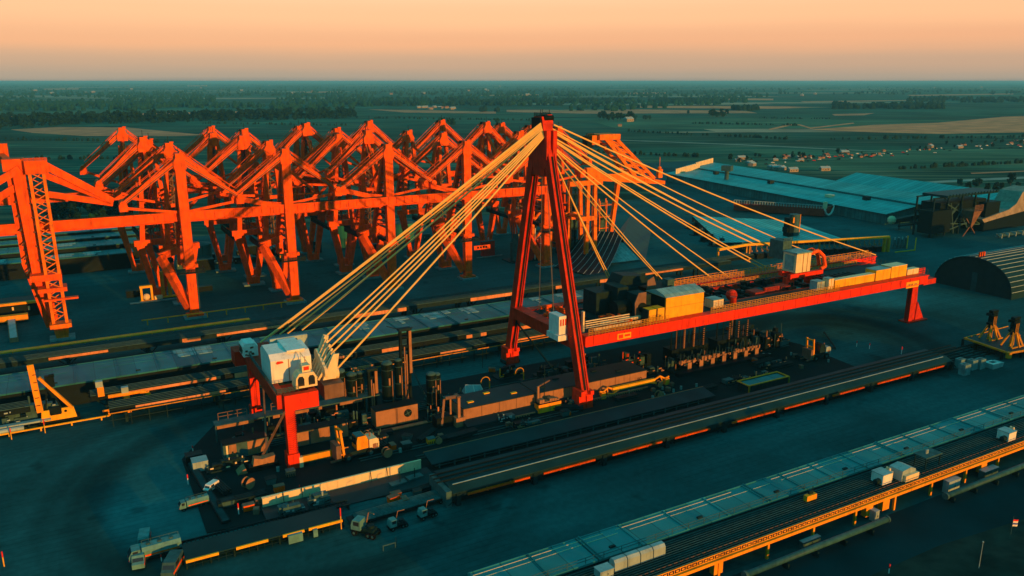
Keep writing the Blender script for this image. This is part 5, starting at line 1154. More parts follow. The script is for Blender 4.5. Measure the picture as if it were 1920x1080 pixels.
def tank(x, y, r, h, lab, mat='black_steel'):
    t = thing('vertical_tank', lab, 'tank', (x, y, PZ)); m = MB(); m.tube((x, y, PZ), (x, y, PZ+h), r, n=18); b = m.build('shell', mat, t, smooth=False)
    m = MB(); m.ball((x, y, PZ+h), r*.98, 14, .55); m.build('dome', 'grey_steel', t)
    m = MB(); [m.tube((x, y, z), (x, y, z+.18), r+.06, n=18) for z in (PZ+h*.25, PZ+h*.55, PZ+h*.88)]; m.build('band', 'grey_steel', b)
    m = MB(); m.tube((x+r*.5, y-r-.15, 1), (x+r*.5, y-r-.15, h*.9), .12, n=6); m.box(x-.25, x+.25, y-r-.2, y-r+.05, h*.6, h*.75); m.build('pipe', 'tan_steel', b)
for x, y, r, h, lab in ((66, 229, 1.9, 13, 'tall dark cylinder, leftmost of the tank row behind the platform'), (69.2, 227, 1.7, 12, 'dark cylinder next to the leftmost tank'), (72.4, 228.5, 1.3, 11.5, 'slim dark cylinder beside the first mast frame'),
                       (79, 222, 1.8, 15.5, 'tall dark cylinder in front of the tallest mast'), (82.2, 220.8, 1.2, 16.4, 'slim dark cylinder in front of the tallest mast'), (90.4, 214.5, 1.6, 12.4, 'dark cylinder by the tan gantry frame'), (93.4, 217.5, 1.4, 10.8, 'dark cylinder behind the tan gantry frame')):
    tank(x, y, r, h, lab)
def mast(x, y, h, lab, w=2.6):
    t = thing('lifting_mast', lab, 'mast', (x, y, PZ)); m = MB(); m.box(x-w/2, x-w/2+.7, y-.6, y+.6, PZ, h); m.box(x+w/2-.7, x+w/2, y-.6, y+.6, PZ, h); [m.box(x-w/2+.7, x+w/2-.7, y-.4, y+.5, z, z+.5) for z in range(2, int(h), 3)]; m.build('frame', 'black_steel', t)
    m = MB(); m.box(x+w/2-.55, x+w/2+.3, y-.9, y-.61, h*.45, h-.2); m.build('guide_rail', 'tan_steel', t)
    m = MB(); m.box(x-w/2-.3, x+w/2+.5, y-.9, y+1.1, h, h+.7); m.bar((x-w/2, y, h+.5), (x-w/2-3.6, y+1, h+1.8), .22); m.build('head', 'dark_steel', t)
    m = MB(); m.bar((x+w/2, y, h*.55), (x+w/2+5, y-1.5, PZ+.3), .55); m.build('brace', 'grey_steel', t)
    m = MB(); m.tube((x-.4, y-.8, 2), (x-.4, y-.8, h*.8), .2, n=8); m.tube((x+.25, y-.8, 2), (x+.25, y-.8, h*.7), .26, n=8); m.build('cylinder', 'tan_steel', t)
mast(74.8, 224.5, 13.6, 'dark lifting mast with tan guide rail left of the fan container')
mast(85.2, 222.5, 25.5, 'tallest dark lifting mast behind the fan container', 3.4)
t = thing('gantry_hoist', 'small tan gantry frame on a grey block beside the tan container house', 'gantry', (90, 203, PZ))
m = MB(); m.bar((88.0, 201.5, PZ+1), (89.8, 203.4, 9.2), .5); m.bar((93.2, 200.8, PZ), (93.2, 200.8, 9.6), .8); m.bar((91.6, 203.2, 3), (91.6, 203.2, 9.2), .5); m.build('leg', 'tan_steel', t)
m = MB(); m.tube((89.6, 202.2, 9.4), (93.0, 201.4, 9.6), .55, n=10); m.box(92.6, 93.8, 200.4, 203, 9.4, 9.9); m.build('crosshead', 'brown_steel', t)
m = MB(); m.box(92.0, 95.0, 200.0, 202.4, PZ, 3.2); m.build('counterweight', 'tan_steel', t)
m = MB(); m.box(86.6, 91.8, 201.8, 205.4, PZ, 3.6); m.build('base', 'black_steel', t)
# row of dark processing machines under the deck
t = crowd('process_line', 'long dark processing line with a tan pipe rack under the crane deck', 'machine', 178, 221, 203.8, 210.5, PZ, 4.2, 41, 40, 22)
m = MB(); rr = random.Random(4)
for k in range(110): x = 179+rr.random()*39; m.box(x, x+rr.uniform(.3, 1.1), 202.6+rr.random()*.8, 203.6, 3.4+rr.random()*.8, 4.0+rr.random()*1.1)
for k in range(7): m.box(183+k*5.4, 184.7+k*5.4, 202.4, 202.6, 1.3, 4.0)
m.build('manifold', 'tan_steel', t)
m = MB(); [m.tube((180+k*1.5, 203.0, 4), (180+k*1.5, 203.0, 6+rr.random()*2.2), .07, n=5) for k in range(26)]; m.build('rod', 'grey_steel', t)
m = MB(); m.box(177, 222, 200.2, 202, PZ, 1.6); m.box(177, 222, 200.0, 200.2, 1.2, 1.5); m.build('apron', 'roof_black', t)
for i, (x, n, lab) in enumerate(((186, 13, 'cluster of tall dark pipes under the deck behind the yellow house'), (208, 13, 'cluster of tall dark pipes under the middle of the red girder'))):
    t = thing('pipe_cluster', lab, 'pipe cluster', (x, 212, PZ)); rr = random.Random(60+i)
    for k in range(n):
        xx = x+k*1.25+rr.uniform(-.3, .3); y = 212.4+rr.uniform(0, 5); h = rr.uniform(9, 16.8); m = MB(); m.tube((xx, y, PZ), (xx, y, h), rr.choice((.18, .26, .42)), n=8); m.build('pipe', ('black_steel', 'brown_steel', 'dark_steel')[k % 3], t)
    m = MB(); m.box(x-1.5, x+16, 213, 218, PZ, 5.2); [m.box(x+rr.uniform(0, 13), x+14.5, 212.2, 212.7, z, z+.2) for z in (5, 7.5, 10)]; m.build('housing', 'black_steel', t)
    m = MB(); [m.box(x+3+(k % 3)*4.6, x+3.5+(k % 3)*4.6, 211.9, 212.2, 5.6+(k//3)*.75, 5.9+(k//3)*.75) for k in range(27)]; m.build('collar', 'tan_steel', t)
crowd('process_skid', 'dark skid of gantries at the end of the processing line', 'skid', 222, 237, 205, 212, PZ, 6.4, 43, 18, 12)
crowd('valve_skid', 'dark valve skid with orange ends under the start of the red deck', 'skid', 163, 176, 214, 219, PZ, 5.0, 44, 12, 8, 'black_steel', 'orange_paint')
crowd('winch_skid', 'black winch skid under the red deck next to the near mast leg', 'skid', 140, 158, 214, 219, PZ, 4.6, 45, 12, 8)
crowd('hose_reel_skid', 'dark skid with hoses at the foot of the far mast leg', 'skid', 121, 131, 228, 233, PZ, 3.2, 46, 8, 6, 'black_steel', 'amber_paint')
crowd('pump_skid', 'dark pump skid with tan fittings behind the long tan house', 'skid', 134, 146, 222, 227, PZ, 3.0, 47, 8, 5)
# glass topped cabin and yellow davits behind the tan house
p = Vector((107, 218.5, PZ)); t = thing('tarpaulin_tent', 'small teal tarpaulin tent behind the tan container house', 'tent', p)
m = MB(); m.add([(103, 216, PZ), (110.5, 216, PZ), (110.5, 222, PZ), (103, 222, PZ), (104.2, 219, 5), (109.4, 218.6, 4.2)], [(0,1,5,4), (1,2,5), (2,3,4,5), (3,0,4)]); m.build('cover', 'light_metal', t)
m = MB(); [m.bar(a, b, .16) for a, b in (((103, 216, PZ), (104.2, 219, 5)), ((110.5, 216, PZ), (109.4, 218.6, 4.2)), ((104.2, 219, 5.05), (109.4, 218.6, 4.25)), ((106.6, 215.95, PZ), (106.8, 218.8, 4.7)))]; m.build('pole', 'white_paint', t)
for k, (x, y, lab) in enumerate(((113, 219, 'bent amber davit next to the teal tent'), (127, 221, 'bent amber davit with loop near the far mast foot'))):
    t = thing('davit', lab, 'davit', (x, y, PZ)); m = MB(); m.tube((x, y, PZ), (x, y, 5), .22, n=8); m.build('post', 'deep_yellow_paint', t)
    m = MB(); pts = [(x, y, 5)]+[(x-1.6+1.6*math.cos(q*.5), y, 5+1.5*math.sin(q*.5)) for q in range(8)]; m.path(pts, .16, 6); m.build('arm', 'deep_yellow_paint', t); m = MB(); m.box(x-.9, x+.9, y-.6, y+.6, PZ, 1.5); m.build('base', 'brown_steel', t)
t = thing('light_mast', 'slim dark light mast rising in front of the tan container house', 'mast', (121.5, 198.5, PZ)); m = MB(); m.tube((121.5, 198.5, PZ), (121.5, 198.5, 15.5), .16, .1, 7); m.build('pole', 'dark_steel', t); m = MB(); m.box(120.9, 122.1, 198.2, 198.8, PZ, 1.1); m.build('base', 'dark_concrete', t)
t = thing('crane_arm', 'tan slewing arm on a post between the two tan container houses', 'arm', (119.5, 199, PZ)); m = MB(); m.bar((119.5, 199, PZ), (119.5, 199, 8.6), .65); m.build('post', 'tan_steel', t); m = MB(); m.bar((119.3, 199, 8.4), (125, 201.2, 8.8), .4); m.build('jib', 'brown_steel', t)
# amber gear on the near strip of the platform
t, b = box_unit('skip', 'amber steel skip with loose gear beside the red mast foot', 'skip', 118.4, 126.6, 196.6, 199.2, 3.0, 'amber_paint', 'black_steel'); m = MB(); m.box(122.4, 122.55, 196.5, 196.6, .7, 2.6); m.build('seam', 'brown_steel', b)
m = MB(); rr = random.Random(2); [m.box(119+k*.9, 119.8+k*.9, 197, 198.8, 3.5, 3.7+rr.random()) for k in range(8)]; m.build('load', 'tan_steel', t)
crowd('cable_reel', 'dark louvred block between amber skip and red mast foot', 'reel', 127.5, 133.4, 196.2, 199.0, PZ, 2.2, 48, 9, 3)
t = thing('spreader_beam', 'long amber spreader beam with loop hooks right of the red mast foot', 'spreader', (157, 198.4, PZ))
m = MB(); m.box(147.5, 165, 198.0, 199.0, 1.7, 3.0); m.box(150, 163, 197.85, 198.0, 1.85, 2.85); [m.box(x, x+.5, 198.2, 198.8, PZ, 1.7) for x in (151, 161.5)]; m.build('beam', 'yellow_paint', t)
for x0, sg in ((147.5, -1), (165, 1)):
    m = MB(); m.path([(x0, 198.5, 2.5), (x0+sg*2, 198.2, 3.5), (x0+sg*4, 197.9, 2.3), (x0+sg*5.6, 197.8, 2.9)], .32, 7); m.path([(x0-sg*2.5, 198, 1.9), (x0+sg*.6, 197.0, 1.5), (x0+sg*2.6, 197.3, 1.7), (x0+sg*2.2, 198.2, 3.2)], .22, 6); m.cbox((x0+sg*4.4, 197.6, PZ), (1.7, 1.3, 2.2)); m.build('hook', 'amber_paint', t)
t = thing('pallet_tank', 'low open yellow framed tank on the paving beyond the black canopy', 'tank', (188, 178, PZ))
m = MB(); m.box(188, 206.5, 178.2, 178.5, PZ, 2.6); m.box(188, 206.5, 183.2, 183.5, PZ, 2.6); m.box(188, 188.3, 178.5, 183.2, PZ, 2.6); m.box(206.2, 206.5, 178.5, 183.2, PZ, 2.6); m.build('wall', 'dark_steel', t)
m = MB(); m.box(187.8, 206.7, 178.0, 178.6, 2.6, 2.85); m.box(187.8, 206.7, 183.1, 183.7, 2.6, 2.85); m.box(187.8, 188.4, 178.6, 183.1, 2.6, 2.85); m.box(206.1, 206.7, 178.6, 183.1, 2.6, 2.85); [m.box(x, x+.5, 177.85, 178.2, PZ, 2.6) for x in (187.8, 206.2)]; m.build('rim', 'deep_yellow_paint', t)
m = MB(); m.box(188.3, 206.2, 178.5, 183.2, 2.0, 2.3); m.build('cover', 'roof_teal', t)
t, b = box_unit('long_screen', 'long tan screen wall lying along the lower edge of the platform', 'screen', 31.5, 72.6, 180.6, 181.0, 2.7, 'cream_paint', 'cream_paint', z=.3)
m = MB(); m.box(31.5, 35.6, 180.2, 180.5, .5, 3.1); m.build('end_panel', 'cream_paint', t); m = MB(); [m.bar((x, 179.4, .33), (x, 180.5, 3.6), .14) for x in (36.4, 41, 58.6, 63)]; m.build('prop', 'dark_steel', t)
t = thing('long_ramp', 'dark ramp strip under the long tan screen wall', 'ramp', (30, 172, .33)); m = MB(); m.prism([(172.5, .34), (180.1, .34), (180.1, .9), (177, .9)], 'x', 31, 74); m.build('slab', 'roof_dark', t)
# forklift type handlers
def handler(label, loc, rz, sc=1.0, body='amber_paint', cw='cream_paint', lift=6.4):
    t = thing('lift_truck', label, 'lift truck'); t['_w'] = (0, 0, 0)
    m = MB(); m.box(-3.2, 2.4, -1.3, 1.3, .7, 1.7); m.build('chassis', 'dark_steel', t)
    m = MB(); m.prism([(-.6, 1.7), (1.6, 1.7), (1.6, 3.2), (1.2, 4.2), (-.4, 4.2), (-.6, 3.2)], 'y', -1.2, 1.2); cb = m.build('cab', body, t)
    m = MB(); m.box(-.55, 1.0, -1.1, 1.1, 4.21, 4.3); m.box(-.68, -.61, -1.0, 1.0, 2.6, 4.0); m.build('window', 'glass_dark', cb)
    m = MB(); m.prism([(1.75, 1.2), (3.6, 1.2), (3.6, 2.9), (3.2, 3.3), (1.75, 3.3)], 'y', -1.35, 1.35); m.box(3.0, 3.62, -1.42, -1.36, 1.7, 2.6); c = m.build('counterweight', cw, t)
    m = MB(); m.box(2.4, 3.4, -1.42, -1.36, 1.3, 2.3); m.tube((2.4, 0, 3.3), (2.4, 0, 4.1), .15, n=8); m.build('grille', 'tile_roof', c)
    m = MB(); [m.bar((-3.0, y, .5), (-3.6, y, lift), .4) for y in (-1.1, 1.1)]; [m.box(-3.6, -3.1, -1.1, 1.1, z, z+.3) for z in (1.4, lift*.6, lift-.6)]; ms = m.build('mast', 'amber_paint', t)
    m = MB(); m.box(-4.6, -3.7, -1.5, 1.5, .7, 3.6); m.box(-5.6, -4.6, -1.2, -.8, .5, .75); m.box(-5.6, -4.6, .8, 1.2, .5, .75); m.build('carriage', 'brown_steel', ms)
    wheels(t, ((-2.4, -1.35), (-2.4, 1.35), (1.9, -1.35), (1.9, 1.35)), .85, .6)
    return place(t, loc, rz, sc)
handler('yellow and white lift truck parked in front of the tan machine containers', (60.6, 196.5, PZ), R(4), 1.5)
handler('dark lift truck with tan mast at the end of the processing line', P(1532, 672, PZ), R(2), 1.35, 'dark_steel', 'light_metal')
t = thing('loader', 'low tan tracked loader at the near foot of the front portal', 'loader', (35, 201, PZ)); m = MB(); m.box(32.6, 40, 201, 203.6, .8, 1.7); m.build('chassis', 'black_steel', t)
m = MB(); m.prism([(33.6, 1.7), (39, 1.7), (39.4, 3.6), (36, 3.2), (34, 3.8)], 'y', 201.2, 203.4); m.build('body', 'tan_steel', t)
for y in (200.6, 203.5): m = MB(); m.prism([(32.2, .5), (33, PZ), (39.6, PZ), (40.6, .6), (40, 1.4), (32.8, 1.4)], 'y', y, y+.5); m.build('track', 'rubber', t)
m = MB(); m.prism([(29.5, .4), (32, .4), (31.6, 1.8), (30.8, 1.5)], 'y', 200.6, 204); m.build('bucket', 'tan_steel', t)
t = thing('beam_carrier', 'amber beam resting on a small dolly beside the near portal foot', 'beam', (44, 197.5, PZ)); m = MB(); m.box(45.8, 57.4, 197.4, 198.2, 1.4, 3.2); m.box(57.4, 58.4, 197.6, 198.0, 2.4, 3.0); m.build('beam', 'amber_paint', t); m = MB(); m.box(44.8, 45.8, 197.2, 198.4, PZ, 3.2); m.build('end_post', 'cream_paint', t); m = MB(); m.box(47, 49, 197.2, 198.4, PZ, 1.4); m.box(54, 56, 197.2, 198.4, PZ, 1.4); m.build('dolly', 'dark_steel', t)
for px, py, s, mat, lab in ((762, 843, 2.6, 'dark_steel', 'small dark crate on the platform right of the yellow lift truck'), (808, 832, 2.2, 'amber_paint', 'small amber crate on the platform near the black canopy'), (545, 893, 2.2, 'brown_steel', 'small brown cone shaped cover below the near portal foot')):
    p = P(px, py, PZ); t, b = box_unit('crate', lab, 'crate', p.x-s/2, p.x+s/2, p.y-s*.4, p.y+s*.4, s*.8, mat, 'grey_steel'); m = MB(); [m.box(p.x-s/2+k*.55, p.x-s/2+.25+k*.55, p.y-s*.4-.06, p.y-s*.4, .6, 1.4) for k in range(4)]; m.build('slat', 'black_steel', b)
crowd('scrap_gear', 'row of low dark gear at the left end of the tan machine container', 'gear', 22.5, 33, 205, 208, PZ, 2.2, 51, 12, 4, 'dark_steel', 'cream_paint')
crowd('hand_cart', 'low dark cart with pipes below the dark container row', 'cart', 104, 110, 197.5-1.2, 198.8, PZ, 1.8, 52, 8, 6, 'dark_steel', 'light_metal')
# orange hopper with writing at the far leg of the front portal
t = thing('hopper', 'small orange hopper with looping letters beside the far portal leg', 'hopper', (49, 232, PZ))
m = MB(); m.frustum((49.2, 232.4, 2.2), (2.2, 1.8), (49.2, 232.4, 9.2), (5.2, 4.2)); b = m.build('body', 'orange_paint', t); m = MB(); m.box(46.3, 52.1, 230.0, 234.8, 9.2, 9.8); m.build('rim', 'timber_red', t); m = MB(); [m.bar((49.2+a, 232.4+c, PZ), (49.2+a, 232.4+c, 3.4), .3) for a in (-1, 1) for c in (-.8, .8)]; m.build('leg', 'dark_steel', t)
w = words('US', (47.9, 230.7, 4.6), 3.0, 'yellow_paint', b)

# tracks and gear that fill the strips between the machines
for k, (y, x0, x1, lab) in enumerate(((186.4, 74, 176, 'pair of dark rails along the paving behind the black canopy'), (192.6, 60, 132, 'pair of dark rails between the canopy and the red mast foot'), (222.0, 94, 160, 'pair of dark rails behind the tan container houses'))):
    t = thing('rail_track', lab, 'rail track', (x0, y, PZ)); m = MB(); [m.box(x0, x1, y+d, y+d+.16, PZ+.12, PZ+.34) for d in (0, 1.5)]; m.build('rail', 'grey_steel', t)
    m = MB(); n = int((x1-x0)/1.6); [m.box(x0+i*1.6, x0+i*1.6+.3, y-.5, y+2.2, PZ, PZ+.12) for i in range(n)]; m.build('sleeper', 'black_steel', t)
for x0, x1, y0, y1, h, sd, lab in ((64, 70, 200, 204, 2.6, 201, 'dark pump skid between yellow lift truck and fan container'), (86, 92, 207, 211, 3.4, 202, 'dark valve block behind the tan gantry hoist'), (95, 103, 213, 219, 3.2, 203, 'dark compressor skid behind the nearer tan house'), (146, 160, 220, 227, 3.8, 204, 'dark boiler skid under the start of the deck'),
                                   (224, 236, 213, 222, 4.4, 205, 'dark generator row beyond the pipe clusters'), (186, 206, 186, 189.5, 1.8, 206, 'low dark pump row behind the yellow framed tank'), (160, 174, 205, 209, 2.8, 207, 'dark hydraulic skid at the end of the tan house'), (50, 66, 221, 226, 3.6, 208, 'dark filter skid behind the walkway posts'),
                                   (106, 116, 190, 193, 1.6, 209, 'low dark gear row between the rails and the tan house'), (208, 222, 191, 194, 1.7, 210, 'low dark gear row in front of the processing line')):
    crowd('process_skid', lab, 'skid', x0, x1, y0, y1, PZ, h, sd, 12, 9, 'black_steel', 'tan_steel' if sd % 2 else 'salmon_tone')
m = MB(); rr = random.Random(77)
for k in range(9):
    y = 213.4+k*.5; z = PZ+.5+.35*(k % 3); m.path([(30, y, z), (58, y, z), (62, y+3, z), (96, y+3.4, z)], .11, 6)
tag(m.build('pipe_run', 'grey_steel'), 'bundle of thin grey pipes running along the platform behind the machine containers', 'pipes')

# ---------------------------------------------------------------- lower left: trucks, trailers, low gantry, posts
t = thing('loading_gantry', 'low dark gantry with amber painted edges at the lower left of the platform', 'gantry', (12, 163.4, 0))
m = MB(); m.prism([(163.4, 2.3), (169.5, 2.6), (169.5, 2.3), (163.4, 2.0)], 'x', 12, 46); m.build('roof', 'roof_dark', t)
for a, b in ((12, 18.6), (22.2, 29), (32.2, 37), (38, 45.8)):
    m = MB(); m.box(a, b, 163.0, 163.4, 1.75, 2.35); m.build('edge_plate', 'yellow_paint', t)
m = MB(); m.rail((12, 163.3, .05), (46, 163.3, .05), 1.7, 1.6, .04, 2); m.build('mesh_panel', 'dark_steel', t)
m = MB(); [m.box(12+k*4.85, 12.3+k*4.85, 163.5, 163.8, .03, 2) for k in range(8)]; m.box(12, 46, 168.5, 169.3, .03, 2.2); m.build('post', 'dark_steel', t)
m = MB(); m.box(33.2, 36.4, 162.2, 162.95, .2, 2.2); m.box(38.8, 39.8, 162.3, 162.95, .2, 2.0); m.build('cabinet', 'mid_teal', t)
t = thing('roller_track', 'long dark roller track behind the low amber edged gantry', 'track', (12, 170.4, 0))
m = MB(); m.box(10, 50, 170.6, 170.9, 1.0, 1.5); m.box(10, 50, 172.8, 173.1, 1.0, 1.5); m.build('side_rail', 'dark_steel', t); m = MB(); [m.tube((10.6+k*.9, 170.9, 1.25), (10.6+k*.9, 172.8, 1.25), .16, n=6) for k in range(44)]; m.build('roller', 'black_steel', t); m = MB(); [m.box(11+k*5.5, 11.3+k*5.5, 170.5, 173.2, .03, 1.0) for k in range(8)]; m.build('leg', 'dark_steel', t)
def tank_truck(label, loc, rz, sc=1.0, body='mid_teal'):
    t = thing('tank_truck', label, 'truck'); t['_w'] = (0, 0, 0)
    m = MB(); m.box(-4.6, 4.4, -1.1, 1.1, .7, 1.1); m.build('chassis', 'dark_steel', t)
    m = MB(); m.prism([(-1.25, 1.3), (-.9, 1.1), (.9, 1.1), (1.25, 1.3), (1.3, 2.5), (.9, 3.2), (-.9, 3.2), (-1.3, 2.5)], 'x', -2.6, 4.2); b = m.build('tank', body, t)
    m = MB(); m.box(-2.2, 3.8, -1.38, -1.27, 1.5, 1.8); m.build('stripe', 'orange_paint', b); m = MB(); [m.tube((-1.4+k*2, 0, 3.2), (-1.4+k*2, 0, 3.5), .4, n=10) for k in range(3)]; m.rail((-2.4, .7, 3.2), (4, .7, 3.2), .6, 1.6, .04, 1); m.build('hatch', 'grey_steel', b)
    m = MB(); m.prism([(-4.9, 1.0), (-2.9, 1.0), (-2.9, 3.1), (-4.3, 3.1), (-4.9, 2.0)], 'y', -1.2, 1.2); c = m.build('cab', body, t)
    m = MB(); m.prism([(-4.93, 2.05), (-4.36, 3.0), (-4.30, 3.0), (-4.87, 2.05)], 'y', -1.05, 1.05); m.box(-4.2, -3.3, -1.23, -1.2, 2.1, 2.9); m.build('window', 'glass_dark', c)
    m = MB(); m.box(-4.96, -4.9, -1.1, -.7, 1.1, 1.4); m.box(-4.96, -4.9, .7, 1.1, 1.1, 1.4); m.build('headlight', 'safety_red', c)
    wheels(t, ((-3.7, -1.1), (-3.7, 1.1), (1.6, -1.1), (1.6, 1.1), (3.0, -1.1), (3.0, 1.1)), .52, .35)
    return place(t, loc, rz, sc)
tank_truck('grey tank truck with orange side stripe at the left end of the roller track', P(296, 1044, .03), R(2), 1.15)
tank_truck('smaller grey tank truck parked left of the dark platform', P(366, 950, .03), R(6), .75)
def van(label, loc, rz, col_='mid_teal', stripe='safety_red', sc=1.0):
    t = thing('utility_van', label, 'van'); t['_w'] = (0, 0, 0)
    m = MB(); m.prism([(-2.6, .45), (2.6, .45), (2.6, 1.5), (2.3, 2.4), (-1.4, 2.4), (-2.0, 1.5), (-2.6, 1.3)], 'y', -1.0, 1.0); b = m.build('body', col_, t)
    m = MB(); m.prism([(-2.02, 1.52), (-1.45, 2.3), (-1.38, 2.3), (-1.95, 1.52)], 'y', -.9, .9); m.box(-1.2, .2, -1.03, -1.0, 1.5, 2.2); m.build('window', 'glass_dark', b)
    m = MB(); m.box(-2.5, 2.55, -1.04, -1.0, .9, 1.3); m.build('stripe', stripe, b); m = MB(); [m.box(2.6, 2.65, y-.15, y+.15, .8, 1.2) for y in (-.75, .75)]; m.build('tail_light', 'safety_red', b)
    wheels(t, ((-1.7, -.95), (-1.7, .95), (1.6, -.95), (1.6, .95)), .38, .26)
    return place(t, loc, rz, sc)
van('pale van with red stripe beside the tank truck, nose towards the camera', P(272, 1020, .03), R(80), sc=1.1)
van('small pale van with red side panel in the lower left corner group', P(262, 1056, .03), R(82), sc=1.2)
van('pale van behind the low gantry with orange panel', P(325, 1070, .03), R(65), 'grey_steel', 'orange_paint', 1.3)
van('small pale van with orange side panel on the dark platform edge', P(397, 918, .33), R(40), 'white_paint', 'orange_paint', .8)
box_unit('site_cabin', 'pale flat cabin at the left corner of the platform', 'cabin', 19.6, 23.4, 208, 211.6, 2.8, 'light_metal', 'light_metal', z=.03)
box_unit('site_cabin', 'dark cabin behind the pale corner cabin', 'cabin', 18.6, 22.8, 213.2, 216, 2.6, 'black_steel', 'dark_steel', z=.03)
t = thing('edge_barrier', 'long low dark concrete barrier along the left edge of the platform', 'barrier', (20, 200, 0)); m = MB(); m.bar((19.4, 216, .5), (22.6, 178, .5), 2.0, .95); m.build('wall', 'roof_black', t); m = MB(); m.bar((19.4, 216, 1.02), (22.6, 178, 1.02), 1.4, .08); m.build('coping', 'dark_concrete', t)
for x0, y0, lab, sd in ((34, 173.5, 'heap of grey machine blocks below the pale end of the screen wall', 71), (41, 174.5, 'taller heap of grey machine blocks under the screen wall', 72)):
    crowd('machine_blocks', lab, 'machine', x0, x0+6, y0, y0+3, .33, 2.6, sd, 9, 3, 'grey_steel', 'light_metal')
def flat_trailer(label, loc, rz, L=22, pipes=7):
    t = thing('flatbed_trailer', label, 'trailer'); t['_w'] = (0, 0, 0)
    m = MB(); m.box(-L/2, L/2, -2.2, 2.2, 1.0, 1.3); m.build('deck', 'dark_steel', t)
    wheels(t, [(x, y) for x in (-L/2+2, -L/2+3.4, L/2-3.4, L/2-2) for y in (-1.9, 1.9)], .5, .5)
    place(t, loc, rz)
    c, s = math.cos(rz), math.sin(rz)
    for k in range(pipes):
        y = -1.9+k*3.8/(pipes-1); m = MB()
        p0 = Vector((loc[0]-(L/2-1.5)*c-y*s, loc[1]-(L/2-1.5)*s+y*c, loc[2]+1.58)); p1 = p0+Vector(((L-1)*c, (L-1)*s, 0)); m.tube(p0, p1, .27, n=8)
        tag(m.build('steel_pipe', 'grey_steel'), 'long dark steel pipe lying on the flatbed trailer', 'pipe', 'pipes on the flatbed trailer')
    return t
flat_trailer('flatbed trailer loaded with long dark pipes in front of the orange striped shed', P(752, 958, .03), R(2.5), 26)
def tractor(label, loc, rz, sc=1.0, a='mid_teal', lamp=True):
    t = thing('yard_tractor', label, 'tractor'); t['_w'] = (0, 0, 0)
    m = MB(); m.box(-2.2, 2.4, -.8, .8, .6, 1.0); m.build('chassis', 'black_steel', t)
    m = MB(); m.prism([(-2.0, 1.0), (-.3, 1.0), (-.3, 2.7), (-1.7, 2.7), (-2.0, 1.8)], 'y', -.9, .9); c = m.build('cab', a, t)
    m = MB(); m.box(-1.5, -.5, -.93, -.9, 1.8, 2.5); m.build('window', 'glass_dark', c); m = MB(); m.box(.1, 2.0, -.7, .7, 1.0, 1.5); m.tube((1.2, 0, 1.5), (1.2, 0, 2.0), .6, n=12); m.build('coupling', 'dark_steel', t)
    if lamp: m = MB(); m.box(-2.06, -2.0, -.8, .2, 1.1, 1.6); m.build('bumper_panel', 'orange_paint', c)
    m = MB(); m.bar((-.1, .5, 1), (.6, .5, 3.9), .12); m.bar((.6, .5, 3.9), (2.0, -.2, 4.2), .12); m.build('loader_arm', 'tan_steel', t)
    wheels(t, ((-1.4, -.85), (-1.4, .85), (1.2, -.85), (1.2, .85), (2.0, -.85), (2.0, .85)), .5, .35)
    return place(t, loc, rz, sc)
tractor('dark yard tractor with orange bumper at the left end of the pipe trailer', P(684, 1002, .03), R(-50), 1.4)
tractor('dark yard tractor standing below the middle of the pipe trailer', P(744, 990, .03), R(5), 1.0, lamp=False)
tractor('dark yard tractor standing below the far end of the pipe trailer', P(800, 970, .03), R(8), 1.0, lamp=False)
t = thing('sign_trestle', 'small dark trestle on bare asphalt below the pipe trailer', 'trestle', P(730, 1030, .03)); p = P(730, 1030, .03); m = MB(); [m.bar((p.x+a, p.y, .03), (p.x+a, p.y, 1.3), .14) for a in (-1.4, 1.4)]; m.build('leg', 'grey_steel', t); m = MB(); m.bar((p.x-1.5, p.y, 1.3), (p.x+1.5, p.y, 1.3), .2); m.bar((p.x+1.8, p.y+.6, .03), (p.x+1.8, p.y+.6, 2.4), .3); m.build('rail', 'grey_steel', t)
p = P(760, 905, .33); t = thing('pump_raft', 'pair of low grey pump rafts on the dark strip beside the screen wall', 'pump', p)
m = MB(); m.cbox((p.x-2, p.y, .33), (4.4, 2.2, .7), .1); m.cbox((p.x+2.8, p.y+.6, .33), (4.2, 2.2, .9), .1); m.build('raft', 'grey_steel', t); m = MB(); [m.tube((p.x-1.4+k*4, p.y, .9), (p.x-1.4+k*4, p.y, 3.8), .12, n=6) for k in range(2)]; m.build('pole', 'dark_steel', t)
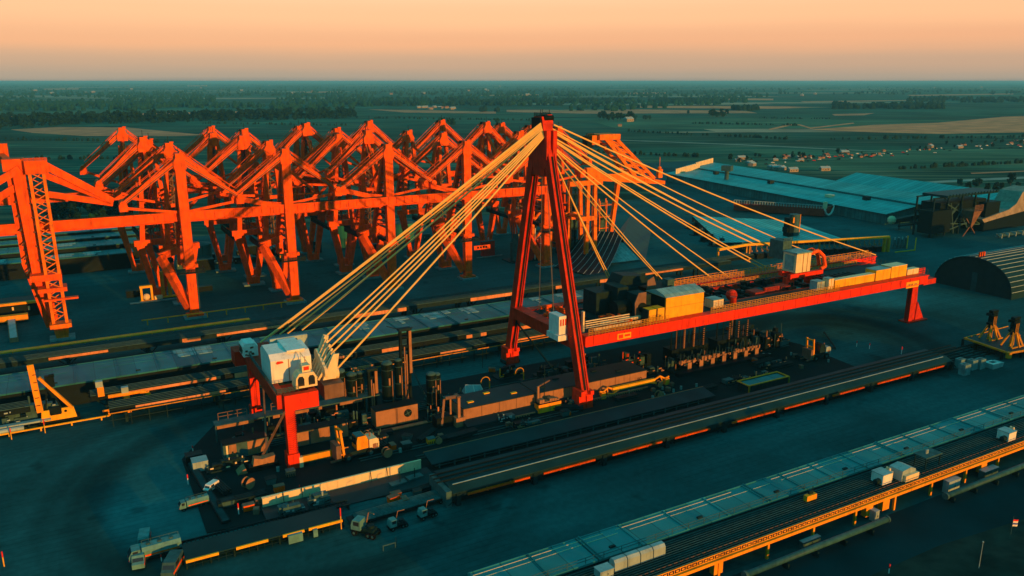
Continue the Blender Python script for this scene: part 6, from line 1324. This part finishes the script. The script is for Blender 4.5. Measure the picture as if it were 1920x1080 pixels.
# marker posts
M('post_white', (.7, .68, .62), .5, var=.1, streak=0)
def post(px, py, h, label, base='post_white', z=.03):
    p = P(px, py, z); t = thing('marker_post', label, 'post', p, 'red topped marker posts in the yard')
    m = MB(); m.tube(p, p+Vector((0,0,h*.62)), .13, n=8); m.build('pole', base, t); m = MB(); m.tube(p+Vector((0,0,h*.62)), p+Vector((0,0,h)), .15, n=8); m.build('cap', 'safety_red', t)
for px, py, h, lab in ((448, 966, 3.2, 'red and white marker post on the platform below the near portal foot'), (563, 930, 3, 'red topped marker post at the left part of the tan screen wall'), (780, 880, 2.6, 'red topped marker post at the right end of the screen wall'), (353, 908, 2.8, 'red topped marker post beside the smaller tank truck'),
                       (640, 992, 5.4, 'tall yellow post with red top at the end of the low gantry'), (362, 848, 2, 'short red topped post on the dark corner cabin'), (303, 1052, 1.6, 'short red post in front of the grey tank truck'),
                       (22, 824, 3.6, 'red topped post on the yellow ground pipe, nearest the frame edge'), (85, 812, 4.4, 'red topped post on the yellow ground pipe below the yellow derrick'), (1606, 650, 2.4, 'red lamp post left in the pair on the open yard'), (1630, 654, 2.4, 'red lamp post right in the pair on the open yard'), (1690, 664, 3.0, 'lone red lamp post near the rail bundle'),
                       (1666, 1078, 2.6, 'thin red topped pole on the dark ground beside the bank'), (8, 1062, 3.6, 'red topped pole at the lower left frame corner'), (493, 790, 2.6, 'red topped post at the walkway near the orange hopper')):
    post(px, py, h, lab, 'yellow_paint' if px in (640, 22, 85, 8) else 'post_white')
t = thing('pole', 'thin pale pole on the earth bank', 'pole', P(1835, 1078)); p = P(1832, 1085); m = MB(); m.tube(p, p+Vector((0,0,8.5)), .1, .06, 6); m.build('shaft', 'light_metal', t); m = MB(); m.ball(tuple(p+Vector((0,0,8.6))), .18, 6); m.build('tip', 'light_metal', t)
p = P(1893, 1014, .5); t = thing('flagpole', 'short flagpole with red white and blue flag above the earth bank', 'flag', p)
m = MB(); m.tube(p, p+Vector((0,0,6.2)), .06, n=6); m.build('pole', 'grey_steel', t)
for k, mt in enumerate(('safety_red', 'white_paint', 'flag_blue', 'white_paint')):
    z1 = 5.2-k*.42; m = MB(); vs = []
    for i in range(7):
        x = .08+i*.36; s = math.sin(i*1.1)*.12; vs += [p+Vector((x, s, z1-i*.08)), p+Vector((x, s, z1-.42-i*.08))]
    m.add(vs, [(2*i, 2*i+1, 2*i+3, 2*i+2) for i in range(6)]); m.build('stripe', mt, t)
# left: yellow derrick and pipe works
p = P(108, 790); p.y = 261.5; t = thing('derrick', 'yellow A shaped derrick on a dark base at the far side of the open yard', 'derrick', p); bx, by = p.x, p.y
m = MB(); m.box(bx-4.6, bx+6.2, by-1.2, by+3.2, .03, 1.6); m.build('base', 'black_steel', t)
m = MB(); m.prism([(bx-4.0, 1.6), (bx+5.4, 1.6), (bx+4.8, 5.0), (bx+1.6, 5.0), (bx+1.6, 3.4), (bx-1.6, 3.4), (bx-1.6, 5.0), (bx-3.6, 5.0)], 'y', by-.8, by-.2); m.build('apron', 'yellow_paint', t)
for a, b, w in (((-3.9, 4.8), (-4.6, 19.8), 1.7), ((4.4, 4.6), (-3.0, 15.6), 1.2)):
    m = MB(); m.bar((bx+a[0], by-.5, a[1]), (bx+b[0], by-.5, b[1]), w, .8); m.build('leg', 'amber_paint', t)
m = MB(); m.bar((bx-2.6, by, 4), (bx-1.4, by, 12), .4); m.bar((bx+1.8, by, 4.4), (bx-.8, by, 12), .4); m.box(bx-1.6, bx+.8, by-.6, by+.8, 12, 15.5); m.tube((bx-.4, by-.4, 15.5), (bx+1, by-.4, 15.6), .5, n=10); m.box(bx-1.4, bx+1.4, by-.95, by-.2, 3.3, 5.6); m.build('hoist', 'black_steel', t)
m = MB(); [m.box(bx-4.75+.08*k, bx-3.6, by-1.0, by-.9, 7+k*2.4, 7.2+k*2.4) for k in range(5)]; m.tube((bx+2.6, by-.86, 4), (bx+2.6, by-.81, 4), .4, n=10); m.build('rung', 'black_steel', t)
m = MB(); m.box(-90, 2.4, 257.8, 258.3, .9, 1.3); [m.box(-88+k*8, -87.6+k*8, 257.9, 258.2, .03, .9) for k in range(12)]; tag(m.build('ground_pipe', 'yellow_paint'), 'long straight yellow pipe along the far edge of the open yard', 'pipe')
p = P(258, 770); t = thing('pipe_manifold', 'amber bent pipe manifold on a rack at the start of the lower conveyor', 'manifold', p); bx, by = p.x-3.6, p.y
m = MB(); m.tube((bx-4, by+1.6, 5.6), (bx+5, by+1.6, 5.6), .6, n=10); m.path([(bx+5, by+1.6, 5.6), (bx+6.8, by+1.4, 5.2), (bx+7.6, by+1, 3.6), (bx+7.4, by+.6, 2.2)], .75, 10); m.tube((bx-3, by+.4, 3.9), (bx+5, by+.4, 4.0), .45, n=10); m.box(bx-6, bx+9, by-.4, by+.1, 1.7, 2.2); m.build('pipe', 'amber_paint', t)
m = MB(); [m.box(bx-5.8+k*2.8, bx-5.6+k*2.8, by-.3, by+2.4, .03, 5.0 if k > 0 else 1.7) for k in range(5)]; m.box(bx-5.5, bx+8, by+.3, by+2, .4, 1.5); m.build('rack', 'dark_steel', t); m = MB(); m.box(bx+.8, bx+1.9, by-.6, by-.41, .1, 2.2); m.box(bx-4.6, bx-4, by-.6, by-.41, .2, 1.9); m.build('leg', 'amber_paint', t)
for k, (px, py, lab) in enumerate(((190, 742, 'small pale topped amber machine on the upper conveyor, left of the pair'), (238, 752, 'small pale topped amber machine on the upper conveyor, right of the pair'))):
    p = P(px, py, 6.6 if k == 0 else 3); t = thing('belt_drive', lab, 'drive', p); m = MB(); m.cbox(tuple(p), (1.8, 1.6, 3.0)); m.build('body', 'amber_paint', t); m = MB(); m.cbox((p.x-.2, p.y, p.z+3.0), (2.0, 1.6, 1.8)); m.build('top_box', 'light_metal', t)
crowd('conveyor_drive', 'grey conveyor drive machinery at the frame edge beside the yellow derrick', 'machine', -27, -10.6, 262, 268, .03, 6.5, 81, 16, 8, 'grey_steel', 'light_metal')
t = thing('roller_bed', 'pale roller bed at the frame edge beside the yellow derrick', 'roller', (-27, 258, 0)); m = MB(); m.box(-32, -13, 259.6, 261.4, 2.2, 2.7); m.build('bed', 'light_metal', t); m = MB(); [m.box(-31+k*4, -30.6+k*4, 259.8, 261.2, .03, 2.2) for k in range(5)]; m.build('leg', 'dark_steel', t); m = MB(); m.tube((-27, 258.8, 1.6), (-20, 258.8, 1.6), .8, n=10); m.build('drum', 'light_metal', t)
p = P(420, 770); t = thing('light_mast', 'short dark floodlight mast standing alone in the yard near the far portal leg', 'mast', p); m = MB(); m.tube(p, p+Vector((0,0,4.4)), .14, n=7); m.build('pole', 'dark_steel', t); m = MB(); m.cbox((p.x, p.y, 4.0), (1.5, .7, 1.4), .5); m.build('lamp', 'black_steel', t)
p = P(905, 690); t = thing('light_mast', 'thin dark light mast in the yard left of the far mast leg', 'mast', p); m = MB(); m.tube(p, p+Vector((0,0,7)), .12, n=7); m.build('pole', 'dark_steel', t); m = MB(); m.cbox((p.x, p.y, 7), (.9, .3, .3)); m.build('lamp', 'black_steel', t)
# things between the orange towers
p = P(300, 562); t = thing('yellow_rig', 'yellow square rig with round opening between the front orange towers', 'rig', p)
m = MB(); m.cbox((p.x-5, p.y, .05), (7, 2.6, .6)); m.cbox((p.x-7.6, p.y, .6), (.9, 2.0, 6)); m.cbox((p.x-3.2, p.y, .6), (.9, 2.0, 6)); m.cbox((p.x-5.4, p.y, 6.6), (5.6, 2.0, 1)); m.cbox((p.x+5, p.y+2, .5), (10, 2.5, .5)); m.build('frame', 'yellow_paint', t); m = MB(); m.ball((p.x-5.6, p.y-.6, 2.3), 1.6, 10); m.cbox((p.x-.5, p.y, .6), (3.5, 1.6, 1.6)); m.build('drum', 'cream_paint', t); m = MB(); [m.cbox((p.x+2+k*3, p.y+2.6, 1), (1.6, 1.6, 12-k*2)) for k in range(3)]; m.build('column', 'deep_yellow_paint', t); m = MB(); m.cbox((p.x-2, p.y-2.4, .05), (22, 2, .5)); m.build('base_slab', 'concrete', t)
p = P(250, 556); box_unit('container', 'dark flat container beside the yellow square rig', 'container', p.x-3, p.x+4, p.y-2, p.y+2, 3, 'black_steel', 'dark_steel', z=.03)
p = P(386, 545); box_unit('container', 'dark flat container standing between second and first front towers', 'container', p.x-6, p.x+3, p.y-1.5, p.y+1.5, 2.4, 'black_steel', 'roof_dark', z=.03)
p = P(916, 480); t, b = box_unit('control_hut', 'red control hut on a pale base right of the fourth front tower', 'hut', p.x-4.4, p.x+3.4, p.y-1.6, p.y+1.6, 9, 'timber_red', 'grey_steel', z=.03); m = MB(); m.box(p.x-9, p.x+8, p.y-3, p.y-2, .05, .5); m.build('base', 'concrete', t); m = MB(); m.tube((p.x, p.y, 9), (p.x, p.y, 11), .5, n=8); m.build('vent', 'light_metal', t)
crowd('dark_rig', 'large dark red rig of housings behind the fourth front tower', 'rig', 214, 238, 386, 398, .03, 17, 91, 22, 10, 'timber_red', 'white_paint')
t = thing('wall_sign', 'small amber sign arm with dark marks on the fourth front tower', 'sign', (179.4, 364.6, 20)); m = MB(); m.box(179.6, 189, 364.4, 364.7, 15.2, 17.4); b = m.build('board', 'orange_paint', t); m = MB(); [m.box(181.4+k*1.6, 182.4+k*1.6, 364.3, 364.4, 15.8, 16.9) for k in range(4)]; m.build('lettering', 'black_steel', b)
for k in range(26):
    x = rnd.uniform(20, 235); y = rnd.uniform(452, 470) if k % 2 else rnd.uniform(470, 476)
    s = rnd.uniform(2.5, 7); h = rnd.uniform(2.5, 7)
    t, b = box_unit('equipment_box', 'dark equipment box standing behind the rear orange towers', 'equipment', x, x+s*1.6, y, y+s*.8, h, rnd.choice(('dark_steel', 'grey_steel', 'black_steel', 'roof_dark')), 'grey_steel', z=.03, group='equipment boxes behind the rear towers')
    m = MB(); m.box(x+.4, x+.9, y-.08, y, h*.4, h*.7); m.build('door', 'light_metal' if k % 3 else 'amber_paint', b)
for k, (x, y, r, h) in enumerate(((60, 474, 7, 11), (150, 482, 9, 14), (185, 478, 7, 12), (212, 470, 6, 10))):
    t = thing('storage_tank', 'round teal storage tank behind the rear orange towers, %s from the lattice tower' % ORD[k], 'tank', (x, y, 0), 'storage tanks behind the towers'); m = MB(); m.tube((x, y, .03), (x, y, h), r, n=24); m.build('shell', 'roof_teal', t); m = MB(); m.tube((x, y, h), (x, y, h+1.4), r, .6, 24); m.build('roof', 'grey_steel', t)
# right: yellow trestles on a platform, concrete blocks, white hatch
bx, by = 313.0, 170.0
t = thing('trestle_platform', 'raised platform with yellow edges carrying two trestles', 'platform', (bx, by, 0))
q = [P(1808, 634, 3.2), P(1890, 662, 3.2), P(1990, 645, 3.2), P(1890, 612, 3.2)]
m = MB(); m.add([(v.x, v.y, 3.2) for v in q]+[(v.x, v.y, 2.7) for v in q], [(0,1,2,3), (7,6,5,4), (0,4,5,1), (1,5,6,2), (2,6,7,3), (3,7,4,0)]); m.build('deck', 'roof_dark', t)
m = MB(); m.bar(q[0]+Vector((0,-.2,0)), q[1]+Vector((0,-.2,0)), .5, .7); m.bar(q[1]+Vector((0,-.2,0)), q[2]+Vector((0,-.2,0)), .5, .7); m.bar(q[0], q[3], .4, .5); m.cbox((q[1].x, q[1].y-.4, 1.4), (1.6, 1.4, 2.2)); m.build('edge_beam', 'deep_yellow_paint', t)
m = MB(); [m.cbox((q[0].lerp(q[1], f).x, q[0].lerp(q[1], f).y+1.2, .03), (.7, .7, 2.7)) for f in (.05, .35, .65, .95)]; [m.cbox((q[1].lerp(q[2], f).x, q[1].lerp(q[2], f).y+1, .03), (.7, .7, 2.7)) for f in (.3, .6)]; m.cbox(((q[0].x+q[2].x)/2, (q[0].y+q[2].y)/2, .03), (12, 8, 2.6)); m.build('undercarriage', 'black_steel', t)
for k, (px, py, lab) in enumerate(((1856, 634, 'yellow braced trestle with dark head, nearer the hangar'), (1897, 648, 'yellow braced trestle with dark head, at the frame edge'))):
    c = P(px, py, 3.2); t = thing('trestle', lab, 'trestle', c, 'yellow trestles on the platform')
    for a, b in ((-3.6, -2), (3.6, -2), (-3, 2.4), (3, 2.4), (0, -2.8)):
        m = MB(); m.bar((c.x+a, c.y+b, 3.2), (c.x+a*.28, c.y+b*.25, 8.8), .6); m.build('leg', 'deep_yellow_paint', t)
    m = MB(); m.prism([(c.x-2.2, 3.2), (c.x+.4, 3.2), (c.x+.2, 7.2), (c.x-.9, 7.2)], 'y', c.y-.5, c.y); m.box(c.x+1.2, c.x+2.4, c.y-1.2, c.y-1.0, 4, 7.4); m.box(c.x-4.2, c.x+4.2, c.y-2.6, c.y-2.0, 3.2, 3.6); m.build('gusset', 'deep_yellow_paint', t)
    m = MB(); m.box(c.x-1.3, c.x+1.3, c.y-1, c.y+1, 7.6, 12.6); m.box(c.x-2.8, c.x+1.0, c.y-1.2, c.y+1.2, 12.6, 13.6); m.box(c.x-1.9, c.x+1.7, c.y-.8, c.y+.8, 13.6, 14.6); m.box(c.x-3, c.x-1.3, c.y-.6, c.y+.6, 9.2, 10); m.build('head', 'black_steel', t)
    m = MB(); [m.box(c.x-1.0+j*.8, c.x-.8+j*.8, c.y-1.06, c.y-1.0, 7.8, 12.2) for j in range(3)]; m.build('strip', 'deep_yellow_paint', t)
for k, (px, py, s) in enumerate(((1800, 690, 1.0), (1808, 702, 1.1), (1822, 692, 1.0), (1837, 690, 1.0))):
    p = P(px, py, .03); t = thing('concrete_block', 'grey stepped concrete block at the end of the rail bundle, %s in the row' % ORD[k], 'block', p, 'concrete blocks by the trestles'); m = MB(); m.prism([(p.x-1.6*s, .03), (p.x+1.6*s, .03), (p.x+1.3*s, 3.6*s), (p.x-1.6*s, 3.6*s)], 'y', p.y-1.1, p.y+1.3); m.build('body', 'concrete', t); m = MB(); m.box(p.x-1.0*s, p.x+.6*s, p.y-.5, p.y+.5, 3.6*s, 3.75*s); m.build('lifting_plate', 'grey_steel', t)
p = P(1864, 688, .03); t = thing('hatch_box', 'white open hatch box lying on the ground below the trestles', 'hatch', p)
m = MB(); m.prism([(p.x-3.2, .03), (p.x+3, .03), (p.x+3.4, 1.6), (p.x-3.4, 1.8)], 'y', p.y-1.4, p.y+2); m.build('body', 'light_metal', t); m = MB(); m.add([(p.x-3.3, p.y-1.4, 1.85), (p.x+1.4, p.y-1.4, 1.7), (p.x+1.4, p.y+2, 1.7), (p.x-3.3, p.y+2, 1.85), (p.x-3.3, p.y-1.4, 2.0), (p.x+1.4, p.y-1.4, 1.85), (p.x+1.4, p.y+2, 1.85), (p.x-3.3, p.y+2, 2.0)], [(0,1,2,3), (4,5,6,7), (0,1,5,4), (1,2,6,5), (2,3,7,6), (3,0,4,7)]); m.build('lid', 'white_paint', t); m = MB(); m.box(p.x-2.2, p.x+.4, p.y-.5, p.y+1.1, 2.0, 2.06); m.build('panel', 'grey_steel', t)
# low grey tray with thin mast beyond the processing line
t = thing('drag_frame', 'low dark open frame on bare asphalt beyond the processing line', 'drag', P(1560, 640)); a, b = P(1545, 622, .8), P(1566, 652, .8); c = P(1530, 655, .8)
m = MB(); m.bar(a, b, .4); m.bar(b, c, .35); m.build('bar', 'dark_steel', t); m = MB(); [m.bar(v, v-Vector((0,0,.75)), .3) for v in (a, b, c)]; m.build('foot', 'dark_steel', t)
# dark machines beside the corrugated hall
for k, (px, py) in enumerate(((1310, 440), (1328, 452), (1300, 428), (1345, 460), (1392, 470))):
    p = P(px, py); crowd('field_machine', 'dark wheeled machine beside the corrugated hall, %s in the row' % ORD[k], 'machine', p.x-6, p.x+6, p.y-2.5, p.y+2.5, .03, 4.6, 120+k, 8, 3, 'black_steel', 'light_metal')

# ---------------------------------------------------------------- the settlement beyond the warehouse and far buildings
def house_proto(w, d, h, wall, roof):
    t = thing('house', 'x', 'house', (0, 0, -500)); t['_w'] = (0, 0, 0)
    m = MB(); m.box(-w/2, w/2, -d/2, d/2, 0, h); b = m.build('wall', wall, t)
    m = MB(); m.prism([(-d/2-.4, h), (d/2+.4, h), (0, h+d*.34)], 'x', -w/2-.4, w/2+.4); r = m.build('roof', roof, t)
    m = MB(); m.box(w*.2, w*.2+.8, -.4, .4, h+d*.2, h+d*.34+1); m.build('chimney', 'brick', r)
    for k in range(3): m = MB(); x = -w*.34+k*w*.3; m.box(x-.6, x+.6, -d/2-.06, -d/2, h*.35, h*.7); m.build('window', 'glass_dark', b)
    return t
hp = [house_proto(11, 8, 4, 'house_wall', 'tile_roof'), house_proto(16, 9, 4.5, 'house_wall', 'light_metal'), house_proto(9, 7, 3.6, 'brick', 'roof_dark')]
HL = ['cream walled house with red tiled roof', 'long white house with pale roof', 'small brick house with dark roof']
first = [True]*3
def put_house(px, py, k, where, grp, sc=1.0):
    lab = HL[k]+' '+where; p = P(px, py)
    if first[k]: first[k] = False; o = place(hp[k], p, rnd.uniform(-.5, .5), sc); o['label'] = lab
    else: o = copy_tree(hp[k], loc=p, rz=rnd.uniform(-.5, .5), label=lab, sc=sc)
    o['group'] = grp
for i in range(46):
    f = rnd.random(); px = 1370+f*560; base = 303 - f*36 + (4 if .2 < f < .5 else 0)
    put_house(px, base+rnd.uniform(-5, 4), rnd.choice((0, 1, 2, 2)), 'in the row of buildings beyond the warehouse', 'houses beyond the warehouse', rnd.uniform(.4, .75))
for i in range(40):
    f = rnd.random(); px = 1365+f*560; p = P(px, 302 - f*36 + rnd.uniform(-5, 6))
    put_tree(p, rnd.uniform(.22, .42), 'low tree between the houses beyond the warehouse', 'trees between the houses')
for px, py in ((1448, 317), (1456, 318), (1466, 319), (1486, 322), (1546, 320), (1405, 309), (1410, 311)):
    put_house(px, py, 1, 'close behind the warehouse roof', 'houses behind the warehouse roof', .7)
for i in range(10): put_house(1084+i*6+rnd.uniform(-2, 2), 190+rnd.uniform(-1, 2), 0, 'in the hamlet before the dark wood', 'houses of the hamlet', 1.3)
for i in range(8): put_house(1140+i*5, 195+rnd.uniform(-1, 1), 1, 'in the hamlet before the dark wood', 'houses of the hamlet', 1.0)
for i in range(12): put_house(786+i*6+rnd.uniform(-3, 3), 204+rnd.uniform(-2, 2), rnd.choice((1, 1, 0)), 'in the hamlet beyond the orange towers', 'houses of the hamlet behind the towers', 1.1)
for i in range(34): put_house(rnd.uniform(0, 1920), 158+rnd.random()**1.5*22, rnd.choice((0, 1, 1)), 'scattered far out near the horizon', 'houses scattered on the far plain', 2.0)
put_house(1178, 228, 1, 'alone beside the long clump of trees', 'houses by the clump', 1.6)
put_house(1162, 237, 0, 'alone below the long clump of trees', 'houses by the clump', .8)
# parked vehicles beside the settlement
def car_proto(colr):
    t = thing('parked_car', 'x', 'car', (0, 0, -500)); t['_w'] = (0, 0, 0)
    m = MB(); m.prism([(-2.2, .35), (2.2, .35), (2.2, .95), (1.4, 1.05), (.8, 1.5), (-1.0, 1.5), (-1.6, 1.0), (-2.2, .9)], 'y', -.9, .9); b = m.build('body', colr, t)
    m = MB(); m.prism([(-1.45, 1.02), (1.25, 1.06), (.75, 1.42), (-.95, 1.42)], 'y', -.92, .92); m.build('window', 'glass_dark', b)
    wheels(t, ((-1.4, -.85), (-1.4, .85), (1.4, -.85), (1.4, .85)), .34, .22)
    return t
cp = [car_proto('white_paint'), car_proto('dark_steel'), car_proto('safety_red')]; fc = [True]*3
CL = ['white parked car among the buildings beyond the warehouse', 'dark parked car among the buildings beyond the warehouse', 'red parked car among the buildings beyond the warehouse']
for i in range(70):
    k = rnd.choice((0, 0, 0, 1, 1, 2)); f = rnd.random(); p = P(1400+f*520, 305-f*34+rnd.uniform(-3, 6))
    if fc[k]: fc[k] = False; o = place(cp[k], p, rnd.uniform(0, 3), 1); o['label'] = CL[k]
    else: o = copy_tree(cp[k], loc=p, rz=rnd.uniform(0, 3), label=CL[k])
    o['group'] = 'cars beyond the warehouse'

# ---------------------------------------------------------------- small goods lying about the paved platform
def proto(name, parts):
    t = thing(name, 'x', name.replace('_', ' '), (0, 0, -500)); t['_w'] = (0, 0, 0)
    for nm, mat, fn in parts: m = MB(); fn(m); m.build(nm, mat, t)
    return t
GOODS = [
 (proto('pallet_stack', [('pallet', 'brown_steel', lambda m: [m.box(-.6, .6, -.5, .5, k*.16, k*.16+.05) for k in range(7)] + [m.box(x, x+.1, -.5, .5, k*.16+.05, k*.16+.16) for k in range(6) for x in (-.6, -.05, .5)])]), 'brown stack of pallets lying among the machines', 'pallet stacks on the platform'),
 (proto('oil_drum', [('drum', 'mid_teal', lambda m: m.tube((0, 0, 0), (0, 0, .9), .3, n=14)), ('rim', 'light_metal', lambda m: [m.tube((0, 0, z), (0, 0, z+.04), .315, n=14) for z in (.02, .3, .6, .86)])]), 'teal oil drum standing among the machines', 'oil drums on the platform'),
 (proto('cable_drum', [('flange', 'tan_steel', lambda m: [m.tube((0, y, 1.0), (0, y+.1, 1.0), 1.0, n=18) for y in (-.6, .5)]), ('cable', 'black_steel', lambda m: m.tube((0, -.5, 1.0), (0, .5, 1.0), .7, n=16))]), 'cable drum with tan flanges standing among the machines', 'cable drums on the platform'),
 (proto('waste_bin', [('bin', 'grey_steel', lambda m: m.frustum((0, 0, .1), (1.6, 1.1), (0, 0, 1.4), (2.1, 1.5))), ('lid', 'dark_steel', lambda m: m.box(-1.1, 1.1, -.8, .8, 1.4, 1.5))]), 'grey waste bin with dark lid among the machines', 'waste bins on the platform'),
 (proto('beam_stack', [('beam', 'dark_steel', lambda m: [m.box(-4, 4, -1+k*.5+.25*(r % 2), -.7+k*.5+.25*(r % 2), .1+r*.4, .42+r*.4) for r in range(3) for k in range(4)])]), 'stack of dark steel beams lying on the platform', 'beam stacks on the platform'),
 (proto('tool_chest', [('chest', 'orange_paint', lambda m: m.box(-.9, .9, -.5, .5, .1, 1.1)), ('lid', 'brown_steel', lambda m: m.box(-.95, .95, -.55, .55, 1.1, 1.2))]), 'small orange tool chest on the platform', 'tool chests on the platform')]
fg = [True]*len(GOODS)
areas = [((64, 192), (92, 199)), ((100, 190), (130, 196)), ((148, 186), (180, 198)), ((208, 186), (238, 202)), ((24, 184), (40, 199)), ((62, 200), (70, 207)), ((84, 216), (130, 237)), ((222, 213), (240, 234)), ((134, 214), (176, 234)), ((24, 178), (32, 184)), ((76, 160), (60, 172))]
for i in range(96):
    k = rnd.choice((0, 0, 0, 1, 1, 1, 1, 2, 3, 3, 4, 4, 4, 5, 5)); (ax, ay), (bx_, by_) = rnd.choice(areas)
    loc = (rnd.uniform(min(ax, bx_), max(ax, bx_)), rnd.uniform(min(ay, by_), max(ay, by_)), PZ-.005)
    pr, lab, gr = GOODS[k]; rz = rnd.choice((0, 0, .1, 1.57, rnd.uniform(0, 3))); sc = rnd.uniform(1.0, 1.5)
    if fg[k]: fg[k] = False; place(pr, loc, rz, sc); o = pr; o['label'] = lab
    else: o = copy_tree(pr, loc=loc, rz=rz, label=lab, sc=sc)
    o['group'] = gr
